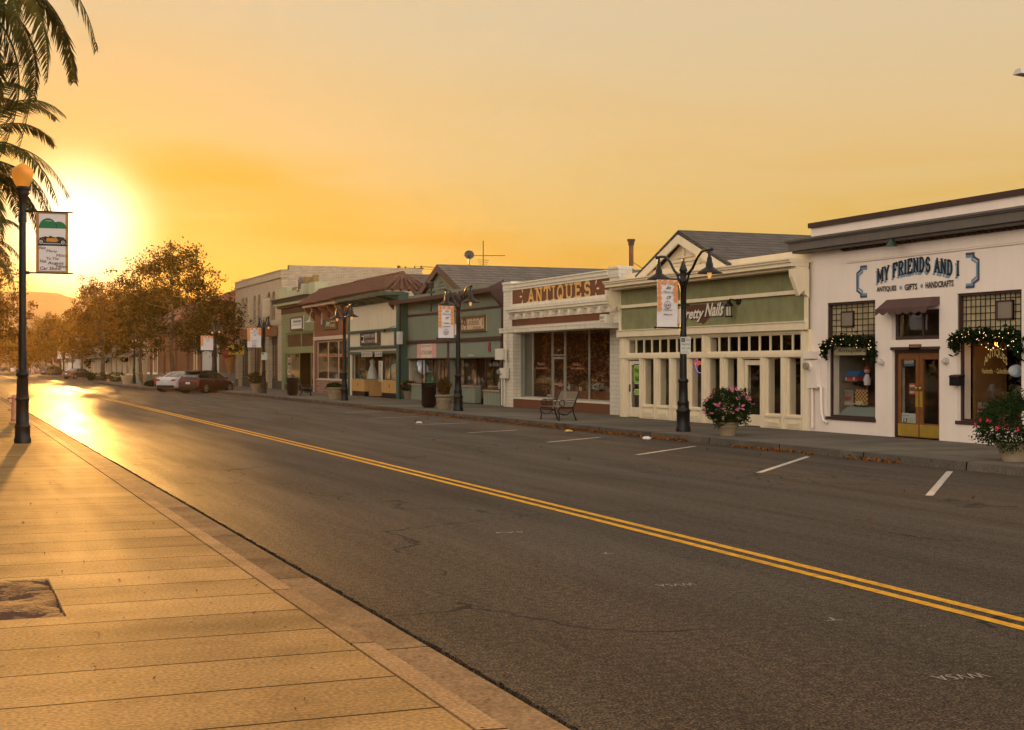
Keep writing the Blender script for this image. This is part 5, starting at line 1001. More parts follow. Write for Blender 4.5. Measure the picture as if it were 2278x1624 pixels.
    mb.build('carving', mat('carving_white', (.55, .5, .42), .7), t)
    q = rc(P, c1, 880, 1040, 540, 715); t = thing('shop_sign', 'white brown-framed board with black script on the pale green shop', 'sign', (X-.1, (q[0]+q[1])/2, q[2])); mb = MB(); mb.box(X-.08, X-.003, *q); f = .1; mb.box(X-.15, X-.08, q[0], q[1], q[2], q[2]+f, 1); mb.box(X-.15, X-.08, q[0], q[1], q[3]-f, q[3], 1); mb.box(X-.15, X-.08, q[0], q[0]+f, q[2]+f, q[3]-f, 1); mb.box(X-.15, X-.08, q[1]-f, q[1], q[2]+f, q[3]-f, 1); mb.build('board', [mat('sign_white4', (.62, .6, .55), .6, .05), mat('sign_brown4', (.12, .05, .03), .6)], t)
    mb = MB(); L_ = q[1]-q[0]; hh = q[3]-q[2]; text(mb, 'American', (X-.085, q[1]-L_*.15, q[2]+hh*.55), FY, FZ, L_*.7, hh*.25, 0, shear=.3, bold=.03); text(mb, 'ANTIQUE FIND', (X-.085, q[1]-L_*.12, q[2]+hh*.3), FY, FZ, L_*.76, hh*.17, 1, bold=.02); mb.build('lettering', [INK, mat('sign_ochre4', (.22, .14, .04), .6)], t)
    e0, e1 = Y(1115), Y(965); window(b, X+.06, (e1, w[1], .55, w[3]), GN, M_GLASS, .07, my=[Y(848)]); window(b, X+.06, (w[0], e0, .55, w[3]), GN, M_GLASS, .07)
    for a, c in ((e1, w[1]), (w[0], e0)): mb = MB(); mb.box(X+.02, X+.3, a, c, .15, .55); mb.build('bulkhead', CH, b)
    mb = MB(); mb.box(X+1.0, X+1.06, e0, e1, .15, w[3]); d = mb.build('door', mat('olive_door', (.14, .13, .04), .6, .1), b); mb = MB(); mb.box(X+.97, X+.995, e0+.5, e1-.5, 1.0, 2.3); mb.build('pane', BLACK, d)
    room(b, X+.25, 4, yr+.3, yl-.3, .15, w[3]+.02, DARKI)
    rr = random.Random(5)
    for k in range(9):
        y = w[1]-.5-(k % 3)*.45; z = 1.15+.55*(k//3); mb = MB(); mb.box(X+.16, X+.17, y-.16, y+.16, z-.16, z+.16); mb.box(X+.152, X+.159, y-.11, y+.11, z-.1, z+.06, 1); tg(mb.build('notice', [mat('paper_white', (.5, .5, .48), .7), mat('print_%d' % (k % 3), [(.08, .10, .14), (.18, .10, .08), (.10, .14, .10)][k % 3], .7)]), 'small printed notice taped inside the left window of the green shop', 'notice', 'notices taped in the green shop window')
    mb = MB(); mb.ball((X+.8, Y(1090), w[3]-.15), .08, 8); tg(mb.build('light_bulb', GLOW), 'single warm bulb lit above the olive door of the green shop', 'bulb')
green_shop()
# ---- tall brick building ---------------------------------------------------------
def brick_block():
    P = PL(22.4); X = P.X; b = thing('brick_building', 'two storey cream brick building with tall paired arched windows', 'building', (X+6, 107, 0)); Y = lambda x: P.y(c1[0](x)); Z = lambda x, y: P.z(c1[0](x), c1[1](y))
    BR = mat('cream_brick', (.43, .355, .255), .9, .12, 1.5, brick=((.35, .285, .20), (.20, .155, .10), .36, .115)); RB = mat('rust_lintel', (.16, .07, .03), .8, .2); BS = mat('grey_base', (.05, .045, .04), .8, .1)
    yl, yr = Y(133), Y(745); zt = Z(162, 70); zl = Z(140, 168); zw0 = Z(165, 640); Xe = 33.0
    gl = [(Y(298), Y(170), .15, Z(170, 830)), (Y(525), Y(330), .15, Z(330, 815)), (Y(690), Y(560), .15, Z(330, 815))]
    sl_ = [(Y(246), Y(205)), (Y(292), Y(255)), (Y(405), Y(368)), (Y(462), Y(425)), (Y(595), Y(548)), (Y(655), Y(610))]
    zh = Z(205, 290); holes = gl+[(a, c, zw0, zh) for a, c in sl_]
    mb = MB(); wall_holes(mb, X, .5, yr, yl, 0, zl, holes); mb.box(X+.51, Xe, yr+.001, yr+.4, 0, zl+.9); mb.box(X+.51, Xe, yl-.4, yl, 0, zl+.9); mb.box(Xe, Xe+.3, yr, yl, 0, zl+.5); mb.box(X-.05, X+.50, yr-.03, yl+.02, zl+.12, zt-.08); mb.box(X+.51, Xe, yr-.0, yr+.35, zl+.9, zt-.3)
    mb.box(X-.13, X+.52, yr-.1, yl+.08, zl, zl+.12); mb.box(X-.1, X+.55, yr-.08, yl+.05, zt-.08, zt); mb.box(X-.06, X-.003, yr, yl, zw0-.35, zw0-.1); mb.build('wall', BR, b)
    for a, c in sl_:
        mb = MB(); ym = (a+c)/2; r = (c-a)/2; n = 10; mb.box(X+.30, X+.33, a, c, zw0, zh)          # arched head filled with brick around a half round
        pts = [(X+.02, a, zh-.001), (X+.02, a, zh-r)]+[(X+.02, ym-r*math.cos(math.pi*k/n), zh-r+r*math.sin(math.pi*k/n)) for k in range(1, n)]+[(X+.02, c, zh-r), (X+.02, c, zh-.001)]
        h = len(pts)
        for k in range(1, n): pass
        for i in range(1, h-2): mb.hex([pts[i], pts[i+1], (X+.02, pts[i+1][1], zh-.001), (X+.02, pts[i][1], zh-.001)], [(X+.2, p[1], p[2]) for p in (pts[i], pts[i+1], (0, pts[i+1][1], zh-.001), (0, pts[i][1], zh-.001))], 1) if abs(pts[i][1]-pts[i+1][1]) > 1e-6 else None
        mb.build('arched_window', [mat('olive_panel', (.08, .07, .04), .7, .15), BR], b)
    for k, (a, c, z0, z1) in enumerate(gl):
        mb = MB(); mb.box(X-.12, X-.003, a-.2, c+.1, z1, z1+.75); mb.build('lintel', RB, b)
        window(b, X+.35, (a+.1, c-.1, .9, z1-.6), BLACK, M_GLASS, .08); mb = MB(); mb.box(X+.33, X+.45, a, c, .15, .9); mb.box(X+.33, X+.45, a, c, z1-.6, z1, 0); mb.build('panel', BS, b)
    mb = MB(); mb.box(X-.04, X-.002, yr, gl[2][0], .15, .75); mb.box(X-.04, X-.002, gl[2][1], gl[1][0], .15, .6); mb.box(X-.04, X-.002, gl[1][1], gl[0][0], .15, .6); mb.box(X-.04, X-.002, gl[0][1], yl, .15, .75); mb.build('base', BS, b)
    room(b, X+.5, 4, yr+.4, yl-.4, .15, 4.4, DARKI)
    q = rc(P, c1, 565, 640, 330, 545); mb = MB(); mb.box(X-.75, X-.25, q[0]+.2, q[0]+.45, q[2], q[3]+.2); tg(mb.build('blade_sign', mat('bone_panel', (.42, .36, .24), .8, .2)), 'blank tall pale blade sign on the cream brick upper wall', 'sign')
    q = rc(P, c1, 208, 312, 910, 1032); t = thing('hanging_banner', 'mustard yellow banner with a dark emblem hung between brick piers', 'banner', (X-.3, q[0], q[2])); x1 = X-.12; mb = MB(); w_ = 1.25; mb.box(X-.2-w_, X-.2, q[0]+.9, q[0]+.93, q[2], q[3]); mb.build('cloth', mat('mustard', (.48, .34, .02), .8, .1), t)
    mb = MB(); cy_ = q[0]+.895; cx_ = X-.2-w_/2; cz_ = (q[2]+q[3])/2
    for dz, r in ((.3, .16), (-.02, .2)):
        mb.face([(cx_+r*math.cos(a)*(1+.3*(i % 2)), cy_, cz_+dz+r*.8*math.sin(a)) for i, a in enumerate([math.pi*2*i/12 for i in range(12)])])
    for s in (-1, 1): mb.bar((cx_+s*.12, cy_-.001*s, cz_+.1), (cx_+s*.38, cy_-.001*s, cz_+.42), .05, .004)
    text(mb, 'THE GARDEN', (cx_-.45, cy_, q[2]+.18), (1, 0, 0), FZ, .9, .12); mb.build('emblem', INK, t)
    t = thing('ice_cream_sign', 'red-topped ice cream cone sign on the far brick corner', 'sign', (X-.6, yl, 3)); pz = zat(X-.5, yl, c1[1](1022)); mb = MB(); mb.ball((X-.55, yl+.1, pz), .62, 12, 0, .8); mb.build('scoop', mat('cherry_red', (.22, .015, .02), .3, .1), t); mb = MB(); mb.lathe([(.02, -2.1), (.5, -.3), (.55, -.2)], (X-.45, yl+.1, pz), 10); mb.build('cone', mat('waffle', (.30, .15, .05), .8, .2), t)
    mb = MB(); z_ = Z(180, 725)+.1
    mb.tube([(X-.7, Y(250), z_), (X-.7, Y(130), z_-.1)], .04, 5)
    for k in range(4): yy = Y(250)+(Y(130)-Y(250))*k/3; mb.tube([(X, yy, z_), (X-.7, yy, z_)], .03, 5); mb.lathe([(.05, .12), (.2, -.12)], (X-.75, yy, z_-.1), 8)
    tg(mb.build('sign_lights', BLACK), 'row of four small black lamps on a rail above the yellow banner', 'lamp')
brick_block()

# ---- buildings beyond the side street ---------------------------------------------
def far_buildings():
    rb = mat('red_brick', (.19, .075, .038), .9, .12, 1, brick=((.16, .06, .03), (.12, .07, .045), .5, .18)); P = PL(23.2); X = P.X
    b = thing('brick_hall', 'long red brick building with clay tile roof behind the street trees', 'building', (X+5, 150, 0)); yr = P.y(530); yl = P.y(322)
    gr = (P.y(c4[0](1680)), P.y(c4[0](1265)), .15, 4.2); mb = MB(); wall_holes(mb, X, .4, yr, yl, 0, 6.4, [gr]); mb.box(X+.41, X+12, yr, yr+.4, 0, 6.4); mb.box(X+.41, X+12, yl-.4, yl, 0, 6.4); mb.build('wall', rb, b)
    mb = MB(); mb.box(X+.2, X+.3, *gr); mb.build('garage_door', mat('pale_panel', (.45, .47, .42), .7, .1), b)
    y = yr+3
    mb = MB(); mb.box(X-.06, X-.003, yr, gr[0], .15, 1.2); mb.box(X-.06, X-.003, gr[1], yl, .15, 1.1)
    k = yr; mb.build('base', mat('grey_dado', (.13, .13, .12), .8, .1), b)
    mb = MB()
    for px in (338, 367, 393, 419): yy = P.y(px); mb.box(X-.2, X-.07, yy-.3, yy+.3, .15, 6.4)
    mb.build('pier', rb, b)
    for px0, px1 in ((327, 336), (342, 352), (433, 440)): window(b, X-.1, (P.y(px1), P.y(px0), .8, 4.3), CREAM, M_GLASS, .2)
    tile_far = mat('clay_tile_far', (.20, .08, .04), .9, .3, 1, brick=((.13, .05, .03), (.05, .02, .015), .35, .3)); mb = MB(); mb.prism([(X-.6, yr-.5, 6.3), (X-.6, yl, 6.3), (X+5, yl, 9.4), (X+5, yr-.5, 9.4)], (0, 0, .2)); mb.prism([(X+10.6, yr-.5, 6.3), (X+10.6, yl, 6.3), (X+5.01, yl, 9.4), (X+5.01, yr-.5, 9.4)], (0, 0, .2)); mb.prism([(X, yr+.01, 6.4), (X+10, yr+.01, 6.4), (X+5, yr+.01, 9.3)], (0, .4, 0), 1)
    for k in range(60): yy = yr+k*.55; mb.tube([(X-.6, yy, 6.55), (X+5, yy, 9.65)], .13, 5)
    mb.build('roof', [tile_far, rb], b)
    # storefront row further on
    P = PL(22.6); X = P.X
    defs = ((318, 252, 5.2, (.36, .30, .20), 'low cream storefront row behind the concrete planter', 'teal'), (252, 181, 5.4, (.26, .24, .20), 'grey fronted shops seen below the middle tree', 'grey'), (180, 146, 9.0, (.55, .50, .44), 'pale plastered two storey building beyond the far lamps', 'pale'), (146, 90, 5.0, (.30, .22, .15), 'tan shops behind the parked black suv', 'tan'), (90, 40, 5.6, (.35, .28, .2), 'distant low shops at the end of the street', 'far'))
    for pr_, pl_, h, c, lab, nm in defs:
        yr, yl = P.y(pr_), P.y(pl_); b = thing('storefront', lab, 'shop', (X+5, (yl+yr)/2, 0)); n = max(2, int((yl-yr)/6)); hs = []
        for k in range(n): a = yr+(yl-yr)*(k+.14)/n; q = yr+(yl-yr)*(k+.86)/n; hs.append((a, q, .6, 3.3))
        if nm == 'pale': hs = hs[-1:]
        mb = MB(); wall_holes(mb, X, .4, yr, yl, 0, h, hs); mb.box(X+.41, X+10, yr, yr+.3, 0, h); mb.box(X+.41, X+10, yl-.3, yl, 0, h); mb.build('wall', mat('front_'+nm, c, .85, .12, 1), b)
        mb = MB(); mb.box(X-.3, X-.003, yr, yl, h-.4, h); mb.box(X-.15, X-.003, yr, yl, 3.5, 3.8); mb.build('cornice', BRN if nm != 'pale' else GREYB, b)
        for r in hs: window(b, X+.1, r, CREAM, M_GLASS, .12, my=[(r[0]*2+r[1])/3, (r[0]+2*r[1])/3])
        room(b, X+.4, 3, yr+.3, yl-.3, .15, 3.6, DARKI)
        if nm in ('teal', 'grey'): mb = MB(); mb.hex([(X-1.6,yr+.5,2.9),(X-.31,yr+.5,2.9),(X-.31,yl-1,2.9),(X-1.6,yl-1,2.9)], [(X-1.4,yr+.5,3.1),(X-.31,yr+.5,3.6),(X-.31,yl-1,3.6),(X-1.4,yl-1,3.1)]); mb.build('awning', mat('awning_'+nm, (.07, .06, .05), .9, .2), b)
far_buildings()
# ================================================================ street furniture
def twin_lamp():
    t = thing('street_lamp', '', 'street lamp'); mb = MB()
    mb.lathe([(.20, 0), (.20, .10), (.175, .14), (.175, .50), (.19, .52), (.19, .56), (.155, .60), (.15, .74), (.16, .76), (.125, .82), (.115, 1.28), (.14, 1.31), (.14, 1.36), (.095, 1.40)], n=16); mb.build('base', BLACK, t)
    mb = MB(); mb.lathe([(.095, 1.39), (.082, 3.0), (.078, 3.9), (.1, 3.92), (.1, 4.0), (.085, 4.02), (.085, 4.2), (.11, 4.24), (.09, 4.30), (.04, 4.45), (.03, 4.5), (.035, 4.53), (.0001, 4.57)], n=14)
    mb.box(-.12, .12, -.12, .12, 3.30, 3.34); mb.build('post', BLACK, t)
    for s in (-1, 1):
        mb = MB(); mb.tube([(0, 0, 4.12), (0, s*.28, 4.14), (0, s*.5, 4.26), (0, s*.75, 4.52), (0, s*.98, 4.66), (0, s*1.25, 4.69), (0, s*1.48, 4.68)], .035, 8); mb.tube([(0, s*.06, 3.5), (0, s*.14, 3.8), (0, s*.3, 4.1), (0, s*.52, 4.30), (0, s*.72, 4.47)], .028, 6); mb.ball((0, s*1.5, 4.68), .05, 8); mb.build('arm', BLACK, t)
        mb = MB(); mb.lathe([(.035, 4.66), (.04, 4.5), (.06, 4.48), (.075, 4.36), (.09, 4.34), (.1, 4.24), (.16, 4.20), (.33, 4.09), (.335, 4.075), (.15, 4.16), (.0001, 4.2)], (0, s*1.38, 0), 20, caps=False); sh = mb.build('lamp_shade', BLACK, t)
        mb = MB(); mb.lathe([(.055, 4.15), (.06, 4.06), (.05, 4.0), (.02, 3.95), (.0001, 3.94)], (0, s*1.38, 0), 10, caps=False); mb.build('bulb', mat('amber_bulb', (.8, .42, .15), .25, .1, emit=(1, .42, .1), es=.4), sh)
    return t
LP = [ground(1520, 960), ground(1019, 914), ground(766, 891), (18.3, 87.6)]
more = [(479.7, 17.4), (298.5, 16.4), (161, 17.6), (141.5, 18.4), (67.5, 17.3)]
L0 = twin_lamp(); LTREE = [(c, kids(c)) for c in kids(L0)]
labs = ['black twin-arm street lamp before the green nail salon, nearest on the right', 'black twin-arm street lamp before the sage green shop', 'black twin-arm street lamp before the brown book shop', 'black twin-arm street lamp before the cream brick building', 'black twin-arm street lamp before the red brick hall, behind the red car', 'black street lamp beside the big concrete planter on the kerb bulge', 'far street lamp before the pale two storey building, right one of two', 'far street lamp with banner left of the pale building', 'farthest street lamp, beside the black suv at the far corner']
def atpx(px, X): a, c = ddir(px); return X*c/a
lamps = []
for i, l in enumerate(labs):
    if i < 4: x, y = LP[i]
    else: px, x = more[i-4]; y = atpx(px, x)
    lamps.append((x, y))
    if i == 0: L0.location = (x, y, .15); L0['label'] = l; L0['group'] = 'black twin-arm street lamps'
    else: dup(L0, (x, y, .15), 0, l, 'black twin-arm street lamps', LTREE)
BNW = mat('banner_cloth', (.62, .58, .58), .8, .04, 3); BNO = mat('banner_orange', (.62, .24, .07), .8, .2, 20)
def banner(x, y, z0, w, h, lab, lines, skull=None, n=12, tail=None):
    t = thing('lamp_banner', lab, 'banner', (x, y, z0)); t['group'] = 'memorial banners on the lamps'; X0 = x-.17-w; X1 = x-.17; mb = MB()
    m = 8
    for k in range(m):
        za, zb = z0+h*k/m, z0+h*(k+1)/m; da, db = .015*math.sin(k*1.1), .015*math.sin((k+1)*1.1); mb.hex([(X0, y+da, za), (X1, y+da*.5, za), (X1, y+da*.5+.006, za), (X0, y+da+.006, za)], [(X0, y+db, zb), (X1, y+db*.5, zb), (X1, y+db*.5+.006, zb), (X0, y+db+.006, zb)])
    mb.build('cloth', BNW, t); mb = MB(); yy = y-.022; rr = random.Random(n); e = 0
    pos = [(.12, .93), (.36, .94), (.66, .94)]+[(.1, .93-.11*k) for k in range(1, 6)]+[(.9, .90-.11*k) for k in range(0, 6)]
    for a, c in pos[:n]:
        cx, cz = X0+w*a, z0+h*c; r = w*.105; e += .0005; mb.face([(cx+r*(1+.12*(i % 2))*math.cos(q), yy-e, cz+r*(1+.12*(i % 2))*math.sin(q)) for i, q in enumerate([math.pi*2*i/14 for i in range(14)])], 0)
    def ln(s, cx, cz, ww, hh, sh=0., b=0.): text(mb, s, (X0+w*cx-w*ww/2, yy-.012, z0+h*cz), (1, 0, 0), FZ, w*ww, h*hh, 1, shear=sh, bold=b)
    ln('In', .53, .79, .24, .07, .45, .01); ln('Memory', .53, .685, .56, .075, .45, .01); ln('Of', .56, .58, .24, .075, .45, .01)
    for s, cz, ww in lines: ln(s, .5, cz, ww, .035, 0, .03)
    if skull is not None:
        cx, cz, r, mi = X0+w*.48, z0+h*skull, w*.14, 1; cz_ = cz
        def ring(cx, cz, rx, rz, th): 
            N_ = 14
            for i in range(N_): a, c = 2*math.pi*i/N_, 2*math.pi*(i+1)/N_; mb.face([(cx+rx*math.cos(a), yy-.014, cz+rz*math.sin(a)), (cx+rx*math.cos(c), yy-.014, cz+rz*math.sin(c)), (cx+(rx+th)*math.cos(c), yy-.014, cz+(rz+th)*math.sin(c)), (cx+(rx+th)*math.cos(a), yy-.014, cz+(rz+th)*math.sin(a))], 2)
        ring(cx, cz, r, r*1.15, r*.14); ring(cx-r*.42, cz-r*.1, r*.16, r*.18, r*.18); ring(cx+r*.42, cz-r*.1, r*.16, r*.18, r*.18); ring(cx, cz+r*.6, r*.06, r*.1, r*.08)
        for k in range(5): mb.face([(cx+r*(-.5+.22*k), yy-.015, cz-r*1.25), (cx+r*(-.38+.22*k), yy-.015, cz-r*1.25), (cx+r*(-.38+.22*k), yy-.015, cz-r*.8), (cx+r*(-.5+.22*k), yy-.015, cz-r*.8)], 2)
    mb.build('print', [BNO, INK, mat('print_violet', (.09, .05, .07), .8)], t)
    mb = MB()
    for z in (z0-.02, z0+h+.01): mb.tube([(x-.05, y, z), (X0-.06, y, z)], .022, 6)
    mb.ball((X0-.06, y, z0-.02), .035, 6); mb.build('bracket_arm', BLACK, t); return t
def bz(i, py): return zat(lamps[i][0], lamps[i][1], py)
banner(*lamps[0], bz(0, 727.5), .60, bz(0, 622)-bz(0, 727.5), 'orange flowered memorial banner with skull before the nail salon', [('Michael', .335, .4), ('Ybarra Jr', .24, .46)], .46, 12)
banner(*lamps[1], bz(1, 752), .62, bz(1, 680)-bz(1, 752), 'orange flowered memorial banner with low purple skull before the sage shop', [('Olivia', .44, .3), ('Campbell', .33, .46)], .18, 13)
banner(*lamps[3], bz(3, 773), .85, bz(3, 729)-bz(3, 773), 'orange flowered memorial banner before the cream brick building', [('Louis', .33, .35), ('Melissa', .26, .4)], .10, 11)
for i, pt, pb, l in ((4, 747, 779, 'faded flowered lamp banner partly hidden by the big tree'), (6, 780, 797, 'small washed-out banner on the right one of the two far lamps'), (7, 781, 798, 'small washed-out banner on the left one of the two far lamps')): banner(*lamps[i], bz(i, pb), .85, bz(i, pt)-bz(i, pb), l, [], None, 9)
def parking_sign(i, z0, w, h, lab):
    x, y = lamps[i]; t = thing('parking_sign', lab, 'sign', (x, y-.1, z0)); yy = y-.13; mb = MB(); mb.box(x-w/2, x+w/2, yy, yy+.008, z0, z0+h); e = .004; mb.box(x-w/2+.02, x+w/2-.02, yy-.002, yy-.0005, z0+.02, z0+.03, 1); mb.box(x-w/2+.02, x+w/2-.02, yy-.002, yy-.0005, z0+h-.03, z0+h-.02, 1)
    mb.box(x-w/2+.02, x-w*.08, yy-.003, yy-.0005, z0+h*.70, z0+h-.03, 1); mb.build('plate', [mat('sign_face', (.55, .56, .50), .5, .05), mat('sign_dkgreen', (.02, .06, .035), .5)], t)
    mb = MB(); o = yy-.006; text(mb, '1', (x-w*.32, o, z0+h*.74), (1, 0, 0), FZ, w*.1, h*.16, 1, bold=.03); text(mb, 'HOUR', (x-w*.02, o, z0+h*.74), (1, 0, 0), FZ, w*.44, h*.14, 0); text(mb, 'PARKING', (x-w*.42, o, z0+h*.5), (1, 0, 0), FZ, w*.84, h*.14, 0); text(mb, '7AM TO 6PM', (x-w*.42, o, z0+h*.27), (1, 0, 0), FZ, w*.84, h*.13, 0); text(mb, 'EXCEPT SUNDAY', (x-w*.3, o, z0+h*.13), (1, 0, 0), FZ, w*.6, h*.05, 0); mb.build('lettering', [mat('sign_dkgreen'[:], (.02, .06, .035), .5), BNW], t)
parking_sign(0, bz(0, 787.5), .30, bz(0, 750)-bz(0, 787.5), 'green on white one hour parking sign on the lamp before the salon')
parking_sign(3, bz(3, 800.5), .34, bz(3, 784)-bz(3, 800.5), 'green on white parking sign on the lamp before the cream brick building')
def zip_plate(i, z0, z1, lab):
    x, y = lamps[i]; mb = MB(); mb.box(x-.14, x-.092, y-.045, y+.045, z0, z1); tg(mb.build('number_strip', mat('strip_white', (.6, .5, .42), .6, .1)), lab, 'plate')
zip_plate(0, bz(0, 720), bz(0, 688), 'narrow white upright strip on the lamp post before the salon')
zip_plate(1, bz(1, 745), bz(1, 720), 'narrow white upright strip on the lamp post before the sage shop')

# ---- globe lamp with car show banner, near left ----
def globe_lamp():
    x, y = ground(50, 986); t = thing('globe_lamp', 'tall black fluted lamp with acorn globe on the near left pavement', 'street lamp', (x, y, .15)); k = (x*SN+y*CS)/F; Zp = lambda py: zat(x, y, py)-.15
    mb = MB(); mb.lathe([(.185, 0), (.185, .10), (.165, .14), (.165, .36), (.175, .38), (.165, .40), (.14, .44), (.135, .95), (.15, .97), (.15, 1.0), (.125, 1.04)], (x, y, .15), 20)
    for j in range(16):
        a = 2*math.pi*j/16; mb.tube([(x+.118*math.cos(a), y+.118*math.sin(a), 1.18), (x+.108*math.cos(a), y+.108*math.sin(a), 1.6)], .014, 4)
    mb.lathe([(.118, 1.0), (.108, 1.48), (.14, 1.5), (.145, 1.55), (.12, 1.6), (.09, 1.64)], (x, y, .15), 20); mb.build('base', BLACK, t)
    mb = MB(); zt = Zp(465); mb.lathe([(.092, 1.63), (.078, 3.5), (.073, zt), (.07, zt+.08)], (x, y, .15), 20); mb.lathe([(.09, zt-.3), (.092, zt-.28), (.09, zt-.1), (.075, zt-.08)], (x, y, .15), 16); mb.build('post', BLACK, t)
    z1 = Zp(420); mb = MB(); mb.lathe([(.07, zt+.06), (.07, zt+.12), (.11, z1-.16), (.16, z1-.1), (.13, z1-.06), (.17, z1-.02), (.17, z1+.02), (.13, z1+.05)], (x, y, .15), 18); mb.build('capital', BLACK, t)
    g = bpy.data.materials.new('globe_glass'); g.use_nodes = True; nt = g.node_tree; nb = nt.nodes['Principled BSDF']; nb.inputs['Base Color'].default_value = (.80, .50, .15, 1); nb.inputs['Roughness'].default_value = .25
    tr = nt.nodes.new('ShaderNodeBsdfTranslucent'); tr.inputs[0].default_value = (1, .66, .20, 1); tp = nt.nodes.new('ShaderNodeBsdfTransparent'); tp.inputs[0].default_value = (.95, .66, .25, 1); m1 = nt.nodes.new('ShaderNodeMixShader'); m1.inputs[0].default_value = .55; m2 = nt.nodes.new('ShaderNodeMixShader'); m2.inputs[0].default_value = .28
    nt.links.new(nb.outputs[0], m1.inputs[1]); nt.links.new(tr.outputs[0], m1.inputs[2]); nt.links.new(m1.outputs[0], m2.inputs[1]); nt.links.new(tp.outputs[0], m2.inputs[2]); nt.links.new(m2.outputs[0], nt.nodes['Material Output'].inputs[0])
    z2 = Zp(362); hh = z2-z1; mb = MB(); mb.lathe([(.125, z1+.04), (.17, z1+hh*.18), (.215, z1+hh*.42), (.235, z1+hh*.62), (.225, z1+hh*.74), (.19, z1+hh*.80), (.10, z1+hh*.9), (.05, z1+hh*.96), (.0001, z2)], (x, y, .15), 24, caps=False); mb.build('globe', g, t)
    # banner
    X0 = ratio(80, y); X1 = ratio(152, y); za, zb = zat(X0, y, 606), zat(X0, y, 471); t = thing('car_show_banner', 'framed banner with green hills and yellow hot rod on the near left lamp', 'banner', (X0, y, za)); w, h = X1-X0, zb-za
    fr = mat('ochre_border', (.34, .17, .05), .8, .2, 6); mb = MB(); mb.box(X0, X1, y, y+.012, za, zb, 0); mb.box(X0+w*.09, X1-w*.09, y-.003, y-.001, za+h*.03, zb-h*.03, 1); mb.build('cloth', [fr, BNW], t)
    mb = MB(); yy = y-.006
    def hill(cx, rx, rz, z, mi, e): mb.face([(X0+w*(cx+rx*math.cos(a)), yy-e, za+h*(z+rz*math.sin(a))) for a in [math.pi*i/16 for i in range(17)]], mi)
    hill(.70, .245, .115, .735, 2, 0); hill(.70, .235, .105, .737, 0, .001); hill(.37, .28, .165, .735, 2, .002); hill(.37, .265, .155, .737, 0, .003)
    text(mb, 'NILES', (X0+w*.3, yy-.005, za+h*.85), (1, 0, 0), FZ, w*.18, h*.018, 3)
    mb.face([(X0+w*.06, yy, za+h*.445), (X0+w*.97, yy, za+h*.445), (X0+w*.97, yy, za+h*.475), (X0+w*.06, yy, za+h*.475)], 2)
    car = [(.1, .50), (.1, .575), (.3, .60), (.38, .585), (.42, .61), (.6, .585), (.66, .60), (.85, .59), (.94, .54), (.95, .49), (.75, .485), (.3, .485)]
    mb.face([(X0+w*a, yy-.002, za+h*b) for a, b in car], 2); mb.face([(X0+w*a, yy-.004, za+h*b) for a, b in ((.32, .515), (.32, .57), (.52, .575), (.66, .57), (.68, .53), (.6, .51))], 4)
    for cx in (.15, .83):
        for r, mi, e in ((.085, 2, .005), (.06, 3, .006), (.045, 2, .007), (.02, 3, .008)): mb.face([(X0+w*(cx+r*math.cos(a)), yy-e, za+h*(.505+r*.52*math.sin(a))) for a in [math.pi*2*i/14 for i in range(14)]], mi)
    for p, q in (((.06, .56), (.15, .58)), ((.15, .58), (.34, .50)), ((.34, .50), (.66, .505)), ((.66, .505), (.76, .57)), ((.76, .57), (.94, .55)), ((.4, .61), (.42, .645)), ((.42, .645), (.47, .64)), ((.47, .64), (.5, .60))): mb.bar((X0+w*p[0], yy-.009, za+h*p[1]), (X0+w*q[0], yy-.009, za+h*q[1]), .012, .002, 3)
    for s, a, zz, ww, hh_ in (('Not', .10, .385, .20, .05), ('Many', .32, .325, .34, .058), ('Miles', .62, .265, .34, .05), ('To The', .32, .215, .38, .042), ('Hot', .12, .165, .2, .05), ('August', .36, .125, .5, .062), ('Niles', .62, .085, .33, .05), ('Car Show', .12, .045, .66, .055)): text(mb, s, (X0+w*a, yy-.004, za+h*zz), (1, .0, 0), (0, 0, 1), w*ww, h*hh_, 5, bold=.010, shear=.15)
    mb.build('print', [mat('hill_green', (.02, .16, .06), .8, .15, 20), BNW, INK, mat('print_white', (.65, .62, .6), .8), mat('print_ochre', (.5, .22, .03), .8, .2, 20), mat('print_red_brown', (.05, .015, .015), .8)], t)
    mb = MB()
    for z in (za-.01, zb+.01): mb.tube([(x+.07, y, z), (X1+.1, y, z)], .018, 6); mb.tube([(x+.07, y, z), (x+.15, y, z)], .035, 8)
    mb.build('bracket_arm', BLACK, t)
globe_lamp()
def hydrant():
    x, y = ground(34, 941); m = mat('hydrant_paint', (.55, .26, .15), .6, .1, 6); t = thing('fire_hydrant', 'faded salmon fire hydrant behind the near left lamp post', 'hydrant', (x, y, .15)); mb = MB()
    mb.lathe([(.19, .0), (.19, .03), (.12, .035), (.12, .09), (.15, .10), (.15, .12), (.125, .14), (.115, .28), (.13, .32), (.125, .45), (.10, .62), (.10, .72), (.12, .74), (.11, .80), (.06, .86), (.0001, .87)], (x, y, .15), 16); mb.build('body', m, t)
    for z, ax, r, L_ in ((.76, (1, 0, 0), .05, .22), (.76, (-1, 0, 0), .035, .22), (.62, (-1, 0, 0), .04, .17), (.40, (-1, 0, 0), .03, .22), (.62, (1, 0, 0), .05, .18)):
        mb = MB(); a = Vector(ax); p = Vector((x, y, .15+z)); mb.tube([p+a*.08, p+a*L_*.8], r, 10); mb.tube([p+a*L_*.8, p+a*L_], r*1.25, 6); mb.build('outlet', m, t)
hydrant()

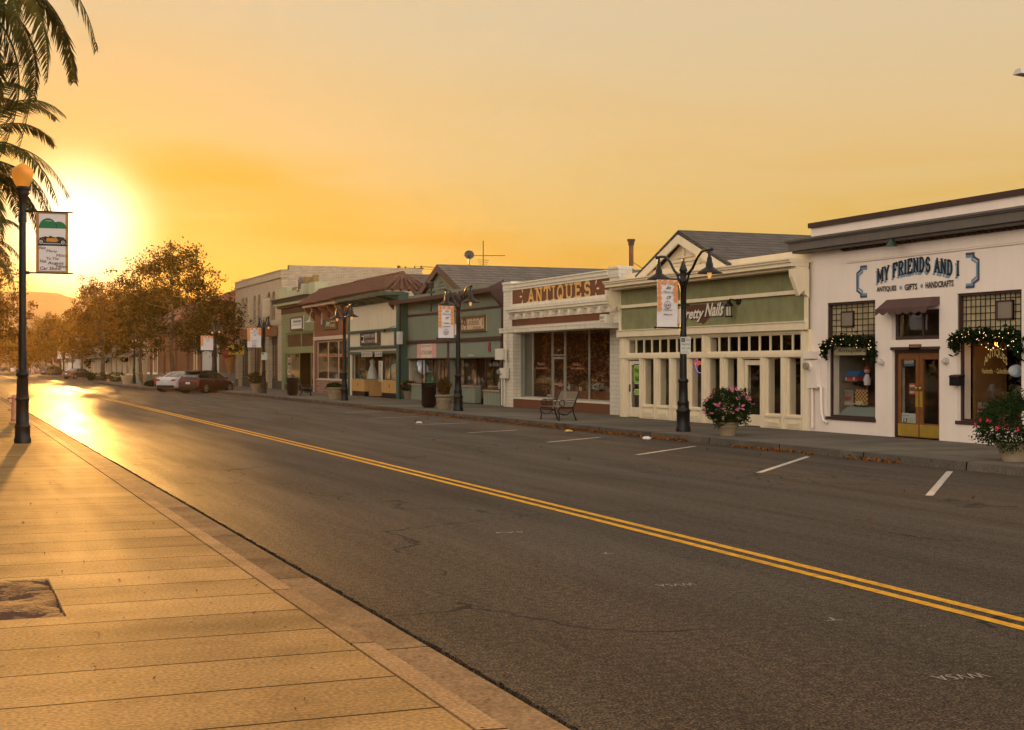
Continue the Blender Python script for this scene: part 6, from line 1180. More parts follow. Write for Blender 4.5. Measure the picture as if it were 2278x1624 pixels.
# ---- benches, bins, planters ----
def bench_obj(label, loc, rz, slat):
    t = thing('bench', label, 'bench'); W = 1.75 if slat == 'long' else 1.35; mb = MB()
    for k in range(9): mb.box(-W/2, W/2, -.26+.055*k, -.26+.055*k+.032, .40+.006*abs(k-3), .418+.006*abs(k-3))
    mb.build('seat', mat('bench_slats', (.16, .145, .115), .38, .2, spec=.6), t); mb = MB()
    for k in range(11): z = .46+.042*k; y = .25+.018*k; mb.obox((0, y, z), (1, 0, 0), (0, .38, 1), (0, 1, -.38), W/2, .013, .008)
    mb.build('backrest', mat('bench_slats', (0, 0, 0)), t)
    for s in (-1, 1):
        x = s*(W/2); mb = MB(); mb.tube([(x, -.27, 0), (x, -.25, .15), (x, -.29, .32), (x, -.24, .41)], [.028, .02, .022, .026], 7); mb.tube([(x, .34, 0), (x, .27, .15), (x, .22, .32), (x, .22, .41)], [.028, .022, .022, .026], 7); mb.tube([(x, -.26, .41), (x, .22, .40), (x, .27, .5), (x, .44, .93)], .024, 7); mb.tube([(x, -.25, .25), (x, -.14, .17), (x, .02, .18), (x, .18, .32)], .015, 6); mb.box(x-.03, x+.03, -.33, -.22, 0, .015); mb.box(x-.03, x+.03, .28, .39, 0, .015); mb.build('side_frame', BLACK, t)
        mb = MB(); mb.tube([(x, .30, .62), (x, .0, .64), (x, -.16, .64)]+[(x, -.16+.095*math.sin(a), .545+.095*math.cos(a)) for a in [-math.pi*2*i/12 for i in range(13)]], .015, 6); mb.build('armrest', BLACK, t)
    mb = MB(); mb.tube([(-W/2, 0.02, .19), (W/2, .02, .19)], .014, 6); mb.build('stretcher', BLACK, t)
    t.location = loc; t.rotation_euler = (0, 0, rz); return t
bx, by = ground(1240, 934); bench_obj('black slatted park bench in front of the brown and gold antiques shop', (bx, by, .15), R(-88), 'a')
bx, by = ground(681, 880); bench_obj('black slatted bench beside the bin before the green shop', (bx, by, .15), R(75), 'a')
bx, by = ground(339, 857); bench_obj('long dark bench at the kerb bulge by the parked cars', (bx, by, .15), R(180), 'long')
def bin_obj(label, loc, ribs=26):
    t = thing('litter_bin', label, 'litter bin'); x = y = 0; mb = MB(); mb.lathe([(.24, 0), (.24, .05), (.265, .06), (.275, .88)], n=24)
    for k in range(ribs): a = 2*math.pi*k/ribs; mb.tube([(.285*math.cos(a), .285*math.sin(a), .08), (.295*math.cos(a), .295*math.sin(a), .94), (.335*math.cos(a), .335*math.sin(a), 1.0)], .014, 4)
    mb.build('body', BLACK, t); mb = MB(); mb.lathe([(.295, .90), (.305, .92), (.30, .94)], n=24, caps=False); mb.lathe([(.33, .99), (.35, 1.02), (.32, 1.03), (.24, .98), (.18, .95)], n=24, caps=False); mb.build('rim', BLACK, t); t.location = loc; return t
x, y = ground(957.5, 907); bin_obj('black ribbed litter bin beside the tan planter before the sage shop', (x, y+.2, .15))
x, y = ground(652.5, 880); bin_obj('black ribbed litter bin beside the bench before the green shop', (x, y+.2, .15))
POT = mat('tan_pot', (.25, .19, .12), .75, .12, 4, dirt=.3)
def pot(mb, x, y, z, R0, R1, h, mi=0): mb.lathe([(R0*.93, 0), (R0, .03), (R0*1.0, h*.1), (R1*.9, h*.62), (R1*.93, h*.64), (R1*.93, h*.68), (R1*.95, h*.86), (R1*1.03, h*.88), (R1*1.06, h*.93), (R1*1.04, h), (R1*.93, h), (R1*.9, h*.93), (.0001, h*.92)], (x, y, z), 26, mi)
def leafball(mb, c, rx, ry, rz, n, s, seed, mi=0, lump=.35, low=-1.0):
    rr = np.random.default_rng(seed); d = rr.normal(size=(n, 3)); d /= np.linalg.norm(d, axis=1)[:, None]
    d = d[d[:, 2] > low]; n = len(d); ph = rr.uniform(0, 6, 3)
    lum = 1 + lump*(np.sin(d[:, 0]*5+ph[0])*np.sin(d[:, 1]*5+ph[1])*np.sin(d[:, 2]*4+ph[2])); r = rr.uniform(.55, 1, n)**.5*lum*rr.uniform(.9, 1.12, n)
    P = np.array(c)+d*r[:, None]*np.array([rx, ry, rz]); leaves(mb, P, s, rr, mi)
def leaves(mb, P, s, rr, mi=0, flat=0):
    n = len(P); a = rr.normal(size=(n, 3)); a /= np.linalg.norm(a, axis=1)[:, None]; b = rr.normal(size=(n, 3)); b -= (b*a).sum(1)[:, None]*a; b /= np.linalg.norm(b, axis=1)[:, None]
    L = s*rr.uniform(.6, 1.3, n)[:, None]; base = len(mb.v); w = .42
    V = np.stack([P-a*L, P+b*L*w-a*L*.1, P+a*L, P-b*L*w-a*L*.1], 1).reshape(-1, 3); mb.v += V.tolist(); mb.f += [(base+4*i, base+4*i+1, base+4*i+2, base+4*i+3) for i in range(n)]; mb.m += [mi]*n; mb.sm += [False]*n
LG = leaf_mat('geranium_leaf', (.010, .024, .008), (.035, .058, .018), .3); LG2 = leaf_mat('brown_bush_leaf', (.06, .045, .015), (.13, .07, .02), .3)
def planter(name, label, px, py, R0, R1, h, bush, flow=None, nf=40, fm=None, lm=None, seed=1, pm=None, trail=True):
    x, y = ground(px, py); y += R0*.9; t = thing(name, label, 'planter', (x, y, .15)); mb = MB(); pot(mb, x, y, .15, R0, R1, h); mb.build('pot', pm or POT, t)
    rx, rz, zc, nl, ls = bush; mb = MB(); leafball(mb, (x, y, .15+zc), rx, rx, rz, nl, ls, seed)
    mb.build('foliage', lm or LG, t)
    if flow:
        mb = MB(); rr = random.Random(seed)
        for k in range(nf):
            a = rr.uniform(0, 6.283); e = math.asin(rr.uniform(-.35, .98)); r = 1.0+rr.uniform(-.02, .1); c = Vector((x+rx*r*math.cos(a)*math.cos(e), y+rx*r*math.sin(a)*math.cos(e), .15+zc+rz*r*math.sin(e)))
            for j in range(9): o = Vector((rr.gauss(0, .02), rr.gauss(0, .02), rr.gauss(0, .018))); u = Vector((rr.gauss(0, 1), rr.gauss(0, 1), rr.gauss(0, 1))).normalized(); v = u.orthogonal().normalized(); s = rr.uniform(.016, .028); mb.face([c+o+(u*math.cos(q)+v*math.sin(q))*s for q in (0, 1.3, 2.5, 3.8, 5)])
        mb.build('flowers', flow, t)
    return t
PINK = mat('pink_petal', (.62, .16, .28), .6, .3, 20); RED = mat('red_petal', (.65, .02, .07), .6, .3, 20); LILAC = mat('lilac_petal', (.40, .22, .42), .6, .2)
planter('flower_planter', 'big round pink geranium bush in a tan pot before the nail salon', 1627, 970, .20, .28, .34, (.58, .44, .70, 6500, .036), PINK, 46, seed=4)
planter('flower_planter', 'dark geranium bush with red blooms in a tan pot, at the right edge', 2272, 1028, .21, .30, .34, (.66, .52, .70, 6500, .034), RED, 15, seed=9)
planter('brown_planter', 'tan ribbed pot with brown rounded shrub between bin and street lamp', 992, 911, .25, .34, .57, (.25, .30, .90, 2600, .04), None, lm=LG2, seed=12)
planter('white_planter', 'cream pot of low dark leaves beside the book shop street lamp', 746, 889, .26, .36, .62, (.36, .14, .70, 1500, .05), None, seed=15)
planter('far_planter', 'cream pot with loose green plant before the cream brick building', 571, 874, .25, .34, .58, (.48, .36, .92, 1500, .055), PINK, 10, seed=18)
planter('concrete_planter', 'large empty-looking pale concrete planter on the kerb bulge', 282.5, 855, .33, .50, .80, (.4, .05, .76, 200, .06), None, seed=21, pm=mat('pale_concrete_pot', (.45, .36, .26), .8, .1))
TERR = mat('terracotta', (.30, .08, .04), .8, .15); STN = mat('stone_tub', (.18, .14, .10), .9, .2)
planter('potted_geranium', 'red terracotta pot of green leaves on a teal box by the plum post', 893, 879, .16, .24, .3, (.42, .32, .68, 1200, .05), None, seed=31, pm=TERR).location.z += .0
def teal_box(): x, y = ground(893, 885); mb = MB(); mb.box(x-.2, x+.2, y-.05, y+.35, .15, .48); mb.box(x-.22, x+.22, y-.07, y+.37, .42, .46); return tg(mb.build('plant_stand', mat('teal_box_paint', (.12, .22, .20), .7, .1)), 'small teal box under the terracotta pot', 'box'), x, y
_, tx, ty = teal_box()
for o in [o for o in bpy.data.objects if o.name.startswith('potted_geranium')]: o.location = (tx, ty+.15, .48)
planter('stone_tub', 'stone tub with a red geranium bloom beside the teal box', 912, 888, .24, .30, .42, (.40, .28, .66, 900, .05), RED, 5, seed=34, pm=STN)
def cone():
    x, y = ground(241.5, 849); t = thing('traffic_cone', 'orange traffic cone with white bands by the kerb bulge', 'traffic cone', (x, y, .15)); mb = MB(); mb.box(x-.22, x+.22, y-.22, y+.22, .15, .18, 0); mb.lathe([(.17, .03), (.13, .2)], (x, y, .15), 14, 0, caps=False); mb.lathe([(.13, .2), (.10, .34)], (x, y, .15), 14, 1, caps=False); mb.lathe([(.10, .34), (.085, .42)], (x, y, .15), 14, 0, caps=False); mb.lathe([(.085, .42), (.06, .54)], (x, y, .15), 14, 1, caps=False); mb.lathe([(.06, .54), (.035, .72)], (x, y, .15), 14, 0); mb.build('body', [mat('cone_orange', (.75, .10, .02), .5, .05), mat('cone_white', (.7, .65, .6), .5, .05)], t)
cone()
def sandwich():
    x, y = ground(72.5, 831.5); t = thing('sandwich_board', 'pink sandwich board on the far pavement by the black suv', 'sign', (x, y, .15)); mb = MB(); mb.hex([(x-.35,y-.3,.15),(x+.35,y-.3,.15),(x+.35,y-.26,.15),(x-.35,y-.26,.15)], [(x-.35,y-.04,1.25),(x+.35,y-.04,1.25),(x+.35,y,1.25),(x-.35,y,1.25)]); mb.hex([(x-.35,y+.26,.15),(x+.35,y+.26,.15),(x+.35,y+.3,.15),(x-.35,y+.3,.15)], [(x-.35,y+.001,1.25),(x+.35,y+.001,1.25),(x+.35,y+.04,1.25),(x-.35,y+.04,1.25)]); mb.build('board', mat('board_pink', (.5, .26, .22), .7), t)
sandwich()
def flag():
    x = 21.9; y = atpx(135, x); z = zat(x, y, 812); t = thing('flag', 'striped flag hanging from a slanted pole left of the pale building', 'flag', (x, y, z)); mb = MB(); z1 = zat(x, y, 796); mb.tube([(x, y, z), (x-1.8, y, z1+.3)], .04, 6); mb.build('pole', BLACK, t)
    mb = MB()
    for k in range(9): a = k/9; q = (k+1)/9; mb.prism([(x-1.7+.35*a*3, y+.02*(k % 2), z1+.2-.25*a), (x-1.7+.35*q*3, y+.02*(k % 2), z1+.2-.25*q), (x-1.7+.35*q*3+.1, y+.02*(k % 2), z1-1.3-.2*q), (x-1.7+.35*a*3+.1, y+.02*(k % 2), z1-1.3-.2*a)], (0, .01, 0), k % 2)
    mb.build('cloth', [mat('flag_red', (.45, .05, .04), .8), mat('flag_white', (.6, .55, .5), .8)], t)
flag()
def far_bushes():
    for i, (px, py, w, h, lab) in enumerate(((260.5, 850, 1.2, 1.05, 'dark clipped bush in a box behind the traffic cone'), (222, 848, 1.6, .95, 'dark hedge box under the middle tree'), (341, 860.5, .75, .5, 'low green shrub by the white parked car'), (203, 846, .55, .7, 'small yellow-lit shrub beside the black sedan'))):
        x, y = ground(px, py); t = thing('shrub', lab, 'bush', (x, y, .15)); mb = MB(); leafball(mb, (x, y+w*.6, .15+h*.5), w*.8, w*.7, h*.5, 1800, .06, 50+i); mb.build('foliage', LG, t)
        mb = MB(); mb.tube([(x, y+w*.6, .1), (x, y+w*.6, .15+h*.5)], .05, 6); mb.build('stem', BRN, t)
far_bushes()
def pole_green():
    x, y = ground(306, 852); mb = MB(); mb.lathe([(.3, 0), (.16, .4), (.12, .9), (.10, 2.45), (.0001, 2.5)], (x, y, .15), 10); mb.ball((x, y, 1.1), .2, 8); tg(mb.build('signal_pole', mat('teal_grey_pole', (.16, .20, .15), .6, .1)), 'tapered grey green pole right of the concrete planter', 'pole')
pole_green()
def utility():
    X = 38.0; a, c = ddir(887); Y = X*c/a; k = (X*SN+Y*CS)/F; z1 = zat(X, Y, 591); t = thing('utility_pole', 'wooden utility pole with crossarm and wires above the brick building', 'pole', (X, Y, 0)); mb = MB(); mb.tube([(X, Y, 0), (X, Y, z1)], [.22, .16], 8); mb.build('post', mat('pole_wood', (.09, .05, .03), .9, .2), t)
    mb = MB(); mb.obox((X+.7, Y-.9, z1-.35), (.62, -.78, 0), (.78, .62, 0), (0, 0, 1), 1.5, .08, .08)
    for q in (-1.2, -.4, .6, 1.3): mb.lathe([(.06, 0), (.06, .18)], (X+.7+.62*q, Y-.9-.78*q, z1-.27), 6)
    mb.build('crossarm', BRN, t); mb = MB(); mb.tube([(X+.5, Y-.3, z1-2.2), (X+.5, Y-.3, z1-1.3)], .28, 10); mb.build('transformer', GREYP, t)
    mb = MB()
    for q in (-1.2, .6, 1.3): p = Vector((X+.7+.62*q, Y-.9-.78*q, z1-.1)); e = Vector((X+55, Y-8+q*2, z1-1)); mb.tube([p.lerp(e, i/10)+Vector((0, 0, -3.2*4*(i/10)*(1-i/10)*.25)) for i in range(11)], .02, 3)
    mb.build('wire', BLACK, t)
utility()
def near_mast():
    x, y = 18.6, 14.6; z = zat(x, y, 163)+0; t = thing('luminaire_mast', 'grey cobra-head street light reaching in at the top right edge', 'street lamp', (x, y, .15)); mb = MB()
    tip = ratio(2262, y); d = Vector((x*CS-y*SN*0, 0, 0)); px_ = 2262
    yy = y; xt = ratio(2262, yy); zt = zat(xt, yy, 161); mb.tube([(xt+2.6, yy, .15), (xt+2.6, yy, zt-.9), (xt+2.2, yy, zt-.2), (xt+.5, yy, zt+.05)], .07, 8); mb.build('pole', GREYP, t)
    mb = MB(); mb.hex([(xt, yy-.08, zt-.02), (xt+.6, yy-.1, zt-.05), (xt+.6, yy+.1, zt-.05), (xt, yy+.08, zt-.02)], [(xt+.02, yy-.05, zt+.05), (xt+.6, yy-.06, zt+.1), (xt+.6, yy+.06, zt+.1), (xt+.02, yy+.05, zt+.05)]); mb.build('lamp_head', GREYP, t)
near_mast()
# ---- garlands over the windows of the white shop
def garland(label, pts, seed):
    t = thing('garland', label, 'garland', pts[0]); rr = np.random.default_rng(seed); mb = MB(); P = []
    for (a, c) in zip(pts[:-1], pts[1:]):
        a, c = np.array(a), np.array(c); L = np.linalg.norm(c-a); n = int(L*620); q = rr.uniform(0, 1, n)[:, None]; P.append(a+(c-a)*q+rr.normal(size=(n, 3))*np.array([.05, .05, .06])*(1+.35*np.sin(q*L*4+seed)))
    P = np.concatenate(P); leaves(mb, P, .065, rr); mb.build('greenery', leaf_mat('pine_green', (.006, .016, .007), (.018, .034, .012), .15), t)
    mb = MB(); idx = rr.choice(len(P), int(len(P)*.030), replace=False)
    for i in idx: p = P[i]+np.array([-.07, -.02, 0]); mb.ball(tuple(p), .0065, 5)
    mb.build('string_lights', lamp_em('fairy_light', (1, .62, .25), 3.0), t)
PW = PL(21.33); pz_ = lambda x, y: (PW.X-.03, PW.y(cA[0](x)), PW.z(cA[0](x), cA[1](y)))
garland('lit pine garland draped over the left window of the white shop', [pz_(236, 1005), pz_(228, 950), pz_(262, 928), pz_(340, 918), pz_(420, 925), pz_(480, 925), pz_(487, 1010)], 5)
garland('lit pine garland draped over the right window of the white shop', [pz_(935, 965), pz_(905, 925), pz_(945, 895), pz_(1040, 900), pz_(1140, 896), pz_(1240, 893), pz_(1262, 985)], 6)
# ================================================================ goods in the windows
def inside(P, c, xl, xr, yt, yb, dx, at='l'):       # a box behind the glass, dx metres in
    Q = PL(P.X+dx); return rc(Q, c, xl, xr, yt, yb, at)
PW = PL(21.4)
def goods():
    X = 21.4
    q = inside(PW, cA, 298, 462, 955, 998, .16); mb = MB(); mb.box(X+.06, X+.09, *q); text(mb, 'Antiques', (X+.055, q[1]-.16, q[2]+.04), FY, FZ, q[1]-q[0]-.32, q[3]-q[2]-.08, 1, bold=.015); tg(mb.build('window_sign', [mat('sign_beige', (.34, .29, .17), .7, .05), mat('sign_ink2', (.05, .045, .03), .7)]), 'beige Antiques board under the left garland', 'sign')
    lw = rc(PW, cA, 243, 497, 722, 1322); z0 = lw[2]
    GB = mat('gingham', (.20, .26, .22), .9, .1); nt = GB.node_tree; ck = nt.nodes.new('ShaderNodeTexChecker'); ck.inputs['Scale'].default_value = 26; g = nt.nodes.new('ShaderNodeNewGeometry'); nt.links.new(g.outputs['Position'], ck.inputs['Vector']); ck.inputs[1].default_value = (.34, .38, .33, 1); ck.inputs[2].default_value = (.04, .07, .07, 1); nt.links.new(ck.outputs[0], nt.nodes['Principled BSDF'].inputs['Base Color'])
    mb = MB(); mb.hex([(X+.2,lw[0],z0),(X+1.0,lw[0],z0),(X+1.0,lw[1]-.1,z0),(X+.2,lw[1]-.1,z0)], [(X+.42,lw[0],z0+.27),(X+1.0,lw[0],z0+.30),(X+1.0,lw[1]-.3,z0+.30),(X+.42,lw[1]-.3,z0+.27)]); tg(mb.build('gingham_cloth', GB), 'green gingham cloth along the foot of the left shop window', 'cloth')
    mb = MB(); mb.box(X+.34, X+1.2, lw[1]-.09, lw[1]-.05, z0, 3.3); mb.box(X+1.2, X+1.26, lw[0]-.4, lw[1], z0, 3.2, 1); tg(mb.build('side_board', [PALEI, WARMI]), 'wood panelled display back in the left window of the white shop', 'panel')
    q = inside(PW, cA, 332, 413, 1080, 1133, .55); t = thing('toy_house', 'toy farmhouse with blue roof and red walls on a window shelf', 'toy', (X+.6, q[0], q[2])); mb = MB(); zm = q[2]+(q[3]-q[2])*.48; mb.box(X+.5, X+.75, q[0]+.02, q[1]-.02, q[2], zm, 0)
    for k in (.2, .7): yy = q[0]+(q[1]-q[0])*k; mb.box(X+.49, X+.499, yy, yy+.06, q[2]+.03, zm-.03, 1)
    mb.build('wall', [mat('toy_red', (.35, .06, .04), .6), BNW], t); mb = MB(); mb.hex([(X+.46,q[0],zm),(X+.8,q[0],zm),(X+.8,q[1],zm),(X+.46,q[1],zm)], [(X+.6,q[0],q[3]),(X+.68,q[0],q[3]),(X+.68,q[1],q[3]),(X+.6,q[1],q[3])]); mb.build('roof', mat('toy_blue', (.03, .14, .32), .5), t)
    q2 = inside(PW, cA, 305, 425, 1133, 1145, .5); mb = MB(); mb.box(X+.4, X+.85, q2[0], q2[1], q[2]-.05, q[2]-.003); mb.box(X+.6, X+1.2, q2[1]-.1, q2[1]-.05, q[2]-.2, q[2]-.051); tg(mb.build('shelf', BLACK), 'dark shelf under the toy farmhouse', 'shelf')
    q = inside(PW, cA, 386, 452, 1178, 1268, .5); mb = MB(); n = 8; zb = z0+.30; hh = q[3]-zb
    for i in range(n):
        for j in range(n): ya, yb = q[0]+(q[1]-q[0])*i/n, q[0]+(q[1]-q[0])*(i+1)/n; mb.box(X+.52, X+.54, ya, yb, zb+hh*j/n, zb+hh*(j+1)/n, (i+j) % 2)
    tg(mb.build('checkerboard', [mat('board_red', (.16, .03, .02), .5), mat('board_ochre', (.42, .29, .10), .5)]), 'red and ochre checkerboard standing in the left window', 'game board')
    for P_, cc, xl, xr, yt, lab in ((PW, cA, 322, 380, 1180, 'framed winter picture beside the checkerboard in the left window'), (PW, cA, 1028, 1093, 1245, 'framed winter picture in the right window behind the flowers')):
        q = inside(P_, cc, xl, xr, yt, yt+90, .48); zb = z0+.02; mb = MB(); mb.box(X+.48, X+.5, q[0], q[1], zb+.26, q[3], 0); w = q[1]-q[0]; hh = q[3]-zb; mb.box(X+.472, X+.478, q[0]+.03, q[1]-.03, zb+.3, zb+hh*.55, 1); mb.box(X+.472, X+.478, q[0]+w*.2, q[1]-w*.1, zb+hh*.6, zb+hh*.75, 2); tg(mb.build('picture', [mat('pic_grey', (.20, .17, .14), .6, .3, 8), mat('pic_white', (.36, .32, .28), .6, .5, 12), mat('pic_red', (.25, .05, .04), .6)]), lab, 'picture')
    q = inside(PW, cA, 395, 450, 1248, 1268, .45); t = thing('toy_car', 'cream toy car in front of the checkerboard', 'toy', (X+.4, q[0], z0+.3)); mb = MB(); zb = z0+.29; mb.box(X+.36, X+.46, q[0], q[1], zb+.03, zb+.08); mb.hex([(X+.37,q[0]+.06,zb+.08),(X+.45,q[0]+.06,zb+.08),(X+.45,q[1]-.08,zb+.08),(X+.37,q[1]-.08,zb+.08)], [(X+.38,q[0]+.1,zb+.13),(X+.44,q[0]+.1,zb+.13),(X+.44,q[1]-.12,zb+.13),(X+.38,q[1]-.12,zb+.13)]); mb.build('body', mat('toy_cream', (.4, .36, .2), .4), t)
    for yy in (q[0]+.08, q[1]-.08): mb = MB(); mb.tube([(X+.35, yy, zb+.03), (X+.47, yy, zb+.03)], .03, 10); mb.build('wheel', BLACK, t)
    q = inside(PW, cA, 440, 470, 1085, 1155, .6); mb = MB(); yy = (q[0]+q[1])/2; mb.lathe([(.08, 0), (.1, .15), (.05, .28)], (X+.6, yy, q[2]), 10, 1); mb.ball((X+.6, yy, q[2]+.37), .08, 10, 0); mb.lathe([(.08, .4), (.0001, .56)], (X+.6, yy, q[2]), 10, 2); mb.tube([(X+.6, yy, z0+.3), (X+.6, yy, q[2])], .012, 5, 2); tg(mb.build('figurine', [mat('doll_skin', (.55, .36, .26), .6), BNW, mat('doll_red', (.4, .04, .03), .6)]), 'small doll figurine on a stand right of the toy farmhouse', 'figurine')
    # door posters
    for (xl, xr, yt, yb, at), ms, lab in (((648, 703, 1012, 1055, 'l'), 'shop', 'blue Shop poster high in the left door pane'), ((676, 709, 1145, 1205, 'l'), 'red', 'red collage poster halfway up the left door pane'), ((630, 710, 1302, 1366, 'l'), 'card', 'pale business cards low in the left door pane')):
        q = inside(PW, cA, xl, xr, yt, yb, .15); mb = MB(); mb.box(X+.150, X+.156, *q, 0); L_ = q[1]-q[0]; hh = q[3]-q[2]
        if ms == 'shop': m = [mat('po_blue', (.05, .10, .15), .6), mat('po_cream', (.5, .42, .3), .6)]; text(mb, 'SHOP', (X+.147, q[1]-.02, q[2]+.06), FY, FZ, L_-.04, hh-.12, 1, bold=.03)
        elif ms == 'red':
            m = [mat('po_red', (.42, .05, .04), .6), mat('po_mix', (.4, .38, .28), .6, .8, 30), mat('po_grn', (.06, .10, .03), .6)]; mb.box(X+.147, X+.2495, q[0]+.03, q[1]-.03, q[2]+.04, q[2]+hh*.3, 1); mb.box(X+.147, X+.2495, q[0]+.03, q[1]-.03, q[2]+hh*.36, q[2]+hh*.62, 2); mb.box(X+.147, X+.2495, q[0]+.03, q[1]-.03, q[2]+hh*.68, q[3]-.04, 1)
        else:
            m = [mat('po_pale', (.42, .46, .42), .6), INK]; text(mb, 'BUSINESS', (X+.147, q[1]-.04, q[2]+hh*.75), FY, FZ, L_*.5, hh*.1, 1); text(mb, 'L3', (X+.147, q[1]-.1, q[2]+hh*.2), FY, FZ, L_*.3, hh*.4, 1, shear=.3, bold=.03)
            for k in range(4): text(mb, 'cards and gifts', (X+.147, q[1]-L_*.52, q[2]+hh*(.2+.12*k)), FY, FZ, L_*.4, hh*.05, 1)
        tg(mb.build('poster', m), lab, 'poster')
    rw = rc(PW, cA, 930, 1270, 672, 1345)
    yy, z_ = PW.y(cA[0](1137)), PW.z(cA[0](1137), cA[1](1080)); t = thing('paper_lantern', 'round white paper lantern hanging in the right window', 'lantern', (X+.4, yy, z_)); 
    for o_, r in ((.0, .14), (-.08, .125)):
        mb = MB(); mb.ball((X+.55+o_*1.6, yy+o_, z_), r, 18, 0); mb.build('globe', mat('rice_paper', (.55, .58, .60), .7, .05, emit=(.5, .6, .7), es=.06), t)
    mb = MB(); mb.tube([(X+.55, yy, z_+.13), (X+.55, yy, z_+.9)], .006, 4); mb.build('cord', BLACK, t)
    mb = MB(); L0_ = PW.y(cA[0](1055)); L1_ = PW.y(cA[0](1178)); zc = PW.z(cA[0](1055), cA[1](1062)); w = L0_-L1_
    text(mb, 'ANTIQUES', (X+.085, L0_, zc), FY, FZ, w, .2, 0, bold=.01, warp=lambda a, b: (a, b+1.1*math.sin(math.pi*a))); q = rc(PW, cA, 1045, 1185, 1080, 1093); text(mb, 'Handcrafts  -  Collectibles', (X+.085, q[1], q[2]), FY, FZ, q[1]-q[0], .11, 0)
    text(mb, 'STOP', (X+.085, PW.y(cA[0](1130)), PW.z(cA[0](1130), cA[1](970))), FY, FZ, .75, .22, 1, shear=.3); tg(mb.build('window_lettering', [mat('dull_gold', (.50, .36, .14), .6), mat('dull_grey', (.12, .10, .09), .6)]), 'arched gold Antiques lettering on the right window glass', 'lettering')
    mb = MB(); rr = random.Random(2)
    for k in range(22): yk = L1_-.4+(w+.9)*k/21; mb.ball((X+.5, yk, zc+.52-.12*abs(math.sin(k*.6))), .011, 5)
    tg(mb.build('string_lights', lamp_em('fairy_light', (1, .6, .25), 3.0)), 'string of tiny lights swagged inside the right window', 'string lights')
    yy, z_ = PW.y(cA[0](1045)), PW.z(cA[0](1045), cA[1](935)); mb = MB(); mb.ball((X+.5, yy, z_), .05, 8); tg(mb.build('ceiling_lamp', lamp_em('lamp_spot', (1, .42, .06), 9)), 'glowing amber lamp at the top left of the right window', 'lamp')
    pl_ = bpy.data.lights.new('window_lamp', 'POINT'); pl_.energy = 1.8; pl_.color = (1, .5, .15); pl_.shadow_soft_size = .05; o = bpy.data.objects.new('window_lamp', pl_); COL.objects.link(o); o.location = (X+.5, yy, z_-.1)
    mb = MB(); mb.box(X+.4, X+1.3, rw[1]-.12, rw[1]-.05, rw[2], 3.1, 0); mb.box(X+1.3, X+1.35, rw[0], rw[1], rw[2]+.4, rw[2]+.5, 1)
    tg(mb.build('side_board', [mat('ochre_panel', (.16, .08, .025), .8), BLACK]), 'ochre side panel inside the right window', 'panel')
    rr = random.Random(11); cols = [(.25, .05, .04), (.05, .16, .08), (.3, .25, .18), (.35, .2, .05), (.12, .1, .09), (.4, .38, .34)]
    def clutter(X0, y0, y1, z0, n, lab, grp, dx=(.3, 1.2), zz=(0, .0), big=1.0):
        for k in range(n):
            y = rr.uniform(y0, y1); x = X0+rr.uniform(*dx); s = rr.uniform(.06, .16)*big; z = z0+rr.choice(zz); mb = MB(); ty = rr.randrange(3); ci = rr.randrange(6)
            if ty == 0: mb.lathe([(s*.5, 0), (s, s*.8), (s*.9, s*1.6), (s*.35, s*2.2), (s*.4, s*2.5)], (x, y, z), 10)
            elif ty == 1: mb.box(x-s*.5, x+s*.5, y-s, y+s, z, z+s*1.6); mb.box(x-s*.4, x+s*.4, y-s*.8, y+s*.8, z+s*1.6, z+s*1.9)
            else: mb.lathe([(s*.5, 0), (s*.1, s*.3), (s*.1, s*1.2), (s*.8, s*1.3), (s*.4, s*2.3)], (x, y, z), 10)
            tg(mb.build(('vase', 'box', 'table_lamp')[ty], mat('goods_%d' % ci, cols[ci], .6, .1)), '%s %s %s' % (('curved vase', 'lidded box', 'small shaded lamp')[ty], 'among the goods', lab), ('vase', 'box', 'lamp')[ty], '%s %s' % (('vases', 'boxes', 'small lamps')[ty], lab))
    clutter(X, rw[0]+.2, rw[1]-.3, rw[2]+.02, 9, 'in the right window of the white shop', '', (.4, 1.2), (0, .5))
    P = PL(21.8); y0, y1 = P.y(cC[0](1190)), P.y(cC[0](520)); mb = MB(); mb.box(22.36, 22.62, y0+.3, y1-.6, .58, .92); tg(mb.build('display_table', WOOD), 'long wooden display table inside the antiques shop', 'table'); clutter(21.8, y0+.4, y1-.7, .925, 16, 'on the table of the brown and gold antiques shop', '', (.62, .76), (0,), .9)
    for xl, xr, yt, yb, lab in ((638, 662, 1392, 1430, 'left notice at the foot of the antiques shop glass'), (665, 697, 1370, 1430, 'taller right notice at the foot of the antiques shop glass'), (763, 800, 1262, 1295, 'pink notice on the antiques shop door')):
        q = inside(P, cC, xl, xr, yt, yb, .44); mb = MB(); mb.box(22.235, 22.24, *q); mb.box(22.228, 22.234, q[0]+.03, q[1]-.03, q[2]+(q[3]-q[2])*.55, q[3]-.03, 1); tg(mb.build('notice', [mat('no_grey', (.40, .42, .38), .7) if 'pink' not in lab else mat('no_pink', (.45, .16, .14), .7), mat('no_ink', (.10, .12, .14), .7)]), lab, 'notice')
    mb = MB(); q = inside(P, cC, 1085, 1150, 1385, 1455, .7); mb.lathe([(.10, 0), (.16, .35)], (22.5, (q[0]+q[1])/2, .57), 12, 0); leafball(mb, (22.5, (q[0]+q[1])/2-.1, 1.1), .22, .22, .14, 260, .04, 77, 1); tg(mb.build('flower_vase', [mat('va_red', (.35, .04, .03), .4), mat('va_cream', (.55, .5, .38), .7)]), 'red vase of cream flowers at the right of the antiques shop window', 'vase')
    P = PL(22.1); Yc = lambda x: P.y(c3[0](x)); 
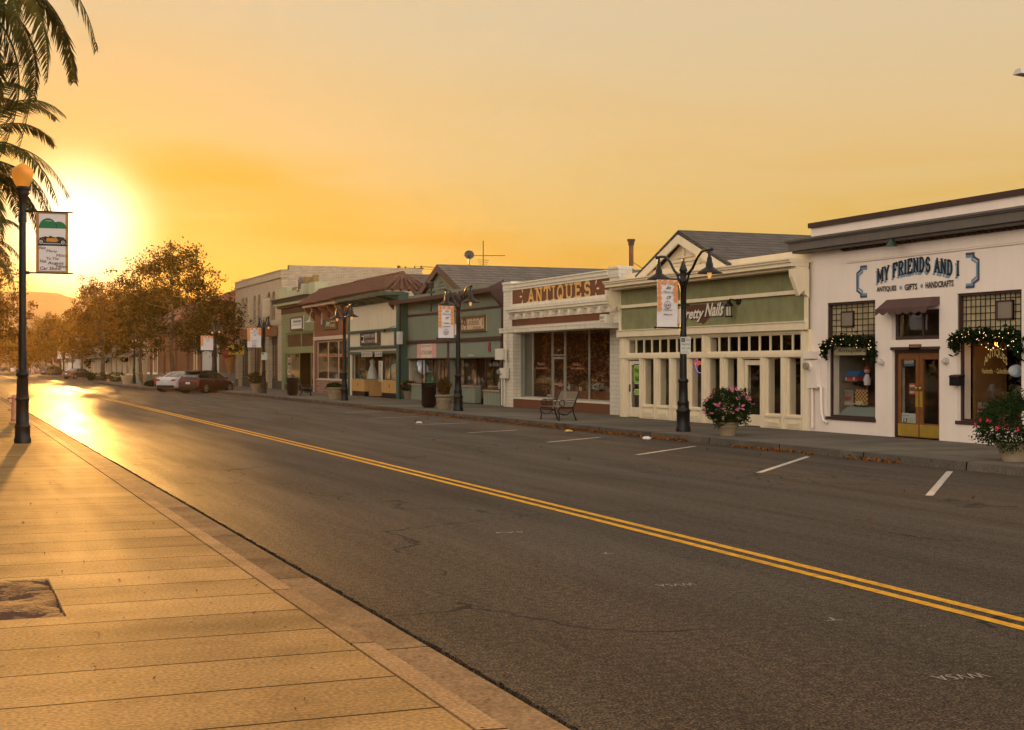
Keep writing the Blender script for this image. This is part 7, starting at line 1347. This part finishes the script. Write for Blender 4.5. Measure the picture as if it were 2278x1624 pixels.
    for zz in (1.0, 1.55, 2.1): mb = MB(); mb.box(22.5, 22.9, Yc(560), Yc(260), zz, zz+.03); tg(mb.build('shelf', GREYP), '%s pale shelf in the left window of the sage shop' % {1.0: 'lowest', 1.55: 'middle', 2.1: 'top'}[zz], 'shelf'); clutter(22.1, Yc(560), Yc(260), zz+.03, 5, 'on the %s shelf of the sage shop' % {1.0: 'lowest', 1.55: 'middle', 2.1: 'top'}[zz], '', (.45, .7), (0,), 1.2)
    for cx_, cy_, r, lab in ((400, 600, .25, 'upper white globe hanging in the sage shop window'), (430, 690, .28, 'lower white globe hanging in the sage shop window')): mb = MB(); mb.ball((22.45, Yc(cx_), P.z(c3[0](cx_), c3[1](cy_))), r, 14); tg(mb.build('paper_globe', mat('rice_paper', (0, 0, 0))), lab, 'lantern')
    mb = MB(); mb.prism([(22.9, Yc(1030), .95), (22.9, Yc(1030), P.z(c3[0](1030), c3[1](500))), (22.9, Yc(900), P.z(c3[0](900), c3[1](500))), (22.9, Yc(960), .95)], (.03, 0, 0)); tg(mb.build('curtain', mat('grey_curtain', (.20, .18, .17), .9)), 'grey draped curtain left of the plum post', 'curtain')
    clutter(22.1, Yc(2000), Yc(1760), .82, 6, 'in the right window of the sage shop', '', (.3, .9), (0,), 1.5); clutter(22.1, Yc(1350), Yc(1110), .97, 5, 'in the middle window of the sage shop', '', (.7, 1.1), (0,), 1.5)
    for cx_, cy_, e, lab in ((1945, 975, 9, 'bright amber lamp low in the right sage shop window'), (1600, 680, 2.2, 'large dim orange lamp in the doorway of the sage shop'), (1670, 575, 5, 'row of small hot orange lights high in the sage shop doorway')):
        mb = MB(); yy, z_ = Yc(cx_), P.z(c3[0](cx_), c3[1](cy_)); mb.ball((22.6 if cx_ > 1900 else 23.7, yy, z_), .05 if e > 4 else .14, 8); tg(mb.build('table_lamp', lamp_em('shop_em%d' % e, (1, .33, .04), e*.8)), lab, 'lamp')
    P = PL(21.7); Y2 = lambda x: P.y(c2[0](x)); clutter(21.7, Y2(1080), Y2(930), 1.12, 6, 'in the right window of the teal trimmed shop', '', (.3, .9), (0,), 1.2); clutter(21.7, Y2(700), Y2(580), 1.12, 5, 'in the left window of the teal trimmed shop', '', (.3, .9), (0,), 1.2)
    mb = MB(); yy = Y2(975); mb.ball((22.2, yy, P.z(c2[0](975), c2[1](1160))), .34, 14); mb.lathe([(.2, 0), (.03, .1), (.03, .8)], (22.2, yy, 1.12), 8); tg(mb.build('globe', mat('pale_globe', (.34, .36, .28), .5, .4, 4)), 'old map globe on a stand in the teal shop window', 'globe')
    mb = MB(); yy = Y2(690); mb.lathe([(.34, 0), (.27, .35), (.15, .7), (.13, .8), (.18, 1.0), (.06, 1.1)], (22.3, yy, 1.12), 12); tg(mb.build('dress_form', mat('dress_white', (.40, .42, .36), .8, .1)), 'white dress on a form in the teal shop window', 'dress')
    P = PL(21.9); Yb = lambda x: P.y(c2[0](x)); mb = MB(); yy = Yb(262); mb.lathe([(.16, 0), (.2, .5), (.26, .9), (.3, 1.45), (.1, 1.55)], (22.8, yy, .9), 10); mb.ball((22.8, yy, 2.62), .14, 10); mb.lathe([(.2, 2.68), (.14, 2.72), (.13, 2.9), (.0001, 2.95)], (22.8, yy, 0), 10); tg(mb.build('mannequin', mat('dark_suit', (.03, .022, .02), .8, .2)), 'dark suited mannequin with hat in the book shop window', 'mannequin')
    q = inside(P, c2, 307, 353, 1283, 1322, .1); mb = MB(); mb.prism([(22.0, q[0], q[2]), (22.0, q[1], q[2]), (22.05, q[1]-.1, q[3]), (22.05, q[0]-.1, q[3])], (.01, 0, 0)); tg(mb.build('notice', mat('no_green', (.18, .40, .20), .7)), 'green notice at the foot of the book shop window', 'notice'); clutter(21.9, Yb(510), Yb(200), 1.02, 7, 'in the book shop window', '', (.3, .8), (0,), 1.2)
    mb = MB(); q = rc(P, c2, 188, 226, 1128, 1165); mb.box(24.0, 24.04, *q); mb.box(23.98, 23.999, q[0]+.2, q[1]-.2, q[2]+.15, q[3]-.15, 1); tg(mb.build('picture', [BNW, INK]), 'small framed picture on the book shop back wall', 'picture')
    P = PL(21.3); Ys = lambda x: P.y(cB[0](x))
    for cx_, lab in ((357, 'orange pumpkin in the first salon window'), (678, 'orange pumpkin under the neon sign in the salon')): mb = MB(); mb.ball((21.65, Ys(cx_), .72), .15, 12, 0, .8); mb.tube([(21.65, Ys(cx_), .82), (21.66, Ys(cx_), .88)], .02, 5, 1); tg(mb.build('pumpkin', [mat('pumpkin_orange', (.55, .13, .02), .5), BRN]), lab, 'pumpkin')
    mb = MB(); mb.box(21.5, 23.0, Ys(700), Ys(290), .15, .57); tg(mb.build('window_bench', DARKI), 'low dark bench inside the salon windows', 'bench')
    for k, (a, c) in enumerate(((740, 828), (865, 955))):
        for z in (1.5, 1.9, 2.3):
            mb = MB(); mb.box(24.6, 24.8, Ys(c), Ys(a)+.6, z, z+.02)
            for j in range(14): yy = Ys(c)+(Ys(a)+.6-Ys(c))*(j+.5)/14; mb.lathe([(.025, .02), (.025, .09), (.01, .1), (.01, .14)], (24.65, yy, z), 6, 1+j % 3)
            tg(mb.build('polish_rack', [BLACK, mat('pb_red', (.35, .06, .05), .4), mat('pb_pink', (.45, .22, .22), .4), mat('pb_violet', (.16, .08, .14), .4)]), 'shelf of nail polish bottles on the salon back wall', 'rack', 'nail polish shelves in the salon')
    for cx_ in (425, 462, 540): 
        mb = MB(); yy = Ys(cx_); mb.tube([(22.2, yy-.22, .57), (22.2, yy-.22, 1.0), (22.2, yy-.1, 1.08), (22.2, yy+.1, 1.08), (22.2, yy+.22, 1.0), (22.2, yy+.22, .57)], .02, 6); mb.box(22.21, 22.23, yy-.2, yy+.2, .8, 1.05); tg(mb.build('chair', mat('chair_grey', (.25, .22, .2), .5)), 'grey chair back behind the left salon windows', 'chair', 'waiting chairs in the salon')
goods()
# ---- stone wedges and litter at the salon corner
mb = MB(); x, y = ground(1790, 957); mb.hex([(x-.1,y-.18,.15),(x+.1,y-.18,.15),(x+.1,y+.18,.15),(x-.1,y+.18,.15)], [(x-.03,y-.12,.52),(x+.05,y-.12,.52),(x+.05,y+.02,.6),(x-.03,y+.02,.6)]); tg(mb.build('guard_stone', CREAM), 'pale pointed guard stone at the salon corner', 'stone')
# ---- fallen leaves along the right gutter and a few strays
rr = np.random.default_rng(8); mb = MB(); P = []
for y0, y1, n in ((22.5, 24.5, 70), (25.5, 29, 170), (31, 42, 900), (42, 62, 1000), (62, 100, 500)):
    yy = rr.uniform(y0, y1, n); P.append(np.stack([17.08-np.abs(rr.normal(0, .11, n)), yy, .015+np.abs(rr.normal(0, .022, n))], 1))
P.append(np.stack([rr.uniform(10, 17, 60), rr.uniform(12, 60, 60), np.full(60, .02)], 1)); P = np.concatenate(P); leaves(mb, P, .05, rr)
P = np.stack([rr.uniform(-1, 2.3, 90), rr.uniform(6.5, 26, 90), np.full(90, .156)], 1); leaves(mb, P, .016, rr); o = mb.build('fallen_leaves', leaf_mat('dead_leaf', (.10, .035, .012), (.26, .11, .035), .1)); o['kind'] = 'stuff'; o['label'] = 'dry brown leaves gathered along the right kerb'
for px, py, lab in ((932, 943, 'crumpled white paper by the fourth parking line'), (1265, 962, 'yellow wrapper among the leaves at the kerb'), (1440, 978, 'white crumpled paper among the leaves before the lamp')):
    x, y = ground(px, py, 0); mb = MB(); r2 = random.Random(px); mb.lathe([(.06, 0), (.13, .02), (.11, .05), (.04, .07)], (x, y, .004), 7); mb.v = [(a+r2.uniform(-.03, .03), b+r2.uniform(-.03, .03), max(.003, c+r2.uniform(-.01, .02))) for a, b, c in mb.v]; tg(mb.build('litter', BNW if 'white' in lab else mat('wrapper', (.6, .4, .12), .6)), lab, 'litter')

# ================================================================ cars
TYRE = mat('tyre', (.012, .012, .012), .8, .1); CARG = glass_mat('car_glass', (.30, .30, .28), .14); RIM = mat('rim', (.30, .29, .28), .35, .1, metal=.8); TL = mat('tail_light', (.20, .012, .01), .25, .1, emit=(1, .05, .02), es=.01); HL = mat('head_lamp', (.6, .55, .5), .15, .05); PLT = mat('plate_white', (.5, .5, .5), .5)
def paint(name, c): m = mat(name, c, .35, .04, 2, spec=.4); m.node_tree.nodes['Principled BSDF'].inputs['Coat Weight'].default_value = .25; m.node_tree.nodes['Principled BSDF'].inputs['Coat Roughness'].default_value = .08; return m
# stations: x, half width, sill z, belt z  |  cabin: x, half width at belt, roof half width, roof z
SH = {'hatch': (4.45, [(0,.70,.34,.80),(.05,.80,.30,.95),(.25,.87,.24,1.02),(1.2,.89,.20,.98),(2.4,.89,.20,.93),(3.2,.88,.20,.90),(3.9,.84,.22,.80),(4.3,.74,.28,.68),(4.45,.58,.34,.58)], [(.12,.72,.66,1.06),(.62,.78,.62,1.49),(1.3,.80,.62,1.55),(2.1,.80,.62,1.52),(2.75,.80,.60,1.34),(3.45,.76,.70,.92)]),
 'suv': (4.6, [(0,.78,.40,.90),(.05,.84,.34,1.06),(.3,.89,.30,1.12),(1.2,.91,.26,1.10),(2.6,.91,.26,1.08),(3.5,.90,.28,1.05),(4.2,.86,.30,.96),(4.5,.80,.34,.84),(4.6,.68,.40,.70)], [(.06,.80,.74,1.12),(.35,.84,.68,1.66),(1.3,.85,.69,1.75),(2.4,.85,.68,1.74),(2.9,.84,.66,1.60),(3.5,.80,.76,1.08)]),
 'sedan': (4.8, [(0,.74,.36,.82),(.06,.84,.30,.98),(.3,.88,.26,1.03),(1.3,.90,.22,1.0),(2.6,.90,.20,.95),(3.5,.89,.20,.92),(4.3,.85,.24,.82),(4.7,.74,.28,.70),(4.8,.60,.34,.60)], [(.55,.74,.70,1.02),(1.35,.78,.62,1.38),(1.9,.79,.61,1.44),(2.6,.79,.60,1.41),(3.1,.78,.60,1.24),(3.7,.76,.72,.93)]),
 'van': (5.0, [(0,.82,.38,.98),(.05,.90,.32,1.10),(.3,.95,.28,1.14),(1.5,.97,.24,1.12),(3.0,.97,.24,1.08),(4.0,.95,.26,1.0),(4.7,.86,.30,.84),(5.0,.66,.36,.66)], [(.05,.84,.80,1.16),(.4,.88,.74,1.66),(1.5,.90,.75,1.76),(2.8,.90,.74,1.74),(3.4,.89,.70,1.52),(4.2,.84,.78,1.02)])}
def make_car(kind, p, name, label, px, py, head, X=None, Y=None):
    L_, st_, cb = SH[kind]; t = thing(name, label, 'car'); mb = MB(); rings = []
    for x, w, zs, zb in st_: rings.append([(x, -w*.90, zs), (x, -w, zs+.10), (x, -w*1.01, (zs+zb)/2+.05), (x, -w*.985, zb-.10), (x, -w*.90, zb), (x, 0, zb+.035), (x, w*.90, zb), (x, w*.985, zb-.10), (x, w*1.01, (zs+zb)/2+.05), (x, w, zs+.10), (x, w*.90, zs)])
    n = 11; mb.add([v for r in rings for v in r], [(i*n+k, (i+1)*n+k, (i+1)*n+(k+1) % n, i*n+(k+1) % n) for i in range(len(rings)-1) for k in range(n)], 0, True); mb.face(rings[0], 0); mb.face(list(reversed(rings[-1])), 0); body = mb.build('body', p, t)
    mb = MB(); rg = []
    for i, (x, wb, wr, zr) in enumerate(cb): zb = np.interp(x, [s[0] for s in st_], [s[3] for s in st_])-.02; rg.append([(x, -wb, zb), (x, -wr, zr-.04), (x, -wr*.82, zr), (x, wr*.82, zr), (x, wr, zr-.04), (x, wb, zb)])
    last = len(rg)-2
    for i in range(len(rg)-1):
        for k in range(5):
            glass = k in (0, 4) or (k in (1, 2, 3) and (i == 0 or i == last)); mb.face([rg[i][k], rg[i+1][k], rg[i+1][k+1], rg[i][k+1]], 0 if glass else 1, not glass)
    cab = mb.build('cabin', [CARG, p], t)
    mb = MB()
    for s in (0, 5):
        k = 1 if s == 0 else 4; sg = -1 if s == 0 else 1
        for i in (0, last, last+1) if kind != 'van' else (0, 1, last, last+1):
            if i < len(rg): a, c = Vector(rg[i][s]), Vector(rg[i][k]); 
            if (c-a).length > .06: mb.bar(a+Vector((0, sg*.005, 0)), c+Vector((0, sg*.005, 0)), .07, .02)
        xm = (cb[0][0]+cb[-1][0])/2; zt = np.interp(xm, [c[0] for c in cb], [c[3] for c in cb])-.04; wb = .8 if kind != 'suv' else .85; wb = np.interp(xm, [c[0] for c in cb], [c[1] for c in cb]); wr = np.interp(xm, [c[0] for c in cb], [c[2] for c in cb]); zb = np.interp(xm, [q[0] for q in st_], [q[3] for q in st_]); mb.bar((xm, sg*(wb+.006), zb-.02), (xm, sg*(wr+.006), zt), .09, .02)
        for i in range(len(rg)-1): mb.bar(Vector(rg[i][k])+Vector((0, sg*.004, 0)), Vector(rg[i+1][k])+Vector((0, sg*.004, 0)), .05, .03)
    mb.build('pillar', p, cab)
    mb = MB(); mb.box(cb[0][0]+.4, cb[-1][0]-1.0, -.6, .6, .5, .9); 
    for yy in (-.35, .35): mb.box(cb[1][0]+.9, cb[1][0]+1.05, yy-.22, yy+.22, .7, 1.22); mb.box(cb[0][0]+.35, cb[0][0]+.5, yy-.22, yy+.22, .7, 1.18)
    mb.build('seat', BLACK, cab)
    r = .33 if kind in ('hatch', 'sedan') else .36; wmax = max(s[1] for s in st_)
    for x in (.82, L_-.88):
        for s in (-1, 1):
            mb = MB(); mb.tube([(x, s*(wmax-.22), r), (x, s*(wmax+.005), r)], r+.055, 20); mb.build('wheel_arch', BLACK, body)
            mb = MB(); mb.tube([(x, s*(wmax-.2), r), (x, s*(wmax-.01), r), (x, s*(wmax+.012), r)], [r, r, r*.93], 22); w = mb.build('wheel', TYRE, t)
            mb = MB(); yy = s*(wmax+.016); mb.tube([(x, yy, r), (x, yy+s*.004, r)], r*.16, 10)
            for k in range(5): a = 2*math.pi*k/5+.3; mb.bar((x, yy+s*.002, r), (x+r*.66*math.cos(a), yy+s*.002, r+r*.66*math.sin(a)), .045, .012) if False else mb.obox((x+r*.34*math.cos(a), yy+s*.002, r+r*.34*math.sin(a)), (math.cos(a), 0, math.sin(a)), (0, 1, 0), (-math.sin(a), 0, math.cos(a)), r*.32, .006, .028)
            mb.tube([(x+r*.68*math.cos(a), yy, r+r*.68*math.sin(a)) for a in [2*math.pi*k/20 for k in range(21)]], .014, 4, caps=False); mb.build('rim', RIM, w)
    w0 = st_[1][1]; zb = st_[1][3]
    for s in (-1, 1):
        mb = MB(); mb.hex([(-.012, s*w0*.55, zb-.20), (-.012, s*w0*.97, zb-.20), (.30, s*(w0*1.0+.03), zb-.14), (.26, s*(w0*.9), zb-.16)], [(.0, s*w0*.60, zb-.08), (.0, s*w0*.97, zb-.06), (.34, s*(w0*1.0+.03), zb-.04), (.28, s*(w0*.9), zb-.04)]); mb.build('tail_light', TL, t)
        mb = MB(); xf = L_; mb.hex([(xf-.10, s*.42, .60), (xf-.42, s*.84, .66), (xf-.46, s*.80, .66), (xf-.14, s*.40, .60)], [(xf-.16, s*.42, .70), (xf-.46, s*.845, .78), (xf-.5, s*.80, .78), (xf-.2, s*.40, .70)]); mb.build('headlight', HL, t)
        xm = cb[-2][0]+.35; mb = MB(); mb.hex([(xm, s*.86, zb-.02), (xm+.1, s*.86, zb-.02), (xm+.14, s*1.02, zb), (xm, s*1.04, zb)], [(xm, s*.88, zb+.1), (xm+.08, s*.88, zb+.1), (xm+.1, s*1.0, zb+.13), (xm, s*1.03, zb+.13)]); mb.build('mirror', p, t)
        mb = MB()
        for x in (1.55, 2.45): mb.bar((x, s*wmax*1.005, zb-.16), (x+.18, s*wmax*1.005, zb-.16), .03, .03)
        mb.build('door_handle', RIM, t)
    mb = MB(); mb.box(-.03, -.012, -.17, .17, zb-.34, zb-.19); mb.build('number_plate', PLT, t); mb = MB(); mb.box(-.02, .3, -w0*.86, w0*.86, st_[0][2]-.04, st_[0][2]+.12); mb.build('bumper', BLACK if kind != 'van' else p, t)
    if kind == 'hatch':
        mb = MB(); mb.hex([(.36, -.60, 1.44), (.75, -.62, 1.52), (.75, .62, 1.52), (.36, .60, 1.44)], [(.36, -.58, 1.48), (.75, -.6, 1.56), (.75, .6, 1.56), (.36, .58, 1.48)]); mb.build('spoiler', BLACK, t)
    if kind in ('suv', 'van'):
        mb = MB()
        for s in (-1, 1): mb.tube([(.6, s*.62, 1.75), (.7, s*.62, 1.80), (2.5, s*.62, 1.80), (2.6, s*.62, 1.75)], .02, 5)
        mb.build('roof_rail', BLACK, t)
    x, y = (ground(px, py, 0) if X is None else (X, Y)); t.location = (x, y, 0); t.rotation_euler = (0, 0, head); return t
P45 = R(45)
x0, y0 = ground(431, 874.5, 0)
RED_ = paint('wine_red_paint', (.040, .003, .004)); SIL = paint('silver_paint', (.42, .43, .44)); BLK = paint('black_paint', (.012, .011, .012)); WHT_ = paint('white_car_paint', (.6, .58, .55)); BRZ = paint('dark_grey_paint', (.05, .045, .04)); RED2 = paint('bright_red_paint', (.25, .02, .01))
make_car('hatch', RED_, 'parked_car', 'dark red hatchback parked nose in at the kerb, nearest of the cars', 0, 0, P45, *ground(418, 875, 0))
gx, gy = ground(418, 875, 0)
make_car('sedan', SIL, 'parked_car', 'silver white car parked just behind the dark red hatchback', 0, 0, P45, gx-.75, gy+5.2)
make_car('sedan', RED2, 'parked_car', 'bright red car mostly hidden behind the silver white car', 0, 0, P45, gx-.35, gy+9.4)
make_car('sedan', BLK, 'parked_car', 'black sedan parked at an angle beyond the kerb bulge', 0, 0, R(38), *ground(147, 843, 0))
make_car('suv', BRZ, 'parked_car', 'dark square suv parked left of the black sedan', 0, 0, R(40), *ground(96, 837, 0))
make_car('van', WHT_, 'parked_car', 'white minivan far down the street behind the lamp post', 0, 0, R(55), *ground(26, 828.3, 0))
make_car('sedan', BRZ, 'parked_car', 'distant dark car at the far left edge of the street', 0, 0, R(60), *ground(-2, 827, 0))

# ================================================================ trees and palms
BARK = mat('bark', (.09, .06, .04), .95, .3, 3, bump=.8, bs=12)
LF = leaf_mat('sycamore_leaf', (.012, .018, .005), (.075, .042, .010), .5)
LF2 = leaf_mat('golden_leaf', (.025, .022, .006), (.20, .095, .014), .5)
def tree(name, label, x, y, h, w, z_low, nleaf, ls, seed, lm=LF, trunk=.22, top=.25, grp=None):
    """tapered trunk, limbs that rise and fork, leaf clumps round the limb ends"""
    r = random.Random(seed); t = thing(name, label, 'tree', (x, y, .1))
    if grp: t['group'] = grp
    mb = MB(); lean = (r.uniform(-.25, .25), r.uniform(-.25, .25)); tr = [Vector((x+lean[0]*q, y+lean[1]*q, .1+h*.93*q)) + Vector((r.uniform(-.08, .08), r.uniform(-.08, .08), 0))*(q > 0) for q in [i/8 for i in range(9)]]
    mb.tube(tr, [trunk*(1.25 if i == 0 else 1)*(1-.88*i/8) for i in range(9)], 9); ends = []
    nb = 30
    for i in range(nb):
        q = (z_low+(h*.88-z_low)*((i+.5)/nb)**.92)/h; k = min(7.99, q/.93*8); b = tr[int(k)].lerp(tr[min(8, int(k)+1)], k-int(k)); u = (q*h-z_low)/(h-z_low)
        prof = (1-max(0, u-.35)/.65)**.75*.92+.08 if u > .35 else .80+.2*u/.35; R_ = w/2*prof*r.uniform(.72, 1.08); a = i*2.4+r.uniform(-.4, .4); up = R_*r.uniform(.2, .5)*(1-.4*u)-(.5 if u < .15 else 0)
        e = b+Vector((math.cos(a)*R_, math.sin(a)*R_, up)); m_ = b.lerp(e, .5)+Vector((0, 0, -.1*R_)); mb.tube([b, m_, e], [trunk*.28*(1-.6*q)+.015, trunk*.16*(1-.6*q)+.01, .012], 5)
        ends += [(b.lerp(e, .55), .55), (b.lerp(e, .8), .8), (e, 1)]
        for j in range(3): s = m_.lerp(e, r.uniform(0, .8)); f = s+Vector((r.gauss(0, 1), r.gauss(0, 1), r.uniform(-.1, .8)))*R_*.22; mb.tube([s, f], [.02, .008], 4); ends.append((f, .9))
    mb.build('trunk', BARK, t)
    rr = np.random.default_rng(seed); C_ = np.array([tuple(e[0]) for e in ends]); m = len(C_); 
    sub = []
    for c in C_:
        k = 4; sub.append(c+rr.normal(size=(k, 3))*np.array([w*.065, w*.065, w*.05]))
    C2 = np.concatenate(sub); wts = rr.uniform(.2, 1, len(C2))**2.4; wts /= wts.sum(); idx = rr.choice(len(C2), nleaf, p=wts); P = C2[idx]+rr.normal(size=(nleaf, 3))*np.array([w*.028, w*.028, w*.023]); P = P[P[:, 2] > z_low*.8]
    mb = MB(); leaves(mb, P, ls, rr); mb.build('crown', lm, t); return t
def atX(px, X): a, c = ddir(px); return X, X*c/a
TG = 'sycamores along the right kerb'
tree('street_tree', 'largest sycamore, dark and pointed, behind the parked cars', *atX(384, 17.6), 12.3, 9.2, 2.9, 16500, .12, 3, trunk=.24)
tree('street_tree', 'middle sycamore with glowing orange leaves above the traffic cone', *atX(230, 16.6), 11.9, 8.4, 3.0, 11500, .14, 4, LF2, trunk=.26)
tree('street_tree', 'slim sycamore between the middle one and the largest', *atX(312, 18.2), 10.0, 6.0, 3.0, 6500, .13, 5, trunk=.2)
tree('street_tree', 'small sycamore hanging over the lamp at the brick corner', *atX(474, 18.6), 7.4, 5.2, 2.6, 9000, .10, 6, trunk=.14)
tree('street_tree', 'hazy golden sycamore right behind the near lamp post', *atX(103, 16.8), 11.4, 9.0, 2.6, 8000, .17, 7, LF2)
tree('street_tree', 'low hazy tree in front of the pale two storey building', *atX(134, 18.4), 6.6, 6.6, 2.4, 8000, .17, 8, LF2)
tree('street_tree', 'sycamore behind the black sedan left of the middle one', *atX(183, 18.5), 8.6, 7.6, 2.8, 9000, .15, 13, LF2)
tree('street_tree', 'faint distant tree closing the street at the far left', *atX(22, 14.5), 9.5, 13, 1.5, 9000, .3, 9, LF2)
tree('street_tree', 'faint distant tree just right of the far white minivan', *atX(62, 19.5), 10.5, 12, 1.6, 9000, .26, 14, LF2)
tree('broad_tree', 'tall golden backlit tree at the left edge beside the lamp', -1.2, 112, 13.0, 12.5, 1.4, 44000, .12, 10, LF2, trunk=.35)
tree('broad_tree', 'lower golden tree behind the tall one at the left edge', 1.2, 150, 9.5, 10, 1.3, 14000, .22, 11, LF2)
for i, (x, y, h, w, q) in enumerate(((27, 195, 12, 11, 'behind the grey shops, nearest the brick hall'), (26.5, 219, 12.6, 12, 'behind the grey shops, beyond the nearest'), (26, 246, 13, 12, 'behind the pale building'), (26, 280, 12.5, 13, 'behind the tan shops'), (25, 325, 11.5, 14, 'behind the distant low shops'))):
    tree('sun_block_tree', 'dense dark tree added to block the low sun, rising ' + q, x, y, h, w, 1.5, 9000, .36, 70+i, LF)  # row added behind the shops to keep low sun off the right road
# trees of the park across the street (their reflections darken the shop glass)
for i, (x, y, h, w) in enumerate([(-11+.8*math.sin(k*2), 20+13.5*k, 7.6+.8*math.sin(k*3), 14) for k in range(10)]):
    tree('park_tree', 'broad park tree across the street, %s along the park edge' % ['nearest the viewer', 'second', 'third', 'fourth', 'fifth', 'sixth', 'seventh', 'eighth', 'ninth', 'farthest'][i], x, y, h, w, .5, 8000, .40, 40+i, LF)
PF = leaf_mat('palm_leaf', (.030, .040, .012), (.09, .075, .02), .25)
def frond(Lf, droop, seed):
    r = random.Random(seed); mb = MB(); pts = []; n = 22
    for i in range(n+1): t = i/n; pts.append(Vector((Lf*(math.sin(t*1.45)/1.0)*.78*(1-.12*droop*t), .12*math.sin(t*2+seed)*t, Lf*(.52*t*(1-.3*droop)-(.42+.62*droop)*t*t))))
    mb.tube(pts, [.035*(1-.85*i/n) for i in range(n+1)], 5)
    m = 84
    for i in range(3, m):
        t = i/m; k = t*n; p = pts[int(k)].lerp(pts[min(n, int(k)+1)], k-int(k)); d = (pts[min(n, int(k)+1)]-pts[int(k)]).normalized(); sd = d.cross(Vector((0, 0, 1))).normalized(); up = sd.cross(d)
        ll = .50*math.sin(math.pi*min(1, .12+t*.86))**.6*Lf/3.6
        for s in (-1, 1):
            q = (sd*s*.80+d*.62+up*(-.05-.25*droop)+Vector((0, 0, -.28))+Vector((r.gauss(0, .07), r.gauss(0, .07), r.gauss(0, .07)))).normalized(); w_ = up.cross(q).normalized()*.014 if False else q.cross(up).normalized()*.024; e = p+q*ll*r.uniform(.85, 1.1)+Vector((0, 0, -.08*ll)); mm = p.lerp(e, .5)+Vector((0, 0, .02)); mb.face([p-w_*.6, p+w_*.6, mm+w_, mm-w_], 0); mb.face([mm-w_, mm+w_, e+w_*.15, e-w_*.15], 0)
    return mb
FR = {}
def palm(label, x, y, zc, Lf, n, seed, pmin=38, dmax=3):
    t = thing('palm_tree', label, 'palm tree', (x, y, .1)); r = random.Random(seed); mb = MB(); prof = []
    k = 0; z = 0
    while z < zc-.2: prof += [(.30+.03*(k % 2), z), (.33, z+.09)]; z += .18; k += 1
    mb.lathe(prof, (x, y, .1), 12, 0, False); mb.ball((x, y, zc-.25), .5, 10, 0, 1.1); mb.build('trunk', mat('palm_trunk', (.13, .085, .05), .95, .3, 6), t)
    for i in range(n):
        a = i*2.399+r.uniform(-.15, .15); q = (i+.5)/n; dr = q**1.1; key = (round(Lf, 1), min(dmax, int(dr*4)), i % 2)
        if key not in FR: FR[key] = frond(Lf, [0, .3, .65, 1.0][key[1]], key[1]*2+key[2])
        pitch = R(62)*(1-q)**1.0-R(pmin)*q; src = FR[key]
        if not hasattr(src, 'me'): o = src.build('frond', PF, t); src.me = o.data
        else: o = bpy.data.objects.new('frond', src.me); COL.objects.link(o); o.parent = t; o.matrix_parent_inverse = Matrix.Translation((-x, -y, -.1))
        o.matrix_basis = Matrix.Translation((x+.25*math.cos(a), y+.25*math.sin(a), zc+.2*(1-q))) @ Matrix.Rotation(a, 4, 'Z') @ Matrix.Rotation(-pitch, 4, 'Y') @ Matrix.Scale(r.uniform(.88, 1.1), 4)
def pz(x, y, py): return zat(x, y, py)
palm('nearest date palm, its drooping fronds filling the top left corner', -.7, 30.5, pz(-.7, 30.5, -60), 4.3, 84, 1)
palm('second date palm, arching fronds behind the globe lamp', -.65, 46.5, pz(-.65, 46.5, 385), 5.2, 58, 2, 8, 2)
palm('third date palm, small golden fronds at the left edge above the tree', -.2, 76, pz(-.2, 76, 560), 4.6, 54, 3, 14, 2)
